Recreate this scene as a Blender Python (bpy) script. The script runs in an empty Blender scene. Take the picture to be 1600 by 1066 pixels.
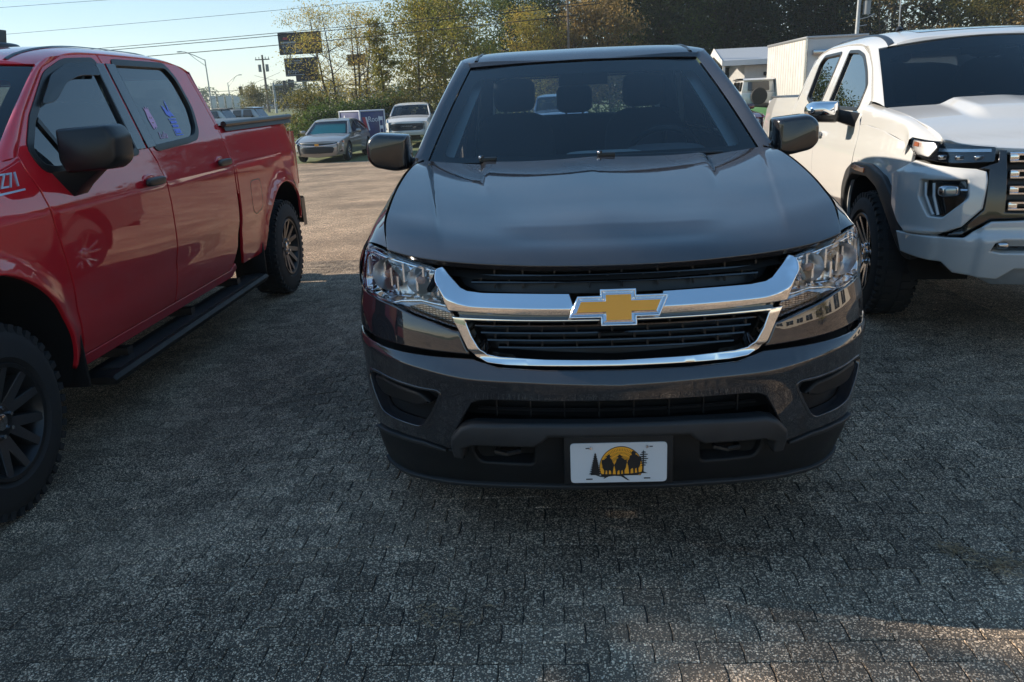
import bpy, bmesh, math, random
import numpy as np
from math import sin, cos, pi, radians, sqrt, hypot, exp, atan2, ceil, tan
from bisect import bisect_right
from mathutils import Vector, Matrix
from mathutils.geometry import delaunay_2d_cdt

SC = bpy.context.scene
COL = SC.collection
random.seed(7)

# ------------------------------------------------------------------ camera
CAM_P = (1230.0, radians(17.2037), radians(-2.6795), radians(3.32))
CAM_O = Vector((-.1875, -2.2779, 1.5206))
def cam_axes():
    f, th, ro, ps = CAM_P
    fw = Vector((-sin(ps)*cos(th), cos(ps)*cos(th), -sin(th)))
    r = Vector((cos(ps), sin(ps), 0)); u = r.cross(fw)
    return cos(ro)*r + sin(ro)*u, -sin(ro)*r + cos(ro)*u, fw
CR, CU, CF = cam_axes()
cam_d = bpy.data.cameras.new('camera')
cam = bpy.data.objects.new('camera', cam_d); COL.objects.link(cam)
cam_d.sensor_width = 36; cam_d.lens = 36*CAM_P[0]/1600
cam_d.clip_start = .05; cam_d.clip_end = 3000
cam.matrix_world = Matrix(((CR.x, CU.x, -CF.x, CAM_O.x), (CR.y, CU.y, -CF.y, CAM_O.y), (CR.z, CU.z, -CF.z, CAM_O.z), (0, 0, 0, 1)))
SC.camera = cam

# ------------------------------------------------------------------ sky and sun
SUN_EL, SUN_BACK = radians(28), radians(13)
SUN_DIR = Vector((-cos(SUN_EL)*cos(SUN_BACK), cos(SUN_EL)*sin(SUN_BACK), sin(SUN_EL)))
world = bpy.data.worlds.new('World'); SC.world = world; world.use_nodes = True
wn = world.node_tree; wn.nodes.clear()
sky = wn.nodes.new('ShaderNodeTexSky'); sky.sky_type = 'NISHITA'; sky.sun_disc = False
sky.sun_elevation = SUN_EL; sky.sun_rotation = atan2(SUN_DIR.x, SUN_DIR.y)
sky.air_density = 1.0; sky.dust_density = .0; sky.ozone_density = 2.5; sky.altitude = 100
bg = wn.nodes.new('ShaderNodeBackground'); bg.inputs[1].default_value = .15
wo = wn.nodes.new('ShaderNodeOutputWorld')
gm = wn.nodes.new('ShaderNodeGamma'); gm.inputs[1].default_value = .50; wn.links.new(sky.outputs[0], gm.inputs[0])
hs = wn.nodes.new('ShaderNodeHueSaturation'); hs.inputs['Saturation'].default_value = 1.6; hs.inputs['Value'].default_value = 1.2
wn.links.new(gm.outputs[0], hs.inputs['Color']); wn.links.new(hs.outputs[0], bg.inputs[0]); wn.links.new(bg.outputs[0], wo.inputs[0])
sun_d = bpy.data.lights.new('sun', 'SUN'); sun_d.energy = 4.0; sun_d.angle = radians(.55); sun_d.color = (1.0, .87, .70)
sun = bpy.data.objects.new('sun', sun_d); COL.objects.link(sun)
sun.rotation_euler = (-SUN_DIR).to_track_quat('-Z', 'Y').to_euler()
sun.location = (-30, 8, 30)
SC.view_settings.view_transform = 'Standard'; SC.view_settings.look = 'None'
SC.view_settings.gamma = 1; SC.view_settings.use_curve_mapping = False
SC.view_settings.exposure = 1.08
SC.cycles.volume_bounces = 0; SC.cycles.max_bounces = 8; SC.cycles.transparent_max_bounces = 16; SC.cycles.transmission_bounces = 6
SC.cycles.glossy_bounces = 5; SC.cycles.diffuse_bounces = 3
SC.cycles.caustics_reflective = False; SC.cycles.caustics_refractive = False
SC.cycles.sample_clamp_indirect = 6
# ------------------------------------------------------------------ materials
def new_mat(name):
    m = bpy.data.materials.new(name); m.use_nodes = True
    nt = m.node_tree; nt.nodes.clear()
    out = nt.nodes.new('ShaderNodeOutputMaterial')
    return m, nt, out
def N(nt, typ, **kw):
    n = nt.nodes.new(typ)
    for k, v in kw.items():
        if k.startswith('i_'):
            k = k[2:]; n.inputs[int(k) if k.isdigit() else k.replace('_', ' ')].default_value = v
        else: setattr(n, k, v)
    return n
def ramp(nt, stops, interp='LINEAR'):
    r = nt.nodes.new('ShaderNodeValToRGB'); cr = r.color_ramp; cr.interpolation = interp
    while len(cr.elements) < len(stops): cr.elements.new(.5)
    for e, (p, c) in zip(cr.elements, stops):
        e.position = p; e.color = (*c, 1) if len(c) == 3 else c
    return r
def pbr(name, col, rough=.5, metal=0., coat=0., coat_rough=.03, var=0., vscale=8., bump=0., bscale=200., spec=.5, emit=None, estr=0., flake=False, coord='Object'):
    m, nt, out = new_mat(name)
    b = N(nt, 'ShaderNodeBsdfPrincipled'); L = nt.links.new
    b.inputs['Base Color'].default_value = (*col, 1); b.inputs['Roughness'].default_value = rough
    b.inputs['Metallic'].default_value = metal; b.inputs['Coat Weight'].default_value = coat
    b.inputs['Coat Roughness'].default_value = coat_rough
    b.inputs['Specular IOR Level'].default_value = spec
    if emit: b.inputs['Emission Color'].default_value = (*emit, 1); b.inputs['Emission Strength'].default_value = estr
    tc = N(nt, 'ShaderNodeTexCoord')
    if var:
        no = N(nt, 'ShaderNodeTexNoise', i_Scale=vscale, i_Detail=6., i_Roughness=.6)
        L(tc.outputs[coord], no.inputs['Vector'])
        r = ramp(nt, [(.25, tuple(c*(1-var) for c in col)), (.75, tuple(min(1, c*(1+var)) for c in col))])
        L(no.outputs[0], r.inputs[0]); L(r.outputs[0], b.inputs['Base Color'])
        r2 = N(nt, 'ShaderNodeMapRange', i_1=.3, i_2=.7, i_3=max(0, rough-.08), i_4=min(1, rough+.08))
        L(no.outputs[0], r2.inputs[0]); L(r2.outputs[0], b.inputs['Roughness'])
    if bump:
        n2 = N(nt, 'ShaderNodeTexNoise', i_Scale=bscale, i_Detail=3.)
        L(tc.outputs[coord], n2.inputs['Vector'])
        bp = N(nt, 'ShaderNodeBump', i_Strength=bump, i_Distance=.002)
        L(n2.outputs[0], bp.inputs['Height']); L(bp.outputs[0], b.inputs['Normal'])
    L(b.outputs[0], out.inputs[0])
    return m
def paint(name, col, metal=.0, dust=.0, rough=.4):
    """clear-coated car paint with faint orange peel and road dust"""
    m, nt, out = new_mat(name); L = nt.links.new
    b = N(nt, 'ShaderNodeBsdfPrincipled')
    tc = N(nt, 'ShaderNodeTexCoord')
    no = N(nt, 'ShaderNodeTexNoise', i_Scale=3.2, i_Detail=8., i_Roughness=.65); L(tc.outputs['Object'], no.inputs['Vector'])
    sp = N(nt, 'ShaderNodeTexVoronoi', i_Scale=55.); L(tc.outputs['Object'], sp.inputs['Vector'])
    spk = N(nt, 'ShaderNodeMapRange', i_1=.03, i_2=.06, i_3=.35, i_4=0.); L(sp.outputs['Distance'], spk.inputs[0])
    dr = N(nt, 'ShaderNodeMapRange', i_1=.42, i_2=.75, i_3=0., i_4=dust); L(no.outputs[0], dr.inputs[0])
    gate = N(nt, 'ShaderNodeMath', operation='MULTIPLY'); L(spk.outputs[0], gate.inputs[0]); L(dr.outputs[0], gate.inputs[1])
    ad = N(nt, 'ShaderNodeMath', operation='ADD'); L(gate.outputs[0], ad.inputs[0]); L(dr.outputs[0], ad.inputs[1])
    mx = N(nt, 'ShaderNodeMixRGB'); mx.inputs[1].default_value = (*col, 1); mx.inputs[2].default_value = (.30, .27, .24, 1)
    L(ad.outputs[0], mx.inputs[0]); L(mx.outputs[0], b.inputs['Base Color'])
    b.inputs['Metallic'].default_value = metal; b.inputs['Roughness'].default_value = rough
    b.inputs['Coat Weight'].default_value = 1.0; b.inputs['Coat IOR'].default_value = 1.9; b.inputs['Specular IOR Level'].default_value = .06
    cr = N(nt, 'ShaderNodeMapRange', i_1=.3, i_2=.8, i_3=.004, i_4=.012+dust*.2); L(no.outputs[0], cr.inputs[0]); L(cr.outputs[0], b.inputs['Coat Roughness'])
    op = N(nt, 'ShaderNodeTexNoise', i_Scale=90., i_Detail=2.); L(tc.outputs['Object'], op.inputs['Vector'])
    bp = N(nt, 'ShaderNodeBump', i_Strength=.012, i_Distance=.002); L(op.outputs[0], bp.inputs['Height'])
    L(bp.outputs[0], b.inputs['Coat Normal'])
    L(b.outputs[0], out.inputs[0])
    return m
def glass(name, tint, rough=0., ior=1.5, extra=0.):
    m, nt, out = new_mat(name); L = nt.links.new
    t = N(nt, 'ShaderNodeBsdfTransparent'); t.inputs[0].default_value = (*tint, 1)
    g = N(nt, 'ShaderNodeBsdfGlossy', i_Roughness=rough); g.inputs[0].default_value = (1, 1, 1, 1)
    f = N(nt, 'ShaderNodeFresnel', i_IOR=ior)
    a = N(nt, 'ShaderNodeMath', operation='ADD'); a.inputs[1].default_value = extra; L(f.outputs[0], a.inputs[0])
    mx = N(nt, 'ShaderNodeMixShader'); L(a.outputs[0], mx.inputs[0]); L(t.outputs[0], mx.inputs[1]); L(g.outputs[0], mx.inputs[2])
    L(mx.outputs[0], out.inputs[0])
    return m
M = {}
M['grey_paint'] = paint('grey_paint', (.021, .0205, .024), metal=0., dust=.04, rough=.55)
M['red_paint'] = paint('red_paint', (.68, .012, .024), metal=0., dust=.05)
M['white_paint'] = paint('white_paint', (.53, .53, .52), dust=.05)
M['silver_paint'] = paint('silver_paint', (.26, .24, .215), metal=.5, dust=.06)
M['maroon_paint'] = paint('maroon_paint', (.10, .006, .014), metal=.2, dust=.08)
M['pale_paint'] = paint('pale_paint', (.42, .45, .47), metal=.1, dust=.1)
M['blue_paint'] = paint('blue_paint', (.05, .09, .16), metal=.2, dust=.1)
M['chrome'] = pbr('chrome', (.82, .83, .85), rough=.04, metal=1.)
M['dull_chrome'] = pbr('dull_chrome', (.5, .5, .52), rough=.14, metal=1.)
M['reflector'] = pbr('reflector', (.92, .92, .93), rough=.30, metal=1., bump=.25, bscale=60)
M['gold'] = pbr('gold', (.95, .40, .02), rough=.45, coat=.5)
M['black_plastic'] = pbr('black_plastic', (.011, .0115, .0125), rough=.5, spec=.3, bump=.25, bscale=600, var=.25, vscale=6)
M['grey_plastic'] = pbr('grey_plastic', (.028, .029, .031), rough=.5, spec=.35, bump=.3, bscale=500, var=.2, vscale=6)
M['gloss_black'] = pbr('gloss_black', (.006, .006, .007), rough=.12, coat=1.)
M['satin_black'] = pbr('satin_black', (.012, .012, .013), rough=.35)
M['deep_black'] = pbr('deep_black', (.004, .004, .004), rough=.9)
M['rubber'] = pbr('rubber', (.016, .016, .017), rough=.8, var=.35, vscale=14, bump=.4, bscale=120)
M['dark_rim'] = pbr('dark_rim', (.035, .036, .038), rough=.35, metal=.6)
M['machined'] = pbr('machined', (.55, .56, .58), rough=.22, metal=1.)
M['disc'] = pbr('disc', (.25, .24, .23), rough=.4, metal=1.)
M['interior'] = pbr('interior', (.11, .115, .12), rough=.75, var=.2, vscale=20)
M['seat_cloth'] = pbr('seat_cloth', (.14, .145, .155), rough=.9, bump=.3, bscale=300)
M['trim_grey'] = pbr('trim_grey', (.42, .45, .44), rough=.8)
M['ws_glass'] = glass('windshield_glass', (.78, .85, .87), ior=1.45)
M['side_glass'] = glass('side_glass', (.14, .17, .20), ior=1.75, extra=.05)
M['tint_glass'] = glass('tint_glass', (.10, .115, .12), ior=1.55)
M['lens'] = glass('lens_glass', (.93, .94, .95), ior=1.45)
M['teal_glass'] = glass('teal_glass', (.15, .30, .30), ior=1.6, extra=.12)
M['shade_foil'] = pbr('shade_foil', (.10, .75, .58), rough=.5)
M['amber'] = pbr('amber', (.75, .12, .02), rough=.25, coat=.8)
M['red_lens'] = pbr('red_lens', (.35, .01, .01), rough=.2, coat=1.)
M['plate_white'] = pbr('plate_white', (.62, .63, .64), rough=.4, coat=.3)
M['print_black'] = pbr('print_black', (.010, .010, .011), rough=.5)
M['print_line'] = pbr('print_line', (.16, .07, .012), rough=.5)
M['sticker_pink'] = pbr('sticker_pink', (.75, .42, .62), rough=.5)
M['sticker_blue'] = pbr('sticker_blue', (.22, .28, .85), rough=.5)
M['decal_silver'] = pbr('decal_silver', (.55, .68, .85), rough=.3, metal=.3)
M['tonneau'] = pbr('tonneau', (.045, .048, .05), rough=.42, bump=.15, bscale=400)
M['steel'] = pbr('steel', (.40, .41, .42), rough=.45, metal=.8)
M['galv'] = pbr('galvanised', (.33, .35, .36), rough=.5, metal=.6, var=.2)
M['wood_pole'] = pbr('wood_pole', (.13, .105, .085), rough=.9, var=.4, vscale=30, bump=.6, bscale=60)
M['wire'] = pbr('wire', (.012, .012, .013), rough=.6)

# ------------------------------------------------------------------ objects and tags
def tag(o, label=None, cat=None, group=None, kind=None):
    if label: o['label'] = label
    if cat: o['category'] = cat
    if group: o['group'] = group
    if kind: o['kind'] = kind
    return o
def thing(name, label, cat, loc=(0, 0, 0), rotz=0., group=None):
    o = bpy.data.objects.new(name, None); COL.objects.link(o)
    o.empty_display_size = .2
    o.location = loc; o.rotation_euler = (0, 0, rotz)
    return tag(o, label, cat, group)
def link(name, me, parent=None):
    o = bpy.data.objects.new(name, me); COL.objects.link(o)
    if parent: o.parent = parent
    return o
def copy_tree(o, parent=None):
    c = o.copy(); COL.objects.link(c); c.parent = parent
    for ch in list(o.children): copy_tree(ch, c)
    return c

class Spl:
    """smooth monotone-ish Hermite spline"""
    def __init__(s, pts):
        s.x = [p[0] for p in pts]; s.y = [p[1] for p in pts]; n = len(pts)
        d = [(s.y[i+1]-s.y[i])/(s.x[i+1]-s.x[i]) for i in range(n-1)]
        m = [0.]*n
        for i in range(n):
            if i == 0: m[i] = d[0]
            elif i == n-1: m[i] = d[-1]
            else:
                h0 = s.x[i]-s.x[i-1]; h1 = s.x[i+1]-s.x[i]
                m[i] = (d[i-1]*h1 + d[i]*h0)/(h0+h1)
                if d[i-1]*d[i] <= 0: m[i] *= .25
                else:
                    lim = 3*min(abs(d[i-1]), abs(d[i])); m[i] = max(-lim, min(lim, m[i]))
        s.m = m
    def __call__(s, t):
        x = s.x
        if t <= x[0]: return s.y[0]+(t-x[0])*s.m[0]
        if t >= x[-1]: return s.y[-1]+(t-x[-1])*s.m[-1]
        i = bisect_right(x, t)-1; h = x[i+1]-x[i]; u = (t-x[i])/h
        a = u*u; b = a*u
        return (2*b-3*a+1)*s.y[i]+(b-2*a+u)*h*s.m[i]+(3*a-2*b)*s.y[i+1]+(b-a)*h*s.m[i+1]
def sstep(a, b, x):
    t = max(0., min(1., (x-a)/(b-a))); return t*t*(3-2*t)
def lerp(a, b, t): return a+(b-a)*t

class MB:
    def __init__(s): s.v = []; s.f = []
    def add(s, V, F):
        b = len(s.v); s.v += [tuple(p) for p in V]; s.f += [tuple(b+i for i in f) for f in F]; return s
    def box(s, c, d, rot=None):
        x, y, z = [k/2 for k in d]
        P = [Vector((i*x, j*y, k*z)) for k in (-1, 1) for j in (-1, 1) for i in (-1, 1)]
        if rot is not None: P = [rot @ p for p in P]
        c = Vector(c)
        return s.add([p+c for p in P], [(0, 2, 3, 1), (4, 5, 7, 6), (0, 1, 5, 4), (2, 6, 7, 3), (0, 4, 6, 2), (1, 3, 7, 5)])
    def hexa(s, P):
        """8 corners, bottom 4 ccw then top 4 ccw"""
        return s.add(P, [(3, 2, 1, 0), (4, 5, 6, 7), (0, 1, 5, 4), (1, 2, 6, 5), (2, 3, 7, 6), (3, 0, 4, 7)])
    def cyl(s, p0, p1, r0, r1=None, n=12, caps=True):
        p0 = Vector(p0); p1 = Vector(p1); r1 = r0 if r1 is None else r1
        d = (p1-p0).normalized(); a = d.orthogonal().normalized(); b = d.cross(a)
        V = []
        for p, r in ((p0, r0), (p1, r1)):
            V += [p+(a*cos(2*pi*i/n)+b*sin(2*pi*i/n))*r for i in range(n)]
        F = [(i, (i+1) % n, n+(i+1) % n, n+i) for i in range(n)]
        if caps: F += [tuple(range(n-1, -1, -1)), tuple(range(n, 2*n))]
        return s.add(V, F)
    def tube(s, pts, r, n=8, caps=True):
        pts = [Vector(p) for p in pts]; R = r if hasattr(r, '__len__') else [r]*len(pts)
        V = []; a = None
        for i, p in enumerate(pts):
            d = (pts[min(i+1, len(pts)-1)]-pts[max(i-1, 0)]).normalized()
            a = d.orthogonal().normalized() if a is None else (a-d*a.dot(d)).normalized()
            b = d.cross(a)
            V += [p+(a*cos(2*pi*k/n)+b*sin(2*pi*k/n))*R[i] for k in range(n)]
        F = [(i*n+k, i*n+(k+1) % n, (i+1)*n+(k+1) % n, (i+1)*n+k) for i in range(len(pts)-1) for k in range(n)]
        if caps: F += [tuple(range(n-1, -1, -1)), tuple(range((len(pts)-1)*n, len(pts)*n))]
        return s.add(V, F)
    def lathe(s, prof, o=(0, 0, 0), n=48, axis=0):
        V = []
        for k in range(n):
            c, q = cos(2*pi*k/n), sin(2*pi*k/n)
            for x, r in prof:
                p = (x, r*c, r*q) if axis == 0 else ((r*c, x, r*q) if axis == 1 else (r*c, r*q, x))
                V.append((p[0]+o[0], p[1]+o[1], p[2]+o[2]))
        m = len(prof)
        F = [(k*m+j, k*m+j+1, ((k+1) % n)*m+j+1, ((k+1) % n)*m+j) for k in range(n) for j in range(m-1)]
        return s.add(V, F)
    def se(s, c, r, e=.5, e2=None, n=20, m=12, rot=None):
        """super-ellipsoid: rounded box shape"""
        e2 = e if e2 is None else e2
        pw = lambda x, k: math.copysign(abs(x)**k, x)
        V = []; c = Vector(c)
        for j in range(m+1):
            ph = -pi/2+pi*j/m
            for i in range(n):
                th = 2*pi*i/n
                p = Vector((r[0]*pw(cos(ph), e)*pw(cos(th), e2), r[1]*pw(cos(ph), e)*pw(sin(th), e2), r[2]*pw(sin(ph), e)))
                if rot is not None: p = rot @ p
                V.append(p+c)
        F = [(j*n+i, j*n+(i+1) % n, (j+1)*n+(i+1) % n, (j+1)*n+i) for j in range(m) for i in range(n)]
        return s.add(V, F)
    def loft(s, rows, closed=False):
        m = len(rows[0]); V = [p for r in rows for p in r]
        F = []
        for i in range(len(rows)-1):
            for j in range(m if closed else m-1):
                F.append((i*m+j, i*m+(j+1) % m, (i+1)*m+(j+1) % m, (i+1)*m+j))
        return s.add(V, F)
    def prism(s, poly, vec):
        n = len(poly); vec = Vector(vec); A = [Vector(p) for p in poly]
        return s.add(A+[p+vec for p in A], [tuple(range(n-1, -1, -1)), tuple(range(n, 2*n))]+[(i, (i+1) % n, n+(i+1) % n, n+i) for i in range(n)])
    def mesh(s, name, mat, bevel=0., seg=2, smooth=38., recalc=True):
        bm = bmesh.new()
        vs = [bm.verts.new(p) for p in s.v]
        for f in s.f:
            if len(set(f)) < 3: continue
            try: bm.faces.new([vs[i] for i in f])
            except ValueError: pass
        bmesh.ops.remove_doubles(bm, verts=bm.verts, dist=1e-6)
        if recalc: bmesh.ops.recalc_face_normals(bm, faces=bm.faces)
        if bevel:
            ed = [e for e in bm.edges if len(e.link_faces) == 2 and e.calc_face_angle(0) > radians(30)]
            bmesh.ops.bevel(bm, geom=ed, offset=bevel, segments=seg, affect='EDGES', profile=.5, clamp_overlap=True)
        me = bpy.data.meshes.new(name); bm.to_mesh(me); bm.free()
        if smooth:
            me.polygons.foreach_set('use_smooth', [True]*len(me.polygons))
            me.set_sharp_from_angle(angle=radians(smooth))
        if mat: me.materials.append(mat if not isinstance(mat, str) else M[mat])
        return me
    def build(s, name, mat, parent=None, **kw):
        return link(name, s.mesh(name, mat, **kw), parent)

# ------------------------------------------------------------------ sheet-metal panels
def area2(p): return sum(p[i][0]*p[(i+1) % len(p)][1]-p[(i+1) % len(p)][0]*p[i][1] for i in range(len(p)))
def densify(poly, step, closed=True):
    out = []; n = len(poly)
    for i in range(n if closed else n-1):
        a, b = poly[i], poly[(i+1) % n]
        k = max(1, int(ceil(hypot(b[0]-a[0], b[1]-a[1])/step)))
        out += [(a[0]+(b[0]-a[0])*j/k, a[1]+(b[1]-a[1])*j/k) for j in range(k)]
    if not closed: out.append(poly[-1])
    return out
def rnd(poly, r, n=4):
    """round the corners of a polygon"""
    out = []; m = len(poly)
    for i in range(m):
        p0, p, p1 = poly[i-1], poly[i], poly[(i+1) % m]
        rr = r[i] if hasattr(r, '__len__') else r
        l0 = hypot(p0[0]-p[0], p0[1]-p[1]); l1 = hypot(p1[0]-p[0], p1[1]-p[1])
        d = min(rr, l0*.45, l1*.45)
        if d < 1e-4: out.append(p); continue
        a = (p[0]+(p0[0]-p[0])*d/l0, p[1]+(p0[1]-p[1])*d/l0); b = (p[0]+(p1[0]-p[0])*d/l1, p[1]+(p1[1]-p[1])*d/l1)
        for k in range(n+1):
            t = k/n; out.append(((1-t)**2*a[0]+2*t*(1-t)*p[0]+t*t*b[0], (1-t)**2*a[1]+2*t*(1-t)*p[1]+t*t*b[1]))
    return out
def offset_loop(l, r):
    n = len(l); out = []
    for i in range(n):
        ax, ay = l[i][0]-l[i-1][0], l[i][1]-l[i-1][1]; bx, by = l[(i+1) % n][0]-l[i][0], l[(i+1) % n][1]-l[i][1]
        la = hypot(ax, ay) or 1e-9; lb = hypot(bx, by) or 1e-9
        nx, ny = -ay/la-by/lb, ax/la+bx/lb; q = hypot(nx, ny)
        if q < 1e-6: nx, ny, q = -ay/la, ax/la, 1
        nx /= q; ny /= q
        k = 1/max(.5, nx*(-ay/la)+ny*(ax/la))
        out.append((l[i][0]+nx*r*k, l[i][1]+ny*r*k))
    return out
def inside(pts, loops):
    P = np.asarray(pts, float)
    if len(P) == 0: return np.zeros(0, bool)
    res = np.zeros(len(P), bool)
    for l in loops:
        A = np.asarray(l, float); B = np.roll(A, -1, 0)
        for (ax, ay), (bx, by) in zip(A, B):
            if ay == by: continue
            c = (ay > P[:, 1]) != (by > P[:, 1])
            res ^= c & (P[:, 0] < (bx-ax)*(P[:, 1]-ay)/(by-ay)+ax)
    return res
def arc(c, r, a0, a1, n):
    return [(c[0]+r*cos(radians(a0+(a1-a0)*i/n)), c[1]+r*sin(radians(a0+(a1-a0)*i/n))) for i in range(n+1)]
def off(F, d):
    """surface shifted along its own normal by d (number or function)"""
    h = .004
    def G(a, b):
        n = (F(a+h, b)-F(a-h, b)).cross(F(a, b+h)-F(a, b-h))
        if n.length > 1e-12: n.normalize()
        return F(a, b)+n*(d(a, b) if callable(d) else d)
    return G
def mirx(F): return lambda a, b: Vector((-F(a, b).x, F(a, b).y, F(a, b).z))
def sheet(name, outer, F, mat, parent=None, holes=(), cell=.05, r=.004, th=.014, out=(0, -1, 0), lines=(), step=None, as_mesh=False):
    out = Vector(out); step = step or max(.012, cell*.6)
    loops = []
    for i, l in enumerate([outer]+list(holes)):
        l = densify(l, step)
        l = [p for k, p in enumerate(l) if hypot(p[0]-l[k-1][0], p[1]-l[k-1][1]) > 1e-5]
        if (area2(l) > 0) != (i == 0): l = l[::-1]
        loops.append(l)
    ins = [offset_loop(l, r) for l in loops] if r else loops
    pts = []; edges = []
    for l in ins:
        b = len(pts); pts += l; edges += [(b+i, b+(i+1) % len(l)) for i in range(len(l))]
    xs = [p[0] for p in ins[0]]; ys = [p[1] for p in ins[0]]
    gx = np.arange(min(xs)+cell*.5, max(xs), cell); gy = np.arange(min(ys)+cell*.5, max(ys), cell)
    if len(gx) and len(gy):
        G = np.array([(x, y) for x in gx for y in gy]); G = G[inside(G, ins)]
        if len(G):
            bp = np.array(pts); keep = np.ones(len(G), bool)
            for k in range(0, len(G), 400):
                d = ((G[k:k+400, None, :]-bp[None])**2).sum(-1).min(1); keep[k:k+400] = d > (cell*.35)**2
            pts += [tuple(p) for p in G[keep]]
    for ln in lines:
        d = densify(ln, step, False); ok = inside(d, ins); b = len(pts); prev = None
        for p, o in zip(d, ok):
            if o:
                pts.append(p)
                if prev is not None: edges.append((prev, len(pts)-1))
                prev = len(pts)-1
            else: prev = None
    res = delaunay_2d_cdt([Vector(p) for p in pts], edges, [], 0, 1e-7, False)
    V2 = [(p[0], p[1]) for p in res[0]]; T = [t for t in res[2]]
    cen = [(sum(V2[i][0] for i in t)/3, sum(V2[i][1] for i in t)/3) for t in T]
    T = [t for t, k in zip(T, inside(cen, ins)) if k]
    h = .004
    def nrm(a, b):
        n = (F(a+h, b)-F(a-h, b)).cross(F(a, b+h)-F(a, b-h)); return n.normalized() if n.length > 1e-14 else Vector(out)
    mid = V2[T[len(T)//2][0]]
    sg = 1 if nrm(*mid).dot(out) > 0 else -1
    verts = []; nors = []; faces = []
    for p in V2: verts.append(F(*p)); nors.append(nrm(*p)*sg)
    for t in T: faces.append(tuple(t) if sg > 0 else tuple(t)[::-1])
    if th:
        for l, q in zip(loops, ins):
            n = len(l); b = len(verts)
            rings = 4 if r else 2
            for a, c in zip(l, q):
                pi_ = F(*c); po = F(*a); nn = nrm(*c)*sg
                o = po-pi_
                if o.length < 1e-9: o = Vector((0, 0, 1))
                o = o-nn*o.dot(nn); o.normalize()
                if r:
                    verts += [pi_, pi_.lerp(po, .72)-nn*r*.28, po-nn*r, po-nn*(r+th)]
                    nors += [nn, (nn+o).normalized(), o, o]
                else:
                    verts += [po, po-nn*th]; nors += [nn, nn]
            for i in range(n):
                j = (i+1) % n
                for k in range(rings-1):
                    fc = (b+i*rings+k, b+i*rings+k+1, b+j*rings+k+1, b+j*rings+k)
                    faces.append(fc if sg > 0 else fc[::-1])
    me = bpy.data.meshes.new(name); me.from_pydata(verts, [], faces); me.update()
    me.polygons.foreach_set('use_smooth', [True]*len(me.polygons))
    me.normals_split_custom_set_from_vertices([tuple(n) for n in nors])
    me.materials.append(M[mat] if isinstance(mat, str) else mat)
    return me if as_mesh else link(name, me, parent)
def sym(half): return list(half)+[(-a, b) for a, b in reversed(half) if abs(a) > 1e-6]

def puff(poly, depth, F, steps=((0, 1.), (.35, .985), (.7, .93), (.9, .82), (1., .62))):
    """pillow-shaped solid over a rounded polygon; F maps (a, b, d) to 3d"""
    cx = sum(p[0] for p in poly)/len(poly); cy = sum(p[1] for p in poly)/len(poly)
    rows = [[F(cx+(a-cx)*k, cy+(b-cy)*k, depth*d) for a, b in poly] for d, k in steps]
    m = MB(); m.loft(rows, closed=True); n = len(poly)
    m.f.append(tuple(len(m.v)-n+i for i in range(n)))
    m.f.append(tuple(range(n-1, -1, -1)))
    return m

DG = None
def text_mesh(name, txt, size, mat, parent, mw, ext=.001, shear=0., space=1.):
    cu = bpy.data.curves.new(name, 'FONT'); cu.body = txt; cu.size = size; cu.extrude = ext; cu.shear = shear
    cu.resolution_u = 3; cu.space_character = space; cu.align_x = 'CENTER'; cu.align_y = 'CENTER'
    o = bpy.data.objects.new(name, cu); COL.objects.link(o)
    dg = bpy.context.evaluated_depsgraph_get()
    me = bpy.data.meshes.new_from_object(o.evaluated_get(dg))
    bpy.data.objects.remove(o); bpy.data.curves.remove(cu)
    me.materials.clear(); me.materials.append(M[mat]); me.transform(mw); me.name = name
    return link(name, me, parent)
def frame_mat(o, ax, ay):
    ax = Vector(ax).normalized(); ay = Vector(ay).normalized(); az = ax.cross(ay)
    return Matrix(((ax.x, ay.x, az.x, o[0]), (ax.y, ay.y, az.y, o[1]), (ax.z, ay.z, az.z, o[2]), (0, 0, 0, 1)))
def at(u, v, Y):
    """world point seen at photo pixel (u, v) at world depth y = Y"""
    d = CF+CR*((u-800)/CAM_P[0])-CU*((v-533)/CAM_P[0])
    return CAM_O+d*((Y-CAM_O.y)/d.y)
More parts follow.
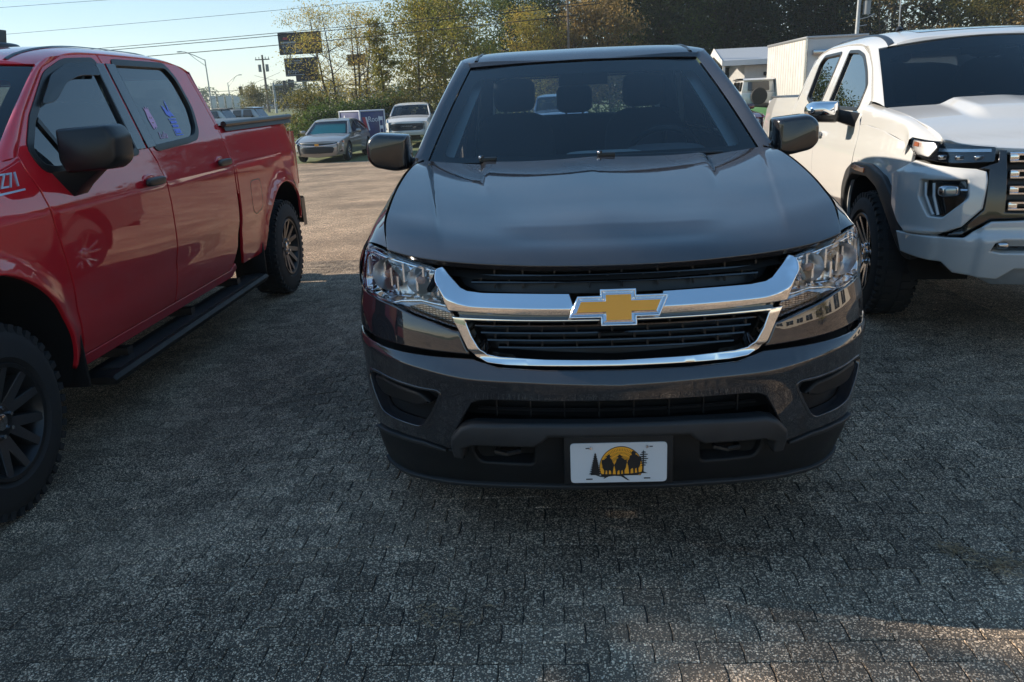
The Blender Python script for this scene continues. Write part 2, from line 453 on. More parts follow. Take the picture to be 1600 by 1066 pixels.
# ------------------------------------------------------------------ vehicle kit
WHEELS = {}
def wheel_meshes(key, R, w, rim, n, split, spoke_mat, face_mat, twist=0., lug=True, wide=1.):
    if key in WHEELS: return WHEELS[key]
    t = MB(); h = w/2
    t.lathe([(-h+.03, rim-.004), (-h, rim+.03), (-h+.004, (rim+R)/2+.01), (-h+.012, R-.045), (-h+.035, R-.012), (-h*.5, R-.004), (0, R-.002), (h*.5, R-.004), (h-.035, R-.012), (h-.012, R-.045), (h-.004, (rim+R)/2+.01), (h, rim+.03), (h-.03, rim-.004)], n=56)
    if lug:
        for k in range(44):
            a = 2*pi*k/44
            for sx in (-1, 1):
                rot = Matrix.Rotation(a+(.03 if sx > 0 else -.03), 3, 'X')
                t.box(rot @ Vector((sx*(h-.030), 0, R-.024)), (.034, .030, .032), rot)
                t.box(rot @ Vector((sx*h*.36, 0, R-.003)), (h*.40, .040, .012), rot)
    tm = t.mesh('tyre', 'rubber', smooth=30)
    b = MB()
    b.lathe([(h-.012, rim+.010), (h-.004, rim+.004), (h-.008, rim-.010), (h-.03, rim-.022), (h-.06, rim-.03), (-h+.04, rim-.045), (-h+.02, rim)], n=56)
    b.lathe([(-.02, 0), (-.02, rim-.03)], n=32)
    bm_ = b.mesh('wheel', 'dark_rim', smooth=40)
    s = MB(); fc = MB()
    def spoke(a, r0, r1, w0, w1, x0, x1, th, tw, dst, dst2):
        rot = Matrix.Rotation(a, 3, 'X'); rot2 = Matrix.Rotation(a+tw, 3, 'X')
        def P(r, x, tq, rr): return rr @ Vector((x, tq, r))
        V = []
        for (r, ww, x, rr) in ((r0, w0, x0, rot), (r1, w1, x1, rot2)):
            V += [P(r, x-th, -ww/2, rr), P(r, x-th, ww/2, rr), P(r, x, ww/2*.75, rr), P(r, x, -ww/2*.75, rr)]
        q = [V[0], V[1], V[5], V[4], V[3], V[2], V[6], V[7]]
        dst.hexa(q)
        if dst2 is not None:
            e = Vector((.0015, 0, 0)); dst2.add([V[3]+e, V[2]+e, V[6]+e, V[7]+e], [(0, 1, 2, 3)])
    for k in range(n):
        a = 2*pi*k/n
        if split:
            for q in (-1, 1):
                spoke(a+q*.05, .05, rim-.012, .045*wide, .030*wide, h-.055, h-.014, .05, q*(.20+twist), s, fc if face_mat else None)
        else: spoke(a, .05, rim-.012, .07*wide, .05*wide, h-.05, h-.014, .05, twist, s, fc if face_mat else None)
    s.lathe([(h-.10, .085), (h-.055, .085), (h-.045, .075), (h-.042, .03)], n=24)
    sm = s.mesh('spokes', spoke_mat, bevel=.004, seg=1, smooth=35)
    fm = fc.mesh('spoke_face', face_mat, smooth=0, recalc=False) if face_mat else None
    c = MB(); c.lathe([(h-.05, .036), (h-.036, .034), (h-.032, .026), (h-.031, 0)], n=20)
    cm = c.mesh('centre_cap', 'dull_chrome')
    nu = MB()
    for k in range(6): a = 2*pi*k/6+.3; nu.cyl((h-.05, .06*cos(a), .06*sin(a)), (h-.028, .06*cos(a), .06*sin(a)), .011, .009, n=6)
    nm = nu.mesh('wheel_nuts', 'chrome')
    d = MB(); d.lathe([(-.01, .05), (.012, .05), (.012, rim*.72), (-.012, rim*.72), (-.012, .05)], n=32); d.box((.012, rim*.45, .02), (.05, .09, .16))
    dm = d.mesh('brake_disc', 'disc')
    WHEELS[key] = (bm_, [('tyre', tm), ('spokes', sm)]+([('spoke_face', fm)] if fm else [])+[('centre_cap', cm), ('wheel_nuts', nm), ('brake_disc', dm)])
    return WHEELS[key]
def put_wheel(root, key, x, y, z, steer=0., simple=False):
    base, kids = WHEELS[key]
    w = link('wheel', base, root); w.location = (x, y, z); w.rotation_euler = (random.uniform(0, 1.), 0, 0)
    w.rotation_euler = Matrix.Rotation((pi if x < 0 else 0)+steer, 3, 'Z').to_4x4().to_euler()
    w.rotation_mode = 'XYZ'
    for nme, me in kids:
        if simple and nme in ('brake_disc', 'wheel_nuts'): continue
        link(nme, me, w)
    return w

class Body:
    """side skin x = X(y, z), shared by every panel of one vehicle"""
    def __init__(s, W, prof, zb, tum, taper=None, tail=None, arches=(), amp=.02, wid=.07):
        s.W = W; s.pr = Spl(prof); s.zb = zb; s.xb = prof[-1][1]; s.tum = tum
        s.tp = Spl(taper) if taper else None; s.tl = Spl(tail) if tail else None
        s.ar = arches; s.amp = amp; s.wid = wid; s.k = .12
    def X(s, y, z):
        lo = s.pr(min(z, s.zb)); hi = s.xb-(z-s.zb)*s.tum
        t = sstep(s.zb-s.k*.0, s.zb+s.k, z) if z > s.zb else 0
        x = s.W+(lo if z <= s.zb else hi)
        if s.tp and y < s.tp.x[-1]: x -= s.tp(max(y, s.tp.x[0]))
        if s.tl and y > s.tl.x[0]: x -= s.tl(min(y, s.tl.x[-1]))
        for (ya, za, ra) in s.ar:
            d = hypot(y-ya, z-za)-ra
            if d < .4 and z > .2: x += s.amp*exp(-(max(0, d)/s.wid)**2)
        return x
    def F(s, sg=1): return lambda a, b: Vector((sg*s.X(a, b), a, b))
    def both(s, name, poly, mat, parent, holes=(), d=0., **kw):
        F = s.F(1); F = off(F, d) if d else F
        me = sheet(name, poly, F, mat, out=(1, 0, 0), holes=holes, as_mesh=True, **kw)
        a = link(name, me, parent[0] if isinstance(parent, (list, tuple)) else parent)
        b = link(name, me, parent[1] if isinstance(parent, (list, tuple)) else parent); b.scale = (-1, 1, 1)
        return [a, b]
    def both_mb(s, name, mb, mat, parent, **kw):
        me = mb.mesh(name, mat, **kw)
        pa = parent if isinstance(parent, (list, tuple)) else [parent, parent]
        a = link(name, me, pa[0]); b = link(name, me, pa[1])
        for o, p, q in ((a, pa[0], 1), (b, pa[1], -1)):
            o.scale = (q*(p.scale.x if p.scale.x < 0 else 1), 1, 1) if p else (q, 1, 1)
        return [a, b]

def glazing(B, doors, wins, trim='satin_black', glass_mat='side_glass', trim_w=.028, trim_d=.006, gd=-.012, cell=.07):
    """glass and surround for each side window; wins = list of polygons, doors = list of [right, left] parents"""
    for w, dr in zip(wins, doors):
        ow = w if area2(w) > 0 else w[::-1]
        outer = offset_loop(ow, -trim_w); inn = offset_loop(ow, .004)
        for nm, poly, hol, mt, dd, th in (('window_trim', outer, [inn], trim, trim_d, .02), ('side_window', offset_loop(ow, -.01), [], glass_mat, gd, 0)):
            me = sheet(nm, poly, off(B.F(1), dd), mt, out=(1, 0, 0), holes=hol, cell=cell, r=.003 if th else 0, th=th, as_mesh=True)
            for p in dr: o = link(nm, me, p)        # parents carry the mirror scale

def cab_top(root, B, paint_mat, xb, yb, zb, xt, yt, zt, bow_b, bow_t, rail, centre, yrear, glass_mat='ws_glass', door_front=None, bulge=.02, cell=.05, band=.13):
    """windscreen, pillars and roof. rail / centre: spline points z(y)"""
    zr = Spl(rail); zc = Spl(centre)
    Hh = hypot(yt-yb, zt-zb)
    def WS(a, b):
        v = b/Hh; u = a/xb; x = u*lerp(xb, xt, v)
        k = 1-u*u
        y = lerp(yb, yt, v)-k*lerp(bow_b, bow_t, v); z = lerp(zb, zt, v)+bulge*sin(pi*max(0, min(1, v)))*.6+k*lerp(0.0, zc(yt-bow_t)-zt, v)
        return Vector((x, y, z))
    e = .004
    ow = rnd([(-xb+e, 0.), (xb-e, 0.), (xb-e, Hh-.002), (-xb+e, Hh-.002)], .012)
    sheet('windscreen', ow, off(WS, -.006), glass_mat, root, cell=.09, r=0, th=0, out=(0, -1, .6))
    if band:
        inn = rnd([(-xb+.06, .05), (xb-.06, .05), (xb-.07, Hh-band), (-xb+.07, Hh-band)], .06)
        sheet('windscreen_frit', ow, off(WS, -.012), 'deep_black', root, holes=[inn], cell=.12, r=0, th=0, out=(0, -1, .6))
    W0 = B.X(yt+.3, zr(yt+.3))
    def RF(a, b):
        u = a/W0; xr = B.X(b, zr(b)); au = min(1.02, abs(u))
        return Vector((u*xr, b, zc(b)-(zc(b)-zr(b))*(.18*au**2+.82*au**7)))
    xs = xt/B.X(yt, zr(yt))*W0
    front = [(xs*q, yt-bow_t*(1-q*q)+.006) for q in [i/6-1 for i in range(13)]]
    ro = front+[(W0, yt+.10), (W0, yrear-.04), (W0*.9, yrear), (-W0*.9, yrear), (-W0, yrear-.04), (-W0, yt+.10)]
    roof = sheet('roof', ro, RF, paint_mat, root, cell=cell, r=.004, th=.02, out=(0, 0, 1))
    # header closing the joint over the windscreen
    m = MB(); q = [i/12-1 for i in range(25)]
    m.loft([[WS(u*xb, Hh)+Vector((0, .012, -.012)) for u in q], [WS(u*xb, Hh)+Vector((0, -.001, .001)) for u in q], [RF(xs*u, yt-bow_t*(1-u*u)+.008)+Vector((0, 0, -.001)) for u in q]])
    m.build('roof_header', paint_mat, roof, smooth=50)
    # pillars between windscreen edge and door frame
    if door_front:
        dfz = [p[1] for p in door_front]; dfx = [p[0] for p in door_front]; dfy = lambda z: float(np.interp(z, dfz, dfx))
        m = MB(); rows = []
        for i in range(17):
            t = i/16; v = t; p = WS(xb, v*Hh)
            z = lerp(dfz[0], dfz[-1], t); q = Vector((B.X(dfy(z), z)-.001, dfy(z), z)); q2 = Vector((B.X(dfy(z)+.025, z)-.012, dfy(z)+.025, z))
            c = (p+q)/2+Vector((.022, -.022, .012))
            rows.append([p, p.lerp(c, .5)+Vector((.004, -.008, .004)), c, q.lerp(c, .45)+Vector((.008, 0, 0)), q, q2])
        rows.append([RF(lerp(xs, W0, k), lerp(yt-.0, yt+.10, k)+.01)+Vector((0, 0, -.001)) for k in (0, .25, .5, .75, 1, 1.01)])
        m.loft(rows)
        B.both_mb('windscreen_pillar', m, paint_mat, root, smooth=80)
    return WS, RF, Hh, roof

def seat(root, x, y, z, w=.5, back=.62, mat='seat_cloth', cat='seat'):
    m = MB()
    m.se((x, y, z), (w/2, .27, .09), .45); m.se((x, y+.30, z+.36), (w/2, .09, back/2+.06), .5, rot=Matrix.Rotation(-.2, 3, 'X'))
    o = m.build('seat', mat, root)
    h = MB(); h.se((x, y+.42, z+.36+back/2+.16), (.13, .06, .10), .5); h.cyl((x-.06, y+.41, z+.6), (x-.06, y+.42, z+.85), .008); h.cyl((x+.06, y+.41, z+.6), (x+.06, y+.42, z+.85), .008)
    h.build('headrest', mat, o)
    return o
def steering(root, x, y, z, r=.19):
    m = MB(); rot = Matrix.Rotation(radians(-62), 3, 'X')
    pts = [Vector((x, y, z))+rot @ Vector((r*cos(2*pi*k/28), r*sin(2*pi*k/28), 0)) for k in range(29)]
    m.tube(pts, .017, 8, caps=False)
    m.se((x, y, z), (.075, .05, .06), .6)
    for a in (.2, pi-.2, -pi/2): m.tube([Vector((x, y, z)), Vector((x, y, z))+rot @ Vector((r*cos(a), r*sin(a), 0))], .014, 6)
    return m.build('steering_wheel', 'satin_black', root)
def arch_liner(B, root, ya, za, ra, depth=.42):
    m = MB(); A = arc((ya, za), ra+.012, -6, 186, 26)
    m.loft([[(B.X(y, z)-.018, y, z) for y, z in A], [(B.W-depth, y, z) for y, z in A]])
    n = len(m.v)//2
    m.f.append(tuple(range(n, 2*n)))
    return B.both_mb('wheel_arch_liner', m, 'deep_black', root, smooth=60, recalc=False)
def dark_core(root, boxes, mat='deep_black', name='underbody_filler'):  # underbody plus black filler boxes, added to block light and darken panel gaps
    m = MB()
    for c, d in boxes: m.box(c, d)
    return m.build(name, mat, root, smooth=0)
def shoulder(B, y0, y1, zs, xg, zg, n=18):
    """fender top: from the side skin (z = zs(y)) over to the bonnet gap (xg(y), zg(y))"""
    m = MB(); rows = []
    for i in range(n+1):
        y = lerp(y0, y1, i/n); a = Vector((B.X(y, zs(y)), y, zs(y))); b = Vector((xg(y), y, zg(y)))
        d = B.X(y, zs(y))-B.X(y, zs(y)-.05)
        c1 = a+Vector((d*1.2, 0, (b.z-a.z)*.75)); c2 = b+Vector((.07, 0, -.012))
        rows.append([(1-t)**3*a+3*t*(1-t)**2*c1+3*t*t*(1-t)*c2+t**3*b for t in [k/9 for k in range(10)]])
    m.loft(rows)
    return m
# ------------------------------------------------------------------ dark grey pickup (nearest, in the middle)
def build_grey_pickup():
    R0 = thing('pickup_truck', 'dark grey pickup facing the camera in the middle, chrome grille bar with gold emblem', 'pickup truck', (0, 0, 0))
    B = Body(.925, [(.30, -.06), (.45, -.03), (.65, -.005), (.85, 0.), (1.0, -.008), (1.12, -.03), (1.22, -.075), (1.30, -.125)], 1.30, .34,
             taper=[(.44, .050), (.55, .022), (.7, .006), (.95, 0.)], tail=[(4.9, 0.), (5.35, .04)], arches=[(.96, .38, .46), (4.22, .38, .46)], amp=.012, wid=.06)
    G = 'grey_paint'
    # ---- front skin: arc length s around the nose, height z
    PL = [(0, 0), (.1, .002), (.2, .008), (.3, .019), (.4, .035), (.5, .058), (.6, .095), (.68, .14), (.74, .187), (.79, .24), (.83, .296), (.86, .355), (.885, .43), (.902, .52), (.915, .62), (.923, .76), (.925, .95)]
    ds = [0.]
    for i in range(1, len(PL)): ds.append(ds[-1]+hypot(PL[i][0]-PL[i-1][0], PL[i][1]-PL[i-1][1]))
    SX = Spl(list(zip(ds, [p[0] for p in PL]))); SY = Spl(list(zip(ds, [p[1] for p in PL])))
    def S(x): return float(np.interp(x, [p[0] for p in PL], ds))
    def SS(poly): return [(S(abs(x))*(1 if x >= 0 else -1), z) for x, z in poly]
    pU = Spl([(.60, .030), (.70, .035), (.80, .047), (.90, .062), (1.0, .088), (1.08, .122), (1.15, .16)])
    def FU(a, b):
        s = abs(a); return Vector((math.copysign(SX(s), a), SY(s)+pU(b), b))
    zc = Spl([(0, .672), (.28, .683), (.49, .691), (.60, .705), (.75, .722), (.95, .732), (1.4, .738)])
    pB = Spl([(-.50, .11), (-.40, .075), (-.30, .035), (-.18, .004), (-.07, -.012), (-.015, -.026), (-.004, -.030), (.004, -.029), (.012, -.020), (.055, .022), (.10, .04)])
    def FB(a, b):
        s = abs(a); return Vector((math.copysign(SX(s), a), SY(s)+pB(b-zc(s)), b))
    pD = Spl([(.18, .16), (.25, .115), (.30, .085), (.36, .055), (.42, .04), (.50, .03), (.60, .05)])
    def FD(a, b):
        s = abs(a); return Vector((math.copysign(SX(s)*(1-.02*max(0, .4-b)), a), SY(s)*(1+.25*max(0, .42-b))+pD(b), b))
    sE = ds[-1]
    # dark backing behind every opening
    sheet('front_backing', sym([(0, 1.0), (S(.60), 1.0), (S(.60), .45), (0, .42)]), off(FU, -.16), 'deep_black', R0, cell=.12, r=0, th=0)
    # ---- bumper
    bump = sym([(0, .713), (.22, .715), (.37, .721), (.425, .733), (S(.45), .741), (S(.66), .747), (S(.78), .752), (S(.88), .757), (sE-.52, .76), (sE-.54, .62), (sE-.50, .45), (S(.86), .405), (S(.84), .405), (S(.74), .425), (S(.637), .428), (S(.54), .41), (S(.527), .412), (S(.53), .44), (S(.515), .50), (.49, .555), (.465, .597), (.44, .608), (.40, .613), (0, .614)])
    pk = rnd([(S(.56), .628), (S(.625), .627), (S(.80), .640), (S(.845), .625), (S(.835), .57), (S(.80), .492), (S(.75), .485), (S(.64), .485), (S(.60), .55)], .025)
    pkm = [(-a, b) for a, b in pk]
    zl = [[(q*k*.05, zc(k*.05)+dz) for k in range(0, 23)] for q in (1, -1) for dz in (-.004, .004)]
    bp = sheet('front_bumper', bump, FB, G, R0, holes=[pk, pkm], cell=.035, r=.006, th=.03, lines=zl)
    for q in (1, -1):
        pp = [(q*a, b) for a, b in pk]
        sheet('bumper_pocket', pp, off(FB, -.045), 'black_plastic', bp, cell=.05, r=0, th=0)
        lp = [(S(.60), .575), (S(.655), .555), (S(.80), .556), (S(.835), .59), (S(.83), .618), (S(.79), .622), (S(.64), .608)]
        sheet('pocket_insert', [(q*a, b) for a, b in rnd(lp, .015)], off(FB, -.008), 'black_plastic', bp, cell=.05, r=.012, th=.04)
        ol = offset_loop(pk if area2(pk) > 0 else pk[::-1], -.010)
        sheet('pocket_trim', [(q*a, b) for a, b in ol], off(FB, .003), G, bp, holes=[[(q*a, b) for a, b in pk]], cell=.05, r=.003, th=.04)
    # lower intake with ribs
    sheet('intake_backing', sym([(0, .64), (S(.5), .63), (S(.54), .5), (0, .5)]), off(FB, -.10), 'deep_black', bp, cell=.1, r=0, th=0)
    for x in [.055+i*.11 for i in range(-5, 4)]:
        m = MB(); p = FB(S(abs(x))*(1 if x >= 0 else -1), .575); m.box((x, p.y+.075, .575), (.0035, .03, .085)); m.build('intake_rib', 'satin_black', bp, smooth=0)
    for z in (.555, .592):
        m = MB(); m.tube([FB(s, z)+Vector((0, .07, 0)) for s in [i*.05 for i in range(-9, 10)]], .006, 6); m.build('intake_bar', 'satin_black', bp)
    # ---- textured lower bar and air dam
    bar = sym([(0, .536), (.25, .535), (.45, .528), (.485, .515), (.518, .482), (.525, .45), (.522, .405), (.49, .40), (.485, .445), (.45, .462), (.26, .466), (.235, .480), (.215, .498), (0, .499)])
    br = sheet('lower_bar', SS(bar), off(FD, lambda a, b: .045+.02*sstep(.40, .52, b)), 'grey_plastic', R0, cell=.03, r=.012, th=.05)
    dam = sym([(0, .498), (.21, .497), (.25, .462), (.48, .455), (.50, .41), (.54, .402), (.637, .418), (.74, .416), (.84, .396), (.862, .36), (.866, .25), (.85, .205), (.74, .222), (.62, .243), (.45, .258), (.30, .266), (0, .268)])
    da = sheet('air_dam', SS(dam), FD, 'black_plastic', R0, cell=.04, r=.01, th=.04, holes=[SS(rnd([(q*.265, .455), (q*.46, .445), (q*.47, .41), (q*.45, .365), (q*.27, .365)], .02)) for q in (1, -1)])
    sheet('air_dam_lip', SS(sym([(0, .275), (.3, .272), (.45, .264), (.62, .249), (.74, .228), (.85, .212), (.862, .20), (.85, .192), (.74, .208), (.62, .230), (.45, .246), (.3, .254), (0, .257)])), off(FD, .012), 'grey_plastic', da, cell=.04, r=.006, th=.03)
    sheet('dam_crease', SS([(.56, .408), (.637, .424), (.74, .422), (.84, .402), (.85, .385), (.74, .405), (.637, .408), (.56, .398)]), off(FD, .012), 'grey_plastic', da, cell=.05, r=.005, th=.03)
    sheet('dam_crease', SS([(-x, z) for x, z in [(.56, .408), (.637, .424), (.74, .422), (.84, .402), (.85, .385), (.74, .405), (.637, .408), (.56, .398)]]), off(FD, .012), 'grey_plastic', da, cell=.05, r=.005, th=.03)
    for q in (1, -1):
        m = MB(); m.box((q*.36, .16, .41), (.26, .08, .13)); m.build('tow_recess', 'deep_black', da, smooth=0)
        m = MB(); c = Vector((q*.355, .085, .41)); m.tube([c+Vector((-.035, .05, 0)), c+Vector((-.035, -.005, 0)), c+Vector((0, -.02, 0)), c+Vector((.035, -.005, 0)), c+Vector((.035, .05, 0))], .010, 8); m.build('tow_hook', 'satin_black', da)
    # licence plate and its bracket
    m = MB(); m.box((0, .022, .408), (.345, .045, .168)); pbk = m.build('plate_bracket', 'black_plastic', R0, bevel=.006)
    def FP(a, b): return Vector((a, -.004+.0, b))
    pl = sheet('licence_plate', rnd([(-.152, .333), (.152, .333), (.152, .471), (-.152, .471)], .014), FP, 'plate_white', R0, cell=.08, r=.002, th=.002)
    k = .304/1165.
    def px(pts): return [((x-812)*k, .471-(y-143)*.138/480.) for x, y in pts]
    def pr(nm, pts, mat, d): return sheet(nm, pts, off(FP, d), mat, pl, cell=.03, r=0, th=0, step=.004)
    disc = [(840+262*cos(radians(a)), 435-252*sin(radians(a))) for a in range(-24, 205, 6)]
    pr('printed_sun_edge', px(disc), 'print_black', .0006)
    disc2 = [(840+255*cos(radians(a)), 435-243*sin(radians(a))) for a in range(-23, 204, 6)]
    sunp = pr('printed_sun', px(disc2), 'gold', .0010)
    m = MB()
    for a in range(0, 181, 5):
        for r0, r1 in ((110, 150), (165, 195), (205, 238)):
            a2 = radians(a+(2.5 if r0 == 165 else 0)); w = 2.2
            t = (-sin(a2)*w, cos(a2)*w)
            q = px([(840+r0*cos(a2)-t[0], 435-r0*sin(a2)*.95+t[1]), (840+r1*cos(a2)-t[0], 435-r1*sin(a2)*.95+t[1]), (840+r1*cos(a2)+t[0], 435-r1*sin(a2)*.95-t[1]), (840+r0*cos(a2)+t[0], 435-r0*sin(a2)*.95-t[1])])
            m.add([(x, -.0054, z) for x, z in q], [(0, 1, 2, 3)])
    m.build('printed_rays', 'print_line', pl, smooth=0)
    tree = [(530, 255)]
    yy = 255; w = 8
    right = []; left = []
    for i in range(11):
        yy += 23; w = 14+i*6.5
        right += [(530+w, yy), (530+w*.62, yy+6)]; left += [(530-w, yy), (530-w*.62, yy+6)]
    pr('printed_pine', px([(530, 255)]+right+[(590, 525), (470, 525)]+left[::-1]), 'print_black', .0014)
    br_ = [(1108, 230)]
    right = []; left = []
    for i, yq in enumerate(range(250, 420, 26)):
        ww = [30, 55, 40, 60, 38, 45, 30][i]
        right += [(1114, yq), (1108+ww, yq+4), (1108+ww*.9, yq+15), (1114, yq+14)]; left += [(1102, yq), (1108-ww*.8, yq+8), (1108-ww*.7, yq+18), (1102, yq+16)]
    pr('printed_pine', px(br_+right+[(1112, 505), (1090, 505)]+left[::-1]), 'print_black', .0014)
    def rider(cx, top, sc, lean):
        q = [(-4, 0), (14, 0), (18, 14), (40, 22), (20, 28), (18, 42), (40, 58), (48, 90), (62, 112), (70, 130), (60, 165), (54, 200), (48, 256), (34, 256), (30, 205), (12, 190), (4, 200), (0, 258), (-14, 258), (-18, 200), (-34, 190), (-44, 258), (-58, 258), (-56, 195), (-74, 160), (-78, 128), (-88, 98), (-82, 58), (-70, 66), (-56, 62), (-38, 46), (-22, 40), (-22, 28), (-40, 20), (-16, 14)]
        return [(cx+x*sc*(1 if lean > 0 else -1), top+y*sc) for x, y in q]
    for cx, tp, sc, ln in ((690, 280, .98, 1), (826, 282, .98, -1), (990, 240, 1.08, -1)):
        pr('printed_rider', px(rider(cx, tp, sc, ln)), 'print_black', .0018)
    pr('printed_ground', px([(440, 515), (520, 512), (600, 535), (700, 520), (760, 528), (850, 515), (960, 512), (1060, 500), (1110, 490), (1160, 512), (1100, 512), (1040, 528), (960, 530), (860, 530), (945, 598), (915, 592), (840, 545), (760, 538), (690, 545), (625, 575), (640, 552), (590, 548), (520, 522)]), 'print_black', .0016)
    for x, y in ((415, 196), (1180, 186)):
        pr('plate_slot', px(rnd([(x, y), (x+42, y), (x+42, y+12), (x, y+12)], 5)), 'print_black', .0008)
    for x, y in ((415, 568), (1115, 566)):
        pr('plate_slot', px(rnd([(x, y), (x+80, y), (x+80, y+14), (x, y+14)], 5)), 'print_black', .0008)
    for x, y in ((475, 198), (1152, 190)):
        c = px([(x, y)])[0]; m = MB(); m.cyl((c[0], -.004, c[1]), (c[0], -.010, c[1]), .0062, .004, n=10); m.build('plate_screw', 'chrome', pl)
    # ---- upper fascia beside the grille
    up = [(S(.503), .822), (S(.578), .845), (S(.640), .859), (S(.710), .880), (S(.80), .892), (S(.872), .893), (sE-.40, .893), (sE-.52, .764), (S(.88), .762), (S(.78), .757), (S(.66), .752), (S(.455), .747), (S(.470), .776), (S(.487), .82)]
    for q in (1, -1):
        sheet('front_fascia', [(q*a, b) for a, b in up], off(FU, lambda a, b: .012*sstep(.90, .80, b)), G, R0, cell=.035, r=.007, th=.03)
    # ---- headlights
    hl = [(S(.822), 1.062), (S(.76), 1.054), (S(.69), 1.043), (S(.612), 1.027), (S(.566), 1.017), (S(.553), .99), (S(.530), .93), (S(.512), .88), (S(.492), .828), (S(.572), .849), (S(.637), .864), (S(.708), .885), (S(.80), .898), (S(.858), .898), (S(.866), .94), (S(.858), .99), (S(.842), 1.03)]
    split = [(.86, .905), (.80, .893), (.735, .885), (.705, .905), (.63, .912), (.523, .897)]
    for q in (1, -1):
        mm = lambda P: [(q*a, b) for a, b in P]
        H = sheet('headlight', mm(hl), off(FU, lambda a, b: -.075+.010*sin(a*130)*sstep(.88, .92, b)), 'reflector', R0, cell=.014, r=.002, th=0)
        wl = MB(); lp = mm(densify(hl, .03)); A = off(FU, -.004); Bk = off(FU, -.075)
        wl.loft([[A(*p) for p in lp], [Bk(*p) for p in lp]], closed=True); wl.build('headlight_housing', 'dull_chrome', H, recalc=True)
        top = [(S(.822), 1.062), (S(.76), 1.054), (S(.69), 1.043), (S(.612), 1.027), (S(.566), 1.017), (S(.560), 1.003), (S(.612), 1.009), (S(.69), 1.022), (S(.76), 1.030), (S(.815), 1.034), (S(.842), 1.0), (S(.852), .94), (S(.845), .90), (S(.866), .90), (S(.868), .95), (S(.858), 1.0), (S(.842), 1.04)]
        zt_ = Spl([(S(.553), 1.012), (S(.69), 1.043), (S(.82), 1.063), (S(.87), 1.05)])
        sheet('headlight_bezel', mm(top), off(FU, lambda a, b: -.034+1.15*max(0, min(.024, zt_(abs(a))-b))), 'chrome', H, cell=.03, r=.006, th=.03)
        lo = [(S(.86), .935), (S(.80), .915), (S(.735), .908), (S(.705), .922), (S(.63), .930), (S(.530), .915), (S(.521), .893), (S(.63), .905), (S(.70), .896), (S(.735), .881), (S(.80), .888), (S(.86), .90)]
        sheet('headlight_trim', mm(lo), off(FU, lambda a, b: -.040+1.0*max(0, min(.034, .925-b))), 'chrome', H, cell=.02, r=.006, th=.03)
        tn = [(S(.516), .893), (S(.63), .905), (S(.695), .897), (S(.70), .883), (S(.637), .866), (S(.572), .851), (S(.494), .830)]
        sheet('turn_signal', mm(tn), off(FU, -.03), 'turn_grid', H, cell=.04, r=.003, th=.02)
        # bowl, bulb, ribs
        for xx, zz, rr in ((.735, .975, .056), (.615, .968, .047)):
            c = FU(q*S(xx), zz)+Vector((0, .014, 0)); m = MB()
            m.lathe([(.055, .010), (.050, rr*.5), (.032, rr*.8), (.0, rr)], (c.x, c.y, c.z), n=24, axis=1); m.build('headlight_bowl', 'reflector', H, smooth=70, recalc=False)
            m = MB(); m.cyl((c.x, c.y+.045, c.z), (c.x, c.y+.012, c.z), .013, .012, n=12); m.se((c.x, c.y+.010, c.z), (.017, .010, .015), 1., n=12, m=8); m.build('headlight_bulb', 'bulb_cap', H)
        for i in range(12):
            xx = .56+i*.024; m = MB(); c = FU(q*S(xx), .945); m.box((c.x, c.y+.045, .945+.02*(i % 3)), (.006, .035, .05+.012*(i % 2))); m.build('reflector_rib', 'reflector', H, smooth=0)
        m = MB(); c = FU(q*S(.575), .955); m.box((c.x, c.y+.03, .955), (.018, .02, .085)); m.box((c.x-q*.004, c.y+.018, .985), (.026, .012, .026)); m.build('headlight_bracket', 'machined', H, bevel=.003)
        sheet('headlight_lens', mm(hl), off(FU, .002), 'lens', H, cell=.05, r=.004, th=.004)
    # ---- grille
    slat_u = MB()
    gr_u = sheet('upper_grille', sym([(0, 1.022), (S(.30), 1.024), (S(.54), 1.030), (S(.50), .965), (S(.45), .945), (0, .935)]), off(FU, -.085), 'satin_black', R0, cell=.08, r=0, th=0)
    for z, x1 in ((1.003, .50), (.983, .485), (.962, .45)):
        m = MB(); rows = []
        for dy, dz in ((0, .005), (-.012, .0035), (-.014, -.001), (-.010, -.004), (.02, -.005), (.03, 0)):
            rows.append([FU(S(x1)*i/14, z)+Vector((0, .058+dy, dz)) for i in range(-14, 15)])
        m.loft(rows); m.build('grille_slat', 'gloss_black', gr_u, smooth=50)
    for i, x in enumerate([-.42, -.33, -.23, -.12, -.02, .09, .20, .30, .40]):
        for z, j in ((1.013, 0), (.993, 1), (.973, 0), (.952, 1)):
            xx = x+.045*j; p = FU(S(abs(xx))*(1 if xx > 0 else -1), z); m = MB(); m.box((p.x, p.y+.058, z), (.005, .02, .017)); m.build('grille_rib', 'satin_black', gr_u, smooth=0)
    gr_l = sheet('lower_grille', sym([(0, .852), (S(.465), .852), (S(.41), .755), (0, .735)]), off(FU, -.085), 'satin_black', R0, cell=.08, r=0, th=0)
    for z, x1 in ((.828, .445), (.806, .425), (.783, .405), (.760, .37)):
        m = MB(); rows = []
        for dy, dz in ((0, .005), (-.012, .0035), (-.014, -.001), (-.010, -.004), (.02, -.005), (.03, 0)):
            rows.append([FU(S(x1)*i/14, z)+Vector((0, .05+dy, dz)) for i in range(-14, 15)])
        m.loft(rows); m.build('grille_slat', 'gloss_black', gr_l, smooth=50)
    for i, x in enumerate([-.38, -.27, -.16, -.05, .06, .17, .28, .37]):
        for z, j in ((.838, 0), (.817, 1), (.795, 0), (.772, 1)):
            xx = x+.04*j; p = FU(S(abs(xx))*(1 if xx > 0 else -1), z); m = MB(); m.box((p.x, p.y+.05, z), (.005, .02, .018)); m.build('grille_rib', 'satin_black', gr_l, smooth=0)
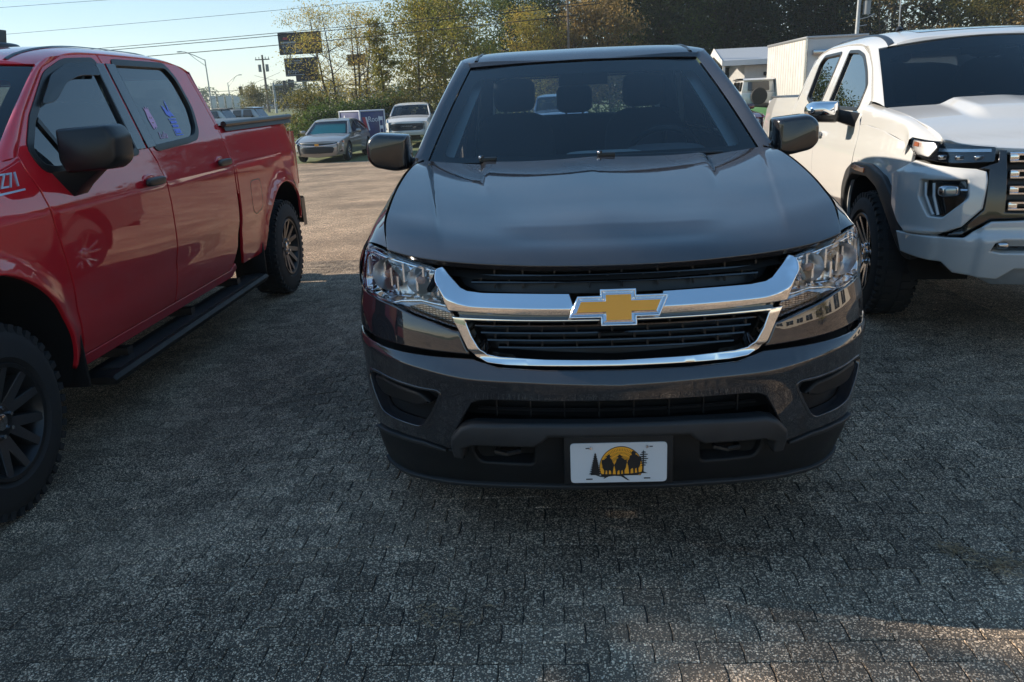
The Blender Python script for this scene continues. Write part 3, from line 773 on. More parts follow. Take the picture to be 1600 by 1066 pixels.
    # chrome wing bar in two halves
    wing = [(S(.553), 1.013), (S(.535), 1.016), (S(.50), .982), (S(.475), .958), (S(.455), .949), (S(.41), .944), (S(.14), .940), (S(.118), .873), (S(.30), .876), (S(.507), .886), (S(.53), .94)]
    tz = Spl([(0, .940), (.14, .940), (.41, .944), (S(.455), .951), (S(.48), .965), (S(.51), .99), (S(.56), 1.016)])
    bz = Spl([(0, .872), (.118, .873), (.3, .876), (S(.507), .886), (S(.53), .93), (S(.56), 1.0)])
    def wing_off(a, b):
        s = abs(a); t = (tz(s)-b)/max(.02, tz(s)-bz(s)); t = max(0, min(1, t))
        return .010+(.040*(t/.62) if t < .62 else (.040 if t < .70 else .040*(1-(t-.70)*.5)))
    for q in (1, -1):
        lines = [[(q*s, lerp(tz(s), bz(s), t)) for s in [.12+.04*i for i in range(12)]] for t in (.60, .64, .69, .72)]
        sheet('grille_bar', [(q*a, b) for a, b in wing], off(FU, wing_off), 'chrome', R0, cell=.018, r=.004, th=.06, lines=lines)
    sheet('grille_surround', sym([(0, .872), (S(.505), .884), (S(.492), .862), (0, .858)]), off(FU, -.012), G, R0, cell=.05, r=.004, th=.02)
    ro = sym([(0, .862), (.30, .864), (S(.505), .868), (S(.482), .82), (S(.458), .765), (S(.435), .742), (S(.40), .727), (S(.34), .720), (S(.22), .717), (0, .715)])
    ri = sym([(0, .8555), (.30, .857), (S(.462), .858), (S(.445), .81), (S(.42), .766), (S(.40), .752), (S(.36), .745), (S(.22), .739), (0, .736)])
    def ring_off(a, b):
        return .022
    sheet('grille_ring', ro, off(FU, lambda a, b: .014+.5*max(0, min(.013, .737-b))+.010*sstep(.75, .77, b)), 'chrome', R0, holes=[ri], cell=.012, r=.003, th=.05)
    # bow tie emblem
    em = [(x*.968, .8955+.022+(z-.8955)*.965) for x, z in [(-.154, .866), (-.124, .930), (-.055, .930), (-.055, .949), (.055, .949), (.055, .931), (.154, .931), (.124, .867), (.055, .867), (.055, .842), (-.055, .842), (-.055, .866)]]
    em = em if area2(em) > 0 else em[::-1]
    def FE(a, b): return Vector((a, -.030+.10*a*a+(b-.917)*.35, b))
    E1 = sheet('emblem', em, FE, 'chrome', R0, cell=.03, r=.003, th=.035, holes=[offset_loop(em, .0065)])
    m = MB(); m.loft([[FE(*p)+Vector((0, -.000, 0)) for p in offset_loop(em, .0062)], [FE(*p)+Vector((0, .009, 0)) for p in offset_loop(em, .0085)], [FE(*p)+Vector((0, -.004, 0)) for p in offset_loop(em, .0168)]], closed=True); m.build('emblem_bevel', 'chrome', E1, smooth=0)
    sheet('emblem_face', offset_loop(em, .0164), off(FE, .0045), 'gold', E1, cell=.03, r=0, th=0)
    # ---- bonnet
    fy = lambda x: float(SY(S(min(abs(x), .9))))+.088
    hw = Spl([(0, .735), (.14, .765), (.30, .777), (.65, .787), (1.0, .775), (1.2, .758)])
    zctr = Spl([(-.02, 1.005), (0, 1.020), (.014, 1.032), (.035, 1.045), (.10, 1.069), (.25, 1.106), (.5, 1.152), (.8, 1.196), (1.05, 1.226), (1.2, 1.243)])
    zdom = Spl([(0, 1.020), (.035, 1.045), (.14, 1.079), (.205, 1.100), (.235, 1.110), (.265, 1.1165), (.5, 1.1545), (.8, 1.2015), (1.05, 1.2385), (1.2, 1.257)])
    zedg = Spl([(0, 1.056), (.012, 1.062), (.05, 1.078), (.16, 1.115), (.30, 1.145), (.65, 1.205), (1.0, 1.250), (1.2, 1.262)])
    dom = Spl([(0, .30), (.25, .345), (.35, .37), (.6, .42), (.9, .465), (1.2, .485)])
    def HF(a, b):
        u = a/.765; x = u*hw(max(0, min(1.2, b))); au = abs(u)
        y0 = fy(x); y1 = 1.265+.115*au**2.2; y = lerp(y0, y1, b/1.2)
        e = au**2.4
        z = lerp(zctr(b), zedg(b), e)-.012*sin(pi*min(1, au))*sstep(.05, .4, b)
        wdt = lerp(.13, .012, sstep(.30, .80, b)); d = dom(b)
        z += (zdom(b)-zctr(b))*(1-sstep(d-wdt*.5, d+wdt*.5, abs(x)))
        c2 = lerp(.535, .705, b/1.0)
        z += .011*sstep(c2-.012, c2+.020, abs(x))*sstep(.0, .25, b)*(1-sstep(.95, 1.2, b))
        return Vector((x, y, z))
    sheet('bonnet', [(-.765, .006)]+[(-.765+i*.09, 0.) for i in range(1, 17)]+[(.765, .006), (.765, 1.2), (-.765, 1.2)], HF, G, R0, cell=.026, r=.004, th=.02, out=(0, 0, 1), lines=[[(-.75, .016), (.75, .016)], [(-.3, .235), (.3, .235)]]+[[(q*(lerp(.535, .705, b)+o)*.765/hw(b), b) for b in np.linspace(.1, 1.05, 12)] for q in (1, -1) for o in (-.012, .004, .020)]+[[(q*(dom(b)+o)*.765/hw(b), b) for b in np.linspace(.55, 1.18, 10)] for q in (1, -1) for o in (-.007, .007)])
    m = MB(); m.loft([[HF(-.765+i*.153, 1.2)+Vector((0, -.02, -.02)) for i in range(11)], [HF(-.765+i*.153, 1.2)+Vector((0, .13, -.02)) for i in range(11)]]); m.build('cowl_panel', 'satin_black', R0, smooth=60)
    m = MB(); m.loft([[HF(-.765+i*.153, j*.24)+Vector((0, .02, -.05)) for i in range(11)] for j in range(6)]); m.build('engine_bay', 'deep_black', R0)
    for x in (-.47, .06):
        c = HF(x, 1.19); m = MB(); m.box((c.x, c.y+.035, c.z+.006), (.075, .03, .022)); m.cyl((c.x-.03, c.y+.03, c.z+.01), (c.x-.03, c.y+.03, c.z+.026), .012); m.tube([(c.x, c.y+.05, c.z), (c.x+.30, c.y+.075, c.z-.004), (c.x+.52, c.y+.09, c.z-.008)], .008, 6); m.build('wiper', 'satin_black', R0, bevel=.003)
        m = MB(); m.se((c.x-.034, c.y+.02, c.z+.018), (.007, .006, .009), 1., n=8, m=6); m.build('washer_jet', 'dull_chrome', R0)
    # ---- front wings
    g = [HF(.765, b) for b in (0.0, .16, .35, .6, .85, 1.05, 1.2)]
    rows = [
        [(.742, .305, 1.060), (.775, .340, 1.066), (.805, .376, 1.067), (.829, .408, 1.058), (.848, .428, 1.028), (.866, .440, .985), (.873, .446, .940), (.872, .448, .900)],
        [(g[1].x+.006, g[1].y, g[1].z-.001), (.800, .47, 1.105), (.822, .49, 1.090), (.850, .52, 1.062), (.876, .53, 1.025), (.894, .54, .985), (.902, .54, .94), (.903, .54, .900)],
        [(g[2].x+.006, g[2].y, g[2].z-.001), (.812, .64, 1.140), (.834, .65, 1.118), (.865, .66, 1.078), (.890, .67, 1.035), (.908, .67, .99), (.917, .67, .945), (.920, .67, .900)],
        [(g[3].x+.006, g[3].y, g[3].z-.001), (.815, .87, 1.185), (.835, .87, 1.155), (.868, .87, 1.105), (.895, .87, 1.055), (.914, .87, 1.0), (.924, .87, .95), (.928, .87, .900)],
        [(g[4].x+.006, g[4].y, g[4].z-.001), (.815, 1.09, 1.222), (.836, 1.09, 1.192), (.868, 1.09, 1.135), (.895, 1.09, 1.075), (.915, 1.09, 1.01), (.924, 1.09, .955), (.928, 1.09, .900)],
        [(g[5].x+.006, g[5].y, g[5].z-.001), (.808, 1.28, 1.246), (.828, 1.28, 1.220), (.860, 1.28, 1.160), (.890, 1.28, 1.09), (.912, 1.28, 1.02), (.921, 1.28, .96), (.925, 1.28, .900)],
        [(g[6].x+.006, g[6].y+.02, g[6].z+.004), (.792, 1.45, 1.275), (.812, 1.46, 1.252), (.845, 1.48, 1.19), (.880, 1.52, 1.11), (.905, 1.56, 1.03), (.919, 1.60, .96), (.924, 1.62, .900)]]
    # refine by splines in both directions
    ys = [i/6 for i in range(7)]; cols = list(zip(*rows)); fine = []
    sp = [[Spl(list(zip(ys, [c[k] for c in col]))) for k in range(3)] for col in cols]
    for i in range(31):
        t = i/30; pts = [[q(t) for q in col] for col in sp]; us = [j/7 for j in range(8)]
        s2 = [Spl(list(zip(us, [p[k] for p in pts]))) for k in range(3)]
        fine.append([Vector((s2[0](j/21), s2[1](j/21), s2[2](j/21))) for j in range(22)])
    m = MB(); m.loft(fine); wings = B.both_mb('front_wing', m, G, R0, smooth=80)
    lowp = [(.56, .895)]+[(1.615, .895), (1.60, .44), (1.50, .42)]+[p for p in arc((.96, .38), .46, 8, 150, 20)]
    B.both('wing_panel', lowp, G, R0, cell=.06)
    m = MB(); m.loft([[(.772, 1.20, 1.226), (.80, 1.14, 1.213), (.83, 1.06, 1.185)], [(.785, 1.30, 1.245), (.812, 1.22, 1.228), (.838, 1.10, 1.192)]])
    # ---- doors and bed
    zr = [(1.60, 1.45), (2.0, 1.60), (2.3, 1.722), (2.6, 1.742), (3.0, 1.742), (3.5, 1.722), (3.8, 1.66)]
    df = [(1.47, 1.275), (1.60, 1.375), (1.80, 1.497), (2.0, 1.594), (2.2, 1.682), (2.33, 1.728)]
    fd = [(1.63, .50), (1.63, 1.0), (1.50, 1.245), (1.48, 1.278)]+df[1:]+[(2.60, 1.738), (2.71, 1.740), (2.76, 1.30), (2.76, .50)]
    rd = [(2.768, .50), (2.768, 1.30), (2.718, 1.740), (3.0, 1.738), (3.4, 1.722), (3.62, 1.67), (3.74, 1.45), (3.80, 1.25), (3.80, .85), (3.70, .60), (3.62, .50)]
    fw = rnd([(1.72, 1.295), (2.0, 1.545), (2.28, 1.672), (2.42, 1.69), (2.64, 1.692), (2.69, 1.285)], .04)
    rw = rnd([(2.82, 1.285), (2.78, 1.692), (3.1, 1.69), (3.38, 1.672), (3.50, 1.62), (3.60, 1.40), (3.62, 1.29)], .04)
    d1 = B.both('front_door', fd, G, R0, holes=[fw], cell=.09); d2 = B.both('rear_door', rd, G, R0, holes=[rw], cell=.09)
    glazing(B, [d1, d2], [fw, rw])
    for d, y in ((d1, 2.60), (d2, 3.60)):
        me = MB().se((B.X(y, 1.08)+.028, y, 1.08), (.016, .10, .022), .6).mesh('door_handle', 'grey_paint')
        for p in d: link('door_handle', me, p)
    B.both('sill', [(1.50, .49), (3.65, .49), (3.72, .40), (1.44, .40)], 'black_plastic', R0, cell=.2)
    bs = [(3.86, .50), (3.86, 1.24), (5.35, 1.27), (5.36, .62), (5.3, .55)]+[p for p in arc((4.22, .38), .46, 20, 166, 18)]
    B.both('bed_side', bs, G, R0, cell=.08)
    cp = [(3.806, 1.25), (3.745, 1.45), (3.63, 1.668), (3.74, 1.62), (3.83, 1.30), (3.83, 1.0), (3.806, 1.0)]
    B.both('rear_pillar', cp, G, R0, cell=.08)
    WS, RF, Hh, roof = cab_top(R0, B, G, .752, 1.398, 1.250, .600, 2.175, 1.680, .128, .075, zr, [(2.0, 1.655), (2.10, 1.692), (2.2, 1.728), (2.35, 1.756), (2.6, 1.775), (3.0, 1.787), (3.5, 1.772), (3.75, 1.72)], 3.76, door_front=df)
    for q in (1, -1):
        m = MB(); rows = []
        for i in range(12):
            y = 2.19+i*.138; p = RF(q*.600*B.X(2.47, 1.74)/B.X(2.47, 1.74), y)
            n0 = RF(q*.545, y); n1 = RF(q*.565, y)
            rows.append([n0+Vector((0, 0, .003)), n0.lerp(n1, .5)+Vector((0, 0, .007)), n1+Vector((0, 0, .003))])
        m.loft(rows); m.build('roof_ditch_strip', 'satin_black', roof, smooth=70)
    # back of cab
    def BK(a, b): return Vector((a, 3.83-max(0, b-1.25)*.28, b))
    sheet('cab_back', [(-.86, .9), (.86, .9), (.80, 1.28), (.66, 1.70), (.4, 1.735), (-.4, 1.735), (-.66, 1.70), (-.80, 1.28)], BK, G, R0, out=(0, 1, 0), cell=.2, holes=[rnd([(-.60, 1.28), (.60, 1.28), (.54, 1.64), (-.54, 1.64)], .05)])
    sheet('rear_window', rnd([(-.61, 1.27), (.61, 1.27), (.55, 1.65), (-.55, 1.65)], .05), BK, 'ws_glass', R0, out=(0, 1, 0), cell=.3, r=0, th=0)
    m = MB(); m.box((0, 5.36, .93), (1.66, .05, .66)); m.build('tailgate', G, R0, bevel=.012)
    m = MB(); m.box((0, 5.44, .55), (1.66, .13, .17)); m.build('rear_bumper', 'chrome', R0, bevel=.02)
    m = MB(); m.box((0, 4.6, .72), (1.5, 1.45, .06)); m.box((0, 3.88, .98), (1.7, .03, .55))
    for q in (1, -1): m.box((q*.80, 4.6, 1.0), (.05, 1.45, .55)); m.box((q*.86, 4.6, 1.262), (.09, 1.48, .025))
    m.build('bed_liner', 'black_plastic', R0, smooth=0)
    # running gear and interior
    dark_core(R0, [((0, 2.8, .48), (.9, 4.6, .22)), ((0, .95, .80), (.86, 1.15, .42)), ((0, 2.65, .72), (1.62, 2.2, .42)), ((0, .62, .62), (1.1, .5, .4))])
    for ya in (.96, 4.22): arch_liner(B, R0, ya, .38, .46)
    wheel_meshes('grey', .372, .255, .23, 5, True, 'machined', None, lug=False)
    for x, y in ((.79, .96), (-.79, .96), (.79, 4.22), (-.79, 4.22)): put_wheel(R0, 'grey', x, y, .372)
    m = MB(); m.loft([[(-.74, 1.42, 1.215), (0, 1.30, 1.225), (.74, 1.42, 1.215)], [(-.76, 1.75, 1.20), (0, 1.66, 1.225), (.76, 1.75, 1.20)], [(-.76, 1.95, 1.12), (0, 1.92, 1.13), (.76, 1.95, 1.12)], [(-.76, 2.0, .95), (0, 1.95, .95), (.76, 2.0, .95)]]); m.se((.39, 1.80, 1.215), (.20, .12, .05), .6); m.build('dashboard', 'interior', R0)
    m = MB(); m.se((.08, 1.72, 1.232), (.19, .08, .018), .6); m.build('dash_speaker', 'trim_grey', R0)
    steering(R0, .40, 1.98, 1.17)
    for x in (-.40, .40): seat(R0, x, 2.45, .70)
    seat(R0, 0, 3.32, .68, w=1.3, back=.58)
    for q in (1, -1):
        m = MB(); rows = []
        for i in range(9):
            t = i/8; p = WS(q*.70, (.05+.9*t)*Hh); rows.append([p+Vector((q*.02, .05, -.02)), p+Vector((-q*.05, .10, -.02)), p+Vector((-q*.035, .19, -.03)), p+Vector((q*.01, .2, -.03))])
        m.loft(rows); m.build('pillar_trim', 'trim_grey', R0, smooth=60)
        m = MB(); m.loft([[(q*.66, 2.72, 1.10), (q*.60, 2.70, 1.62)], [(q*.66, 2.9, 1.10), (q*.60, 2.88, 1.62)]]); m.loft([[(q*.60, 3.45, 1.15), (q*.56, 3.4, 1.62)], [(q*.6, 3.75, 1.15), (q*.56, 3.68, 1.62)]]); m.build('door_trim', 'trim_grey', R0, smooth=0)
    m = MB(); rows = []
    for y in (2.2, 2.6, 3.1, 3.6): rows.append([Vector((x, y, RF(x, y).z-.045)) for x in (-.54, -.3, 0, .3, .54)])
    m.loft(rows); m.build('headliner', 'interior', R0)
    m = MB(); m.box((0, 2.16, 1.60), (.26, .03, .07)); m.cyl((0, 2.13, 1.66), (0, 2.16, 1.61), .012); m.build('rear_view_mirror', 'satin_black', R0, bevel=.01)
    # ---- door mirrors
    mp = rnd([(.858, 1.374), (1.018, 1.388), (1.062, 1.352), (1.068, 1.262), (1.035, 1.222), (.925, 1.198), (.856, 1.212)], [.02, .04, .035, .035, .04, .03, .02], 6)
    for q in (1, -1):
        m = puff(mp, .135, lambda a, b, d: Vector((q*a, 1.665-d, b)), steps=((0, .97), (.15, 1.), (.55, .985), (.78, .955), (.90, .91), (.97, .85), (1., .74)))
        mo = m.build('door_mirror', 'mirror_shell', R0, smooth=70)
        m = MB(); m.prism([(q*(.87), 1.667, 1.225), (q*1.02, 1.667, 1.23), (q*1.05, 1.667, 1.27), (q*1.05, 1.667, 1.33), (q*1.0, 1.667, 1.37), (q*.87, 1.667, 1.36)], (0, .004, 0)); m.build('mirror_glass', 'chrome', mo)
        m = MB(); m.tube([(q*.80, 1.68, 1.24), (q*.87, 1.64, 1.23), (q*.93, 1.63, 1.235)], [.03, .028, .03], 10); m.build('mirror_arm', 'satin_black', mo)
    return R0
M['turn_grid'] = None; M['bulb_cap'] = pbr('bulb_cap', (.55, .30, .22), rough=.3, coat=.5); M['mirror_shell'] = pbr('mirror_shell', (.012, .011, .012), rough=.25, coat=1.)
def _tg():
    m, nt, out = new_mat('turn_grid'); L = nt.links.new
    b = N(nt, 'ShaderNodeBsdfPrincipled'); b.inputs['Metallic'].default_value = .8; b.inputs['Roughness'].default_value = .22
    tc = N(nt, 'ShaderNodeTexCoord'); br = N(nt, 'ShaderNodeTexBrick', i_Scale=1.)
    br.offset = 0; br.inputs['Color1'].default_value = (.62, .56, .52, 1); br.inputs['Color2'].default_value = (.40, .30, .26, 1); br.inputs['Mortar'].default_value = (.03, .02, .02, 1)
    br.inputs['Mortar Size'].default_value = .0012; br.inputs['Brick Width'].default_value = .011; br.inputs['Row Height'].default_value = .006
    sx = N(nt, 'ShaderNodeSeparateXYZ'); cx = N(nt, 'ShaderNodeCombineXYZ'); L(tc.outputs['Object'], sx.inputs[0]); L(sx.outputs[0], cx.inputs[0]); L(sx.outputs[2], cx.inputs[1]); L(cx.outputs[0], br.inputs['Vector'])
    L(br.outputs[0], b.inputs['Base Color'])
    bp = N(nt, 'ShaderNodeBump', i_Strength=.8, i_Distance=.002, invert=True); L(br.outputs['Fac'], bp.inputs['Height']); L(bp.outputs[0], b.inputs['Normal'])
    L(b.outputs[0], out.inputs[0]); M['turn_grid'] = m
_tg()
# ------------------------------------------------------------------ red pickup on the left
def build_red_pickup():
    R0 = thing('pickup_truck', 'red crew cab pickup with black wheels, black mirror and covered bed, on the left', 'pickup truck', (-3.41, -.53, -.07), radians(1.2))
    B = Body(1.0, [(.38, -.10), (.50, -.055), (.62, -.030), (.72, -.022), (.80, -.008), (.95, 0.), (1.19, -.001), (1.212, -.004), (1.25, -.015), (1.40, -.050)], 1.40, .335,
             taper=[(.25, .20), (.45, .10), (.7, .03), (1.05, 0.)], tail=[(5.2, 0.), (5.6, .02), (5.78, .07)], arches=[(1.12, .41, .60), (5.08, .41, .57)], amp=.030, wid=.055)
    P = 'red_paint'; EXB = {}
    zr = [(1.9, 1.63), (2.12, 1.80), (2.41, 1.897), (2.8, 1.925), (3.4, 1.925), (3.75, 1.905), (3.95, 1.86), (4.05, 1.80)]
    df = [(1.655, 1.44), (1.87, 1.62), (2.2, 1.834), (2.42, 1.898)]
    fend = [(.55, .60), (.55, 1.22), (.8, 1.27), (1.2, 1.335), (1.55, 1.40), (1.655, 1.425), (1.665, 1.38), (1.70, 1.285), (1.713, 1.133), (1.776, .75), (1.80, .60), (1.80, .47), (1.74, .45)]+[p for p in arc((1.12, .41), .60, 2, 160, 26)]
    B.both('front_wing', fend, P, R0, cell=.05, r=.006)
    fd = [(1.83, .47), (1.81, .60), (1.784, .75), (1.721, 1.133), (1.708, 1.285), (1.665, 1.38), (1.657, 1.445)]+df[1:]+[(2.60, 1.912), (2.785, 1.918), (2.815, 1.82), (2.815, 1.46), (2.885, 1.32), (2.905, 1.07), (2.90, .80), (2.86, .47)]
    rd = [(2.87, .47), (2.91, .80), (2.914, 1.07), (2.894, 1.322), (2.824, 1.462), (2.824, 1.82), (2.795, 1.918), (3.4, 1.918), (3.80, 1.895), (3.90, 1.855), (3.95, 1.65), (3.985, 1.45), (4.00, 1.28), (3.99, 1.05), (3.98, .80), (3.93, .62), (3.87, .53), (3.83, .47)]
    fw = rnd([(1.775, 1.455), (1.905, 1.58), (2.20, 1.782), (2.42, 1.850), (2.71, 1.866), (2.69, 1.405), (1.89, 1.372), (1.80, 1.392)], [.03, .03, .05, .05, .02, .02, .04, .03])
    rw = rnd([(2.93, 1.868), (3.58, 1.872), (3.66, 1.80), (3.69, 1.62), (3.62, 1.49), (3.55, 1.445), (3.40, 1.430), (2.94, 1.410)], [.02, .03, .05, .05, .03, .03, .05, .02])
    d1 = B.both('front_door', fd, P, R0, holes=[fw], cell=.055, r=.004); d2 = B.both('rear_door', rd, P, R0, holes=[rw], cell=.055, r=.004)
    glazing(B, [d1, d2], [fw, rw], trim_w=.034)
    B.both('pillar_cover', [(2.715, 1.868), (2.807, 1.872), (2.807, 1.40), (2.695, 1.40)], 'gloss_black', d1, d=.007, cell=.1, r=.003, th=.01)
    B.both('pillar_cover', [(2.828, 1.872), (2.928, 1.872), (2.94, 1.405), (2.832, 1.40)], 'gloss_black', d2, d=.007, cell=.1, r=.003, th=.01)
    # quarter division and rain guard on the front window
    for pd in d1:
        me = sheet('window_divider', [(1.93, 1.58), (1.955, 1.60), (2.06, 1.385), (2.03, 1.383)], off(B.F(1), .0), 'satin_black', out=(1, 0, 0), r=.002, th=.012, cell=.1, as_mesh=True); link('window_divider', me, pd)
        vis = rnd([(1.98, 1.645), (2.20, 1.79), (2.42, 1.858), (2.70, 1.874), (2.70, 1.80), (2.48, 1.795), (2.30, 1.755), (2.12, 1.66)], .05)
        me = sheet('rain_guard', vis, off(B.F(1), lambda a, b: .008+.02*sstep(1.88, 1.72, b)), 'guard', out=(1, 0, 0), r=.002, th=.003, cell=.06, as_mesh=True); link('rain_guard', me, pd)
    for d, y, z in ((d1, 2.71, 1.222), (d2, 3.80, 1.243)):
        h = MB(); h.se((B.X(y, z)+.032, y, z), (.015, .115, .024), .55); me = h.mesh('door_handle', 'satin_black')
        c = MB(); c.se((B.X(y, z)-.004, y-.01, z), (.008, .075, .042), .8); mc = c.mesh('handle_cup', 'red_paint')
        for p in d: link('door_handle', me, p); link('handle_cup', mc, p)
    # lower cladding line, sill
    B.both('sill', [(1.81, .463), (3.83, .463), (3.90, .50), (3.95, .46), (3.90, .40), (1.78, .40)], P, R0, cell=.12)
    # bed
    bs = [(4.035, .58), (4.05, 1.10), (4.025, 1.43), (4.03, 1.475), (5.70, 1.500), (5.745, 1.40), (5.765, 1.28), (5.775, 1.12), (5.76, .80), (5.74, .72), (5.66, .70), (5.62, .60)]+[p for p in arc((5.08, .41), .57, 18, 172, 26)]+[(4.43, .46), (4.10, .46)]
    bed = B.both('bed_side', bs, P, R0, cell=.05, r=.006)
    ful = rnd([(4.29, 1.06), (4.29, .84), (4.36, .80), (4.52, .84), (4.52, 1.06)], .05)
    ol = offset_loop(ful if area2(ful) > 0 else ful[::-1], -.006)
    me = sheet('fuel_flap', ful, off(B.F(1), .001), P, out=(1, 0, 0), as_mesh=True, cell=.06, r=.003, th=.002)
    m2 = sheet('flap_gap', ol, off(B.F(1), .0006), 'satin_black', out=(1, 0, 0), holes=[ful], as_mesh=True, cell=.06, r=0, th=0)
    link('fuel_flap', me, bed[0]); link('flap_gap', m2, bed[0])
    cp = [(4.018, 1.43), (4.01, 1.28), (4.008, 1.0), (4.03, 1.0), (4.04, 1.44), (4.03, 1.50), (4.0, 1.70), (3.965, 1.84), (3.90, 1.87), (3.955, 1.65), (3.995, 1.45)]
    B.both('rear_pillar', [(4.008, 1.0), (4.026, 1.0), (4.045, 1.20), (4.030, 1.50), (4.0, 1.70), (3.965, 1.84), (3.909, 1.853), (3.957, 1.65), (3.993, 1.45), (4.008, 1.28)], P, R0, cell=.06)
    # cab top
    WS, RF, Hh, roof = cab_top(R0, B, P, .905, 1.50, 1.40, .795, 2.16, 1.845, .20, .09, zr, [(2.0, 1.83), (2.07, 1.868), (2.2, 1.905), (2.5, 1.955), (2.9, 1.985), (3.4, 1.985), (3.8, 1.955), (4.05, 1.87)], 4.0, door_front=df, cell=.06)
    for q in (1, -1):
        m = MB(); rows = []
        for i in range(20):
            y = 2.16+i*.094; n0 = RF(q*.735*.84, y); n1 = RF(q*.765*.84, y)
            rows.append([n0+Vector((0, 0, .002)), n0.lerp(n1, .5)+Vector((0, 0, .008)), n1+Vector((0, 0, .002))])
        m.loft(rows); m.build('roof_ditch_strip', 'satin_black', roof, smooth=70)
    c = RF(.0, 3.12); m = MB()
    m.loft([[(x*(1-.85*z/.11), 3.04+y*(1-.35*z/.11)+z*.9, c.z+.02+z) for x, y in ((-.03, 0), (-.02, .03), (-.02, .15), (0, .19), (.02, .15), (.02, .03), (.03, 0), (0, -.03))] for z in (0, .03, .06, .09, .11)], closed=True)
    m.f.append(tuple(range(32, 40))); m.build('roof_antenna', 'satin_black', roof, smooth=60)
    m = MB(); m.se((0, 3.13, c.z+.018), (.085, .16, .035), .55); m.build('antenna_base', 'satin_black', roof)
    def BK(a, b): return Vector((a, 4.03-max(0, b-1.42)*.16, b))
    sheet('cab_back', [(-.95, .95), (.95, .95), (.94, 1.42), (.80, 1.86), (.5, 1.93), (-.5, 1.93), (-.80, 1.86), (-.94, 1.42)], BK, P, R0, out=(0, 1, 0), cell=.25, holes=[rnd([(-.72, 1.45), (.72, 1.45), (.66, 1.82), (-.66, 1.82)], .05)])
    sheet('rear_window', rnd([(-.73, 1.44), (.73, 1.44), (.67, 1.83), (-.67, 1.83)], .05), BK, 'tint_glass', R0, out=(0, 1, 0), cell=.3, r=0, th=0)
    # bed cover, tailgate, lamps, bumper
    m = MB(); rows = []
    for x in (-.955, -.945, -.90, -.5, 0, .5, .90, .945, .955):
        dz = {.955: -.03, .945: .008, .90: .026, .5: .034, 0: .036}[abs(x)]
        rows.append([Vector((x, y, 1.475+.012*(y-4.06)/1.65+dz)) for y in (4.06, 4.075, 4.5, 5.0, 5.4, 5.68, 5.70)])
    m.loft(rows); tn = m.build('bed_cover', 'tonneau', R0, smooth=50)
    for q in (1, -1):
        m = MB(); m.tube([(q*.945, 4.06, 1.495), (q*.945, 5.70, 1.512)], .022, 8); m.build('cover_rail', 'satin_black', tn)
    m = MB(); m.box((0, 5.755, 1.10), (1.56, .06, .72)); m.build('tailgate', P, R0, bevel=.015)
    m = MB(); m.se((0, 5.72, 1.49), (.80, .07, .022), .4); m.build('tailgate_spoiler', 'satin_black', R0)
    for q in (1, -1):
        m = MB(); m.loft([[(q*.93, 5.66, z), (q*.958, 5.70, z), (q*.945, 5.775, z), (q*.85, 5.80, z), (q*.78, 5.795, z)] for z in (.90, .92, 1.15, 1.36, 1.38)]); m.build('tail_lamp', 'red_lens', R0, smooth=50)
        m = MB(); m.loft([[(q*x, y, z) for z in (.50, .56, .70, .76)] for x, y in ((.62, 5.99), (.80, 5.98), (.92, 5.92), (.965, 5.80), (.962, 5.70))]); m.build('bumper_end', 'satin_black', R0, smooth=40)
    m = MB(); m.box((0, 5.90, .63), (1.3, .18, .22)); m.build('rear_bumper', 'satin_black', R0, bevel=.03)
    m = MB(); m.box((0, 5.98, .52), (.10, .16, .07)); m.build('tow_hitch', 'satin_black', R0, bevel=.006)
    # running board on brackets
    for q in (1, -1):
        m = MB(); rows = []
        for y in (1.95, 1.97, 2.05, 4.20, 4.40, 4.42):
            k = .6 if y in (1.95, 4.42) else 1
            rows.append([Vector((q*x, y, .29+z*k)) for x, z in ((.80, -.015), (.90, -.035), (.985, -.03), (1.0, 0), (.985, .022), (.93, .026), (.80, .02))])
        m.loft(rows, closed=True); m.f += [tuple(range(6, -1, -1)), tuple(range(35, 42))]
        sb = m.build('side_step', 'black_plastic', R0, smooth=40)
        m = MB(); m.box((q*.915, 3.16, .318), (.10, 2.2, .006)); m.build('step_pad', 'grey_plastic', sb, smooth=0)
        for y in (2.3, 3.15, 4.0):
            m = MB(); m.box((q*.74, y, .34), (.34, .06, .05)); m.build('step_bracket', 'satin_black', sb, smooth=0)
        m = MB(); m.box((q*.84, 1.775, .50), (.26, .018, .36)); m.build('mud_flap', 'black_plastic', R0, bevel=.006)
        m = MB(); m.box((q*.84, 4.475, .44), (.26, .018, .40)); m.build('mud_flap', 'black_plastic', R0, bevel=.006)
    # side mirrors
    mp = rnd([(2.03, 1.50), (2.42, 1.505), (2.45, 1.40), (2.43, 1.345), (2.05, 1.30), (2.01, 1.36)], .03)
    for q in (1, -1):
        pol = rnd([(.985, 1.545), (1.22, 1.555), (1.25, 1.50), (1.245, 1.39), (1.20, 1.352), (1.0, 1.342), (.975, 1.40)], [.012, .022, .02, .025, .02, .012, .012], 5)
        m = puff(pol, .17, lambda a, b, d: Vector((q*(a+.02), 2.02-d+(a-1.1)*.12, b)), steps=((0, .96), (.12, 1.), (.65, .99), (.88, .965), (.96, .92), (1., .85)))
        mo = m.build('door_mirror', 'satin_black', R0, smooth=60)
        m = MB(); m.loft([[(q*(x), y, z) for x, y, z in r] for r in ([(.955, 1.83, 1.355), (.97, 2.05, 1.355), (.985, 2.06, 1.23), (.98, 1.93, 1.22)], [(1.05, 1.88, 1.36), (1.06, 2.02, 1.36), (1.05, 2.02, 1.28), (1.04, 1.92, 1.28)], [(1.14, 1.90, 1.39), (1.14, 2.01, 1.39), (1.14, 2.01, 1.35), (1.14, 1.92, 1.35)])], closed=True); m.build('mirror_arm', 'satin_black', mo, bevel=.006)
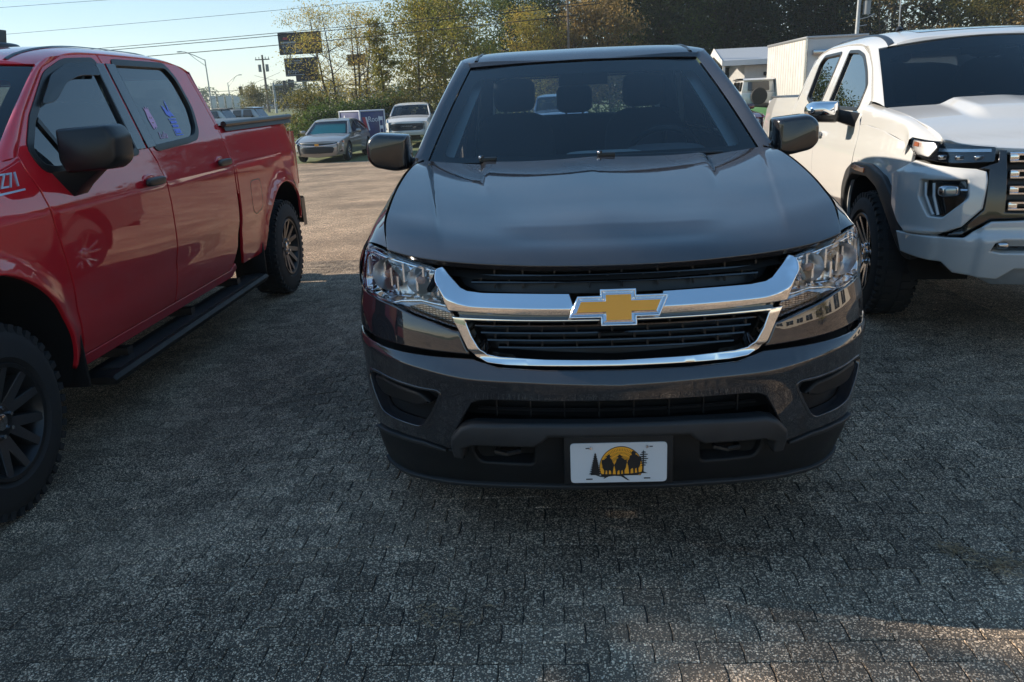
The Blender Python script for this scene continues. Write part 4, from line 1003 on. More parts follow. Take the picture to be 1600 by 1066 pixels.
        m = MB(); m.box((q*1.14, 2.022, 1.45), (.20, .006, .15)); m.build('mirror_glass', 'chrome', mo, bevel=.002)
    # bonnet, shoulder and simple nose
    xg = Spl([(.3, .84), (.9, .87), (1.7, .86)]); zg = Spl([(.3, 1.27), (.9, 1.37), (1.7, 1.47)]); zs = Spl([(.3, 1.20), (.55, 1.22), (.8, 1.27), (1.2, 1.335), (1.55, 1.40), (1.68, 1.428)])
    B.both_mb('wing_top', shoulder(B, .45, 1.66, zs, xg, zg), P, R0, smooth=80)
    def HF(a, b):
        x = a*xg(b)/.87; u = abs(a)/.87; y = b
        return Vector((x, y, zg(b)+.05*(1-u**2)-.03*sstep(.52, .35, b)+.03*sstep(.62, .5, abs(x))*sstep(.4, .7, b)))
    sheet('bonnet', [(-.87, .45), (-.6, .31), (-.3, .24), (0, .225), (.3, .24), (.6, .31), (.87, .45), (.87, 1.50), (.4, 1.36), (-.4, 1.36), (-.87, 1.50)], HF, P, R0, out=(0, 0, 1), cell=.08, r=.006)
    m = MB(); m.loft([[(-.9, 1.46, 1.40), (-.4, 1.33, 1.42), (.4, 1.33, 1.42), (.9, 1.46, 1.40)], [(-.9, 1.62, 1.41), (-.4, 1.5, 1.43), (.4, 1.5, 1.43), (.9, 1.62, 1.41)]]); m.build('cowl_panel', 'satin_black', R0)
    def FF(a, b):
        s = abs(a); return Vector((a*.96, .16+.35*(s/1.0)**3.2+.06*sstep(.9, 1.25, b)+.05*sstep(.6, .4, b), b))
    sheet('front_fascia', sym([(0, 1.262), (.6, 1.25), (.93, 1.215), (.99, 1.0), (.99, .5), (0, .42)]), FF, 'black_plastic', R0, cell=.1, r=.01)
    gr = sheet('grille', sym([(0, 1.20), (.62, 1.18), (.60, .86), (0, .84)]), off(FF, .008), 'satin_black', R0, cell=.1, r=.01)
    for z in (.92, 1.00, 1.08, 1.15): m = MB(); m.tube([off(FF, .02)(.6*i/8, z) for i in range(-8, 9)], .014, 6); m.build('grille_bar', 'gloss_black', gr)
    m = MB(); m.tube([off(FF, .025)(.64*i/8, 1.205-.02*abs(i)/8) for i in range(-8, 9)], .022, 6); m.build('grille_bar', P, gr)
    sheet('front_bumper', sym([(0, .82), (.6, .82), (.97, .84), (.99, .66), (.7, .60), (0, .60)]), off(FF, .022), P, R0, cell=.06, r=.02, th=.06)
    sheet('lower_grille', sym([(0, .59), (.68, .59), (.64, .46), (0, .45)]), off(FF, .012), 'satin_black', R0, cell=.1, r=.012)
    for q in (1, -1):
        H = sheet('headlight', [(q*.66, 1.17), (q*.90, 1.17), (q*.975, 1.12), (q*.97, 1.03), (q*.66, .99)], off(FF, .008), 'lens_dark', R0, cell=.05, r=.008)
        for a_ in (.72, .80, .88): m = MB(); m.se(off(FF, .016)(q*a_, 1.10), (.030, .02, .028), .7, n=12, m=8); m.build('headlight_projector', 'reflector', H)
        sheet('lower_lamp', [(q*.70, .97), (q*.97, 1.0), (q*.97, .90), (q*.70, .87)], off(FF, .006), 'lens_dark', R0, cell=.05, r=.008)
        m = MB(); c = off(FF, .02)(q*.40, .52); m.tube([c+Vector((-.04, .06, 0)), c+Vector((-.04, -.01, 0)), c+Vector((.04, -.01, 0)), c+Vector((.04, .06, 0))], .014, 8); m.build('tow_hook', 'satin_black', R0)
    # badges and stickers (only the side that can be seen carries them)
    z0 = 1.335; y0 = 1.475
    def side_frame(y, z, d=.004):
        p = off(B.F(1), d)(y, z); ax = (off(B.F(1), d)(y+.05, z)-off(B.F(1), d)(y-.05, z)); ay = (off(B.F(1), d)(y, z+.03)-off(B.F(1), d)(y, z-.03))
        return frame_mat(p, ax, ay)
    w1 = [o for o in R0.children if o.name.startswith('front_wing') and o.scale.x > 0][0]
    text_mesh('fender_badge', 'Z71', .088, 'decal_silver', w1, side_frame(1.512, 1.345, .004), ext=.003, shear=.25, space=.95)
    fb = sheet('badge_strip', [(1.36, 1.300), (1.60, 1.306), (1.60, 1.298), (1.36, 1.291)], off(B.F(1), .003), 'decal_silver', w1, out=(1, 0, 0), r=0, th=0, cell=.1)
    gl = [o for o in d2[0].children if o.name.startswith('side_window')][0]
    def stk(nm, polys, mat, y, z, s):
        m = MB()
        F = off(B.F(1), -.009)
        for pl in polys: m.add([F(y+a*s, z+b*s) for a, b in pl], [tuple(range(len(pl)))])
        return m.build(nm, mat, gl, smooth=0, recalc=False)
    ghost = [[(-.30, -.55), (-.42, .1), (-.30, .62), (-.36, .92), (-.12, .72), (0, .98), (.14, .72), (.34, .90), (.28, .6), (.40, .1), (.34, -.5), (.24, -.38), (.12, -.6), (0, -.40), (-.14, -.6)]]
    stk('window_sticker', ghost, 'sticker_pink', 3.075, 1.555, .088)
    m = MB()
    for pl in ([(-.16, .25), (-.05, .25), (-.05, .12), (-.16, .12)], [(.06, .25), (.17, .25), (.17, .12), (.06, .12)], [(-.14, -.10), (.16, -.10), (.1, -.2), (-.08, -.2)]):
        F = off(B.F(1), -.0085); m.add([F(3.075+a*.088, 1.555+b*.088) for a, b in pl], [(0, 1, 2, 3)])
    m.build('sticker_print', 'red_lens', gl, smooth=0, recalc=False)
    text_mesh('sticker_lettering', 'Lulu', .062, 'sticker_pink', gl, side_frame(3.125, 1.465, -.009), ext=.0005, shear=.3)
    bird = [[(-.5, .2), (-.62, .75), (-.38, .62), (-.05, .32), (.02, .95), (.10, 1.05), (.14, .42), (.50, .05), (.1, .12), (-.1, .02)], [(-.5, -.05), (.5, -.05), (.5, -.12), (-.5, -.12)], [(-.42, -.18), (.42, -.18), (.42, -.34), (-.42, -.34)], [(-.42, -.42), (.42, -.42), (.42, -.56), (-.42, -.56)], [(-.5, -.64), (-.42, -.64), (-.42, -1.05), (-.5, -1.05)], [(-.36, -.66), (.40, -.66), (.40, -.92), (-.36, -.92)], [(-.42, -.99), (.5, -.99), (.5, -1.05), (-.42, -1.05)]]
    stk('window_sticker', bird, 'sticker_blue', 3.36, 1.565, .105)
    # running gear, interior
    dark_core(R0, [((0, 3.2, .52), (1.0, 4.8, .22)), ((0, 1.1, .90), (1.0, 1.4, .60)), ((0, 2.95, .74), (1.78, 2.1, .46)), ((0, 4.95, .95), (1.1, 1.5, .3))])
    m = MB()
    for q in (1, -1): m.box((q*.5, 5.1, .5), (.08, 1.6, .12))
    m.tube([(-.75, 5.08, .41), (.75, 5.08, .41)], .06, 10); m.se((0, 5.08, .41), (.16, .15, .15), 1.); m.build('rear_axle', 'satin_black', R0)
    for ya, ra in ((1.12, .60), (5.08, .57)): arch_liner(B, R0, ya, .41, ra, depth=.46)
    wheel_meshes('red', .412, .285, .238, 6, True, 'dark_rim', 'dark_face', wide=1.5)
    for x, y in ((.865, 1.12), (-.865, 1.12), (.865, 5.08), (-.865, 5.08)): put_wheel(R0, 'red', x, y, .41)
    m = MB(); m.loft([[(-.88, 1.55, 1.37), (.88, 1.55, 1.37)], [(-.88, 1.95, 1.38), (.88, 1.95, 1.38)], [(-.88, 2.1, 1.2), (.88, 2.1, 1.2)], [(-.88, 2.1, .95), (.88, 2.1, .95)]]); m.build('dashboard', 'interior', R0)
    steering(R0, .45, 2.2, 1.28)
    for x in (-.45, .45): seat(R0, x, 2.62, .95)
    seat(R0, 0, 3.55, .95, w=1.4)
    return R0
M['guard'] = glass('guard', (.06, .065, .07), rough=.05, ior=1.5); M['lens_dark'] = pbr('lens_dark', (.03, .03, .035), rough=.08, coat=1.); M['dark_face'] = pbr('dark_face', (.10, .10, .105), rough=.3, metal=.7)
# ------------------------------------------------------------------ white pickup on the right
def build_white_pickup():
    R0 = thing('pickup_truck', 'white crew cab pickup with chrome mirror caps and chrome bar grille, on the right', 'pickup truck', (2.712, 1.94, 0), radians(-5.2))
    B = Body(.90, [(.40, -.07), (.50, -.045), (.62, -.02), (.75, -.006), (.95, 0.), (1.08, -.006), (1.16, -.020), (1.25, -.030)], 1.25, .36,
             taper=[(.30, .06), (.45, .035), (.7, .006), (.95, 0.)], tail=[(5.0, 0.), (5.65, .05)], arches=[(1.06, .41, .57), (4.42, .41, .55)], amp=.012, wid=.04)
    P = 'white_paint'
    zr = [(1.60, 1.46), (1.85, 1.63), (2.135, 1.747), (2.66, 1.805), (3.35, 1.805), (3.70, 1.76), (3.85, 1.70)]
    df = [(1.49, 1.385), (1.60, 1.46), (1.82, 1.612), (2.13, 1.742), (2.3, 1.772)]
    fl_o = [(1.72, .46), (1.665, .80), (1.575, .92), (1.42, .985), (1.0, 1.0), (.73, .955), (.58, .85), (.46, .68), (.37, .50)]
    fl_i = [(.465, .50), (.55, .64), (.66, .77), (.80, .875), (1.02, .922), (1.36, .908), (1.50, .855), (1.585, .74), (1.625, .46)]
    fo = rnd(fl_o+fl_i, .05)
    B.both('arch_flare', fo, 'grey_plastic', R0, d=.034, cell=.05, r=.014, th=.05)
    B.both('side_marker', rnd([(1.06, .943), (1.06, .975), (1.36, .966), (1.40, .937)], .008), 'amber', R0, d=.040, cell=.1, r=.004, th=.01)
    rf_o = [(3.76, .46), (3.80, .80), (3.90, .92), (4.06, .985), (4.70, .99), (4.92, .92), (5.06, .78), (5.10, .60), (5.02, .60), (4.97, .76), (4.85, .86), (4.66, .91), (4.12, .905), (3.97, .85), (3.89, .74), (3.85, .46)]
    B.both('arch_flare', rnd(rf_o, .05), 'grey_plastic', R0, d=.024, cell=.06, r=.014, th=.05)
    fend = [(.50, .86), (.46, 1.04), (.46, 1.125), (.6, 1.165), (1.0, 1.215), (1.40, 1.235), (1.52, 1.225), (1.50, 1.10), (1.53, .98), (1.60, .80), (1.64, .50)]+fl_o[0:0]+[(1.60, .46), (1.57, .74), (1.48, .88), (1.36, .93), (1.0, .95), (.78, .90), (.64, .80), (.56, .72)]
    B.both('front_wing', fend, P, R0, cell=.05, r=.005)
    fd = [(1.665, .48), (1.66, .80), (1.545, .98), (1.508, 1.10), (1.53, 1.225), (1.56, 1.26), (1.50, 1.375), (1.497, 1.392)]+df[1:]+[(2.45, 1.785), (2.72, 1.798), (2.76, 1.50), (2.78, 1.28), (2.78, .60), (2.74, .48)]
    rd = [(2.75, .48), (2.79, .60), (2.79, 1.28), (2.77, 1.50), (2.73, 1.798), (3.35, 1.798), (3.62, 1.765), (3.72, 1.62), (3.80, 1.40), (3.82, 1.20), (3.80, .98), (3.72, .80), (3.68, .48)]
    fw = rnd([(1.72, 1.335), (1.735, 1.475), (1.90, 1.575), (2.15, 1.690), (2.36, 1.728), (2.625, 1.738), (2.60, 1.335)], [.03, .03, .06, .06, .04, .02, .02])
    rw = rnd([(2.885, 1.740), (3.44, 1.732), (3.53, 1.68), (3.47, 1.40), (3.25, 1.355), (2.885, 1.315)], [.02, .04, .06, .03, .05, .02])
    d1 = B.both('front_door', fd, P, R0, holes=[fw], cell=.06); d2 = B.both('rear_door', rd, P, R0, holes=[rw], cell=.06)
    glazing(B, [d1, d2], [fw, rw], glass_mat='mirror_tint', trim_w=.022)
    B.both('pillar_cover', [(2.632, 1.745), (2.722, 1.747), (2.755, 1.33), (2.606, 1.33)], 'pillar_tan', d1, d=.006, cell=.1, r=.003, th=.01)
    B.both('pillar_cover', [(2.738, 1.747), (2.878, 1.745), (2.880, 1.318), (2.772, 1.33)], 'pillar_tan', d2, d=.006, cell=.1, r=.003, th=.01)
    for d, y in ((d1, 2.62), (d2, 3.66)):
        h = MB(); h.se((B.X(y, 1.12)+.036, y, 1.12), (.017, .11, .026), .6); me = h.mesh('door_handle', 'chrome')
        for p in d: link('door_handle', me, p)
    B.both('sill', [(1.65, .475), (3.75, .475), (3.80, .40), (1.60, .40)], 'black_plastic', R0, cell=.2)
    bs = [(3.86, .48), (3.90, 1.0), (3.885, 1.395), (5.30, 1.378), (5.52, 1.352), (5.60, 1.33), (5.66, 1.13), (5.66, .72), (5.58, .62), (5.06, .60), (4.99, .78), (4.88, .88), (4.66, .93), (4.12, .925), (3.95, .86), (3.86, .74)]
    B.both('bed_side', bs, P, R0, cell=.07)
    B.both('rear_pillar', [(3.83, 1.20), (3.875, 1.20), (3.878, 1.42), (3.86, 1.56), (3.74, 1.73), (3.63, 1.762), (3.728, 1.62), (3.808, 1.40)], P, R0, cell=.06)
    B.both('rear_marker', rnd([(5.45, .98), (5.58, .98), (5.58, .94), (5.45, .94)], .01), 'amber', R0, d=.004, cell=.1, r=.003, th=.01)
    WS, RF, Hh, roof = cab_top(R0, B, P, .815, 1.20, 1.352, .695, 1.86, 1.735, .20, .10, zr, [(1.70, 1.75), (1.76, 1.79), (1.9, 1.825), (2.2, 1.862), (2.7, 1.885), (3.3, 1.88), (3.7, 1.83), (3.85, 1.76)], 3.78, door_front=df, glass_mat='ws_dark', cell=.06)
    for q in (1, -1):
        m = MB(); rows = []
        for i in range(16):
            y = 1.87+i*.12; n0 = RF(q*.555, y); n1 = RF(q*.592, y)
            rows.append([n0+Vector((0, 0, .002)), n0.lerp(n1, .5)+Vector((0, 0, .010)), n1+Vector((0, 0, .002))])
        m.loft(rows); m.build('roof_ditch_strip', 'satin_black', roof, smooth=70)
    c = RF(-.36, 2.55); m = MB(); m.cyl(c, c+Vector((0, .02, .03)), .03, .018, n=10); m.build('antenna_base', 'satin_black', roof)
    m = MB(); m.tube([c+Vector((0, .02, .02)), c+Vector((-.005, .03, .36))], .0045, 6); m.build('antenna_mast', 'galv', roof)
    sheet('sunroof', rnd([(-.38, 2.0), (.38, 2.0), (.38, 2.6), (-.38, 2.6)], .05), off(RF, .003), 'gloss_black', roof, out=(0, 0, 1), cell=.1, r=.003, th=.006)
    def BK(a, b): return Vector((a, 3.87-max(0, b-1.38)*.2, b))
    sheet('cab_back', [(-.86, .95), (.86, .95), (.83, 1.38), (.70, 1.72), (.45, 1.80), (-.45, 1.80), (-.70, 1.72), (-.83, 1.38)], BK, P, R0, out=(0, 1, 0), cell=.25, holes=[rnd([(-.62, 1.38), (.62, 1.38), (.56, 1.70), (-.56, 1.70)], .05)])
    sheet('rear_window', rnd([(-.63, 1.37), (.63, 1.37), (.57, 1.71), (-.57, 1.71)], .05), BK, 'ws_glass', R0, out=(0, 1, 0), cell=.3, r=0, th=0)
    m = MB(); m.box((0, 5.62, 1.02), (1.60, .06, .66)); m.build('tailgate', P, R0, bevel=.015)
    m = MB(); m.box((0, 5.72, .60), (1.64, .16, .20)); m.build('rear_bumper', 'chrome', R0, bevel=.03)
    m = MB(); m.box((0, 4.75, 1.382), (1.58, 1.62, .03)); m.build('bed_cover', 'tonneau', R0, bevel=.01)
    # ---- nose
    PLn = [(0, 0), (.2, .005), (.4, .02), (.5, .036), (.6, .06), (.68, .095), (.74, .14), (.79, .195), (.83, .26), (.86, .34), (.878, .42), (.89, .52), (.897, .65)]
    ds = [0.]
    for i in range(1, len(PLn)): ds.append(ds[-1]+hypot(PLn[i][0]-PLn[i-1][0], PLn[i][1]-PLn[i-1][1]))
    SX = Spl(list(zip(ds, [p[0] for p in PLn]))); SY = Spl(list(zip(ds, [p[1] for p in PLn])))
    S = lambda x: float(np.interp(x, [p[0] for p in PLn], ds))
    def SS(pl): return [(S(abs(x))*(1 if x >= 0 else -1), z) for x, z in pl]
    pz = Spl([(.38, .07), (.48, .03), (.60, .0), (.67, -.01), (.70, .012), (.80, .02), (.95, .035), (1.02, .05), (1.08, .07), (1.20, .11), (1.3, .17)])
    def FW(a, b):
        s = abs(a); return Vector((math.copysign(SX(s), a), SY(s)+pz(b), b))
    sheet('front_backing', sym([(0, 1.18), (S(.80), 1.16), (S(.80), .45), (0, .45)]), off(FW, -.11), 'deep_black', R0, cell=.12, r=0, th=0)
    up = [(S(.893), .985), (S(.86), 1.075), (S(.815), 1.062), (S(.735), 1.052), (S(.635), 1.045), (S(.59), 1.03), (S(.585), .98), (S(.60), .835), (S(.68), .735), (S(.757), .690), (S(.872), .668), (S(.884), .72), (S(.892), .80)]
    fog = rnd([(S(.835), .972), (S(.668), .982), (S(.664), .890), (S(.755), .780), (S(.805), .780), (S(.838), .88)], .012)
    for q in (1, -1):
        mm = lambda Q: [(q*a, b) for a, b in Q]
        uf = sheet('bumper_upper', mm(up), off(FW, lambda a, b: .012*sstep(1.06, 1.0, b)+.010*sstep(.64, .70, abs(a))*sstep(1.03, 1.0, b)), P, R0, holes=[mm(fog)], cell=.03, r=.010, th=.05)
        f0 = sheet('fog_lamp_housing', mm(fog), off(FW, -.035), 'gloss_black', R0, cell=.05, r=0, th=0)
        c = FW(q*S(.745), .925); m = MB(); m.se((c.x, c.y-.005, c.z), (.055, .03, .032), .55); m.tube([(c.x, c.y+.02, c.z), (q*.655, c.y-.03, c.z)], .012, 8); m.build('fog_lamp', 'dull_chrome', f0)
        m = MB(); m.se((c.x+q*.004, c.y-.032, c.z), (.034, .012, .024), .7); m.build('fog_lens', 'bluish', f0)
        for dx in (0, .028):
            m = MB(); pts = [FW(q*S(x), z)+Vector((0, -.004, 0)) for x, z in ((.828-dx, .96), (.826-dx, .89), (.80-dx*.7, .80), (.795-dx*.6, .79))]; m.tube(pts, .008, 6); m.build('running_light', 'drl', f0)
        hl = rnd([(S(.870), 1.150), (S(.866), 1.192), (S(.82), 1.182), (S(.756), 1.178), (S(.545), 1.158), (S(.552), 1.078), (S(.735), 1.068), (S(.82), 1.078), (S(.858), 1.098)], .012)
        H = sheet('headlight', mm(hl), off(FW, -.010), 'gloss_black', R0, cell=.06, r=.003, th=.0)
        m = MB(); m.loft([[FW(q*S(x), 1.128+dz)+Vector((0, -.001, 0)) for x in (.57, .64, .70, .76, .785)] for dz in (0, .016)]); m.build('headlight_strip', 'machined', H, smooth=60)
        for xx in (.62, .70, .765): m = MB(); c = FW(q*S(xx), 1.110); m.se((c.x, c.y+.008, c.z-.012), (.026, .012, .014), .6); m.build('headlight_projector', 'dull_chrome', H)
        ou = rnd([(S(.868), 1.145), (S(.864), 1.186), (S(.835), 1.178), (S(.80), 1.176), (S(.79), 1.150), (S(.82), 1.095), (S(.855), 1.108)], .01)
        sheet('headlight_reflector', mm(ou), off(FW, -.004), 'reflector', H, cell=.03, r=.004, th=.01)
        sheet('marker_lamp', mm(rnd([(S(.864), 1.150), (S(.861), 1.176), (S(.848), 1.172), (S(.850), 1.148)], .006)), off(FW, -.0015), 'amber_dim', H, cell=.03, r=.002, th=.003)
        sheet('headlight_lens', mm(hl), off(FW, .004), 'lens', H, cell=.06, r=.004, th=.006)
        low = [(S(.888), .66), (S(.876), .545), (S(.75), .528), (S(.695), .472), (S(.60), .46), (S(.492), .452), (S(.42), .515), (0, .52), (0, .775), (S(.402), .775), (S(.555), .768), (S(.677), .680), (S(.75), .674)]
        slot = [(S(.55), .615), (S(.535), .655), (S(.50), .672), (0.05, .672), (0.05, .60), (S(.5), .605)]
        lw = sheet('bumper_lower', mm(low), off(FW, lambda a, b: .012*sstep(.80, .86, abs(a))+.014*sstep(S(.62), S(.58), abs(a))), P, R0, holes=[mm(slot)], cell=.035, r=.010, th=.05)
        sl = sheet('bumper_slot', mm(slot), off(FW, -.03), 'gloss_black', lw, cell=.08, r=0, th=0)
        c = FW(q*S(.50), .645); m = MB(); m.se((c.x, c.y+.0, c.z), (.03, .02, .018), .7); m.build('lower_lamp', 'dull_chrome', sl)
        sheet('skid_plate', mm([(S(.60), .452), (S(.49), .444), (S(.42), .505), (0, .51), (0, .40), (S(.5), .40)]), off(FW, -.02), 'galv', lw, cell=.08, r=.008, th=.03)
        blk = [(S(.583), 1.035), (S(.63), 1.043), (S(.54), 1.075), (S(.535), 1.138), (S(.50), 1.136), (S(.495), .82), (0, .815), (0, .785), (S(.402), .785), (S(.56), .778), (S(.68), .690), (S(.745), .682), (S(.68), .73), (S(.597), .83)]
        sheet('grille_frame', mm(blk), off(FW, .006), 'gloss_black', R0, cell=.04, r=.008, th=.05)
    gr = sheet('grille', sym([(0, 1.16), (S(.52), 1.15), (S(.52), .80), (0, .80)]), off(FW, -.06), 'satin_black', R0, cell=.1, r=0, th=0)
    for z in (1.115, 1.033, .951, .869):
        for dz, th in ((0, .020), (-.034, .017)):
            m = MB(); rows = []
            for dy, d2 in ((.03, .5), (.0, .5), (-.012, .2), (-.012, -.3), (0, -.5), (.03, -.5)):
                rows.append([FW(S(.49)*i/10, z+dz)+Vector((0, -.002+dy, d2*th)) for i in range(-10, 11)])
            m.loft(rows); m.build('grille_bar', 'chrome', gr, smooth=40)
        for x in (-.47, .47, -.16, .16):
            p = FW(x, z-.017); m = MB(); m.box((p.x, p.y+.004, p.z), (.045, .03, .036)); m.build('grille_link', 'chrome', gr, bevel=.004)
    text_mesh('grille_badge', 'GMC', .17, 'red_lens', gr, frame_mat(FW(0, .965)+Vector((0, -.03, 0)), (1, 0, 0), (0, .15, 1)), ext=.012)
    # ---- bonnet
    xg = Spl([(.2, .765), (.27, .772), (.4, .79), (.6, .81), (1.2, .80)]); zg = Spl([(.10, 1.150), (.20, 1.168), (.26, 1.186), (.31, 1.215), (.38, 1.240), (.6, 1.287), (1.1, 1.338), (1.3, 1.352)])
    zs = Spl([(.40, 1.10), (.5, 1.135), (.6, 1.162), (1.0, 1.212), (1.40, 1.232), (1.52, 1.225)])
    def HF(a, b):
        u = a/.8; y0 = SY(S(min(.765, abs(a))))+.103; y1 = 1.02+.17*abs(u)**2
        y = lerp(y0, y1, b); x = u*xg(y)
        z = zg(y)+(1-abs(u)**2.2)*lerp(.0, .03, b)-.03*sstep(.10, .0, b)*(1-abs(u))
        z += .038*sstep(.38, .60, b)*(1-sstep(.43, .53, abs(x)))*(1-.35*sstep(.2, .0, abs(x)))
        return Vector((x, y, z))
    sheet('bonnet', [(-.8, .0)]+[(-.8+i*.1, 0) for i in range(1, 16)]+[(.8, .0), (.8, 1.), (-.8, 1.)], HF, P, R0, out=(0, 0, 1), cell=.04, r=.006, th=.03, lines=[[(-.78, .08), (.78, .08)]])
    sh = [[Vector(v) for v in r] for r in []]
    row0 = [tuple(FW(S(x), z)+Vector((0, .002, -.002))) for x, z in ((.884, 1.10), (.880, 1.125), (.876, 1.155), (.872, 1.185), (.864, 1.200), (.84, 1.193), (.815, 1.187), (.79, 1.184), (.772, 1.184), (.759, 1.185))]
    mm_ = shoulder(B, .60, 1.50, zs, lambda y: xg(y)+.006, lambda y: zg(y), n=9); grid = [row0]+[[tuple(v) for v in mm_.v[i*10:(i+1)*10]] for i in range(10)]
    ts = [0.]+[.22+.78*i/9 for i in range(10)]
    cs = [[Spl(list(zip(ts, [r[j][k] for r in grid]))) for k in range(3)] for j in range(10)]
    m = MB(); m.loft([[Vector((c[0](t), c[1](t), c[2](t))) for c in cs] for t in [i/24 for i in range(25)]]); B.both_mb('wing_top', m, P, R0, smooth=80)
    m = MB(); m.loft([[HF(-.8+i*.16, 1.0)+Vector((0, -.03, -.025)) for i in range(11)], [HF(-.8+i*.16, 1.0)+Vector((0, .16, -.02)) for i in range(11)]]); m.build('cowl_panel', 'satin_black', R0, smooth=60)
    for x0 in (-.55, .02):
        m = MB(); m.tube([HF(x0, 1.0)+Vector((0, .04, .0)), HF(x0+.3, 1.0)+Vector((0, .10, .012)), HF(x0+.55, 1.0)+Vector((0, .12, .01))], .008, 6); m.build('wiper', 'satin_black', R0)
    # ---- mirrors
    pol = rnd([(.985, 1.385), (1.17, 1.385), (1.205, 1.35), (1.20, 1.27), (1.16, 1.245), (.99, 1.235), (.97, 1.27)], [.02, .04, .03, .03, .03, .02, .02], 5)
    top = rnd([(.985, 1.39), (1.17, 1.39), (1.212, 1.352), (1.208, 1.295), (1.16, 1.28), (.99, 1.285)], [.02, .05, .03, .03, .02, .02], 5)
    for q in (1, -1):
        st = ((0, .97), (.15, 1.), (.55, .98), (.8, .92), (.93, .82), (1., .65))
        m = puff(pol, .15, lambda a, b, d: Vector((q*(a-.02), 1.83-d, b)), steps=st); mo = m.build('door_mirror', 'satin_black', R0, smooth=60)
        m = puff(top, .165, lambda a, b, d: Vector((q*(a-.02), 1.832-d, b)), steps=st); m.build('mirror_cap', 'chrome', mo, smooth=60)
        m = MB(); m.loft([[(q*.84, 1.60, 1.30), (q*.84, 1.80, 1.30), (q*.855, 1.80, 1.20), (q*.855, 1.62, 1.20)], [(q*.97, 1.70, 1.33), (q*.97, 1.80, 1.33), (q*.97, 1.80, 1.245), (q*.97, 1.70, 1.245)]], closed=True); m.build('mirror_arm', 'satin_black', mo, bevel=.008)
        m = MB(); m.box((q*1.075, 1.834, 1.315), (.19, .006, .12)); m.build('mirror_glass', 'chrome', mo, bevel=.002)
    # ---- running gear, interior
    dark_core(R0, [((0, 3.0, .48), (.9, 4.8, .22)), ((0, .98, .86), (.9, 1.2, .58)), ((0, 2.7, .72), (1.6, 2.1, .46)), ((0, 4.7, .95), (1.0, 1.5, .3))])
    for ya, ra in ((1.06, .55), (4.42, .54)): arch_liner(B, R0, ya, .41, ra, depth=.44)
    wheel_meshes('white', .41, .275, .262, 6, True, 'gloss_black', 'machined', twist=.1, wide=1.15)
    for x, y in ((.80, 1.06), (-.80, 1.06), (.80, 4.42), (-.80, 4.42)): put_wheel(R0, 'white', x, y, .41)
    m = MB(); m.loft([[(-.78, 1.25, 1.31), (.78, 1.25, 1.31)], [(-.78, 1.62, 1.33), (.78, 1.62, 1.33)], [(-.78, 1.75, 1.2), (.78, 1.75, 1.2)], [(-.78, 1.78, .95), (.78, 1.78, .95)]]); m.build('dashboard', 'interior', R0)
    steering(R0, .40, 1.85, 1.27)
    for x in (-.40, .40): seat(R0, x, 2.35, .93)
    seat(R0, 0, 3.3, .93, w=1.3)
    m = MB(); m.box((0, 1.90, 1.70), (.26, .03, .07)); m.box((0, 1.86, 1.77), (.16, .10, .05)); m.build('rear_view_mirror', 'satin_black', R0, bevel=.01)
    m = MB(); m.loft([[Vector((x, y, RF(x, y).z-.05)) for x in (-.58, 0, .58)] for y in (1.95, 2.6, 3.6)]); m.build('headliner', 'trim_grey', R0)
    return R0
M['mirror_tint'] = glass('mirror_tint', (.05, .06, .07), ior=2.3, extra=.12); M['ws_dark'] = glass('ws_dark', (.34, .37, .39), ior=1.45)
M['pillar_tan'] = pbr('pillar_tan', (.17, .155, .14), rough=.3, coat=.3); M['bluish'] = pbr('bluish', (.30, .36, .38), rough=.05, metal=.6, coat=1.); M['drl'] = pbr('drl', (.55, .56, .56), rough=.2, coat=1.)

M['amber_dim'] = pbr('amber_dim', (.30, .09, .04), rough=.3, coat=.5)
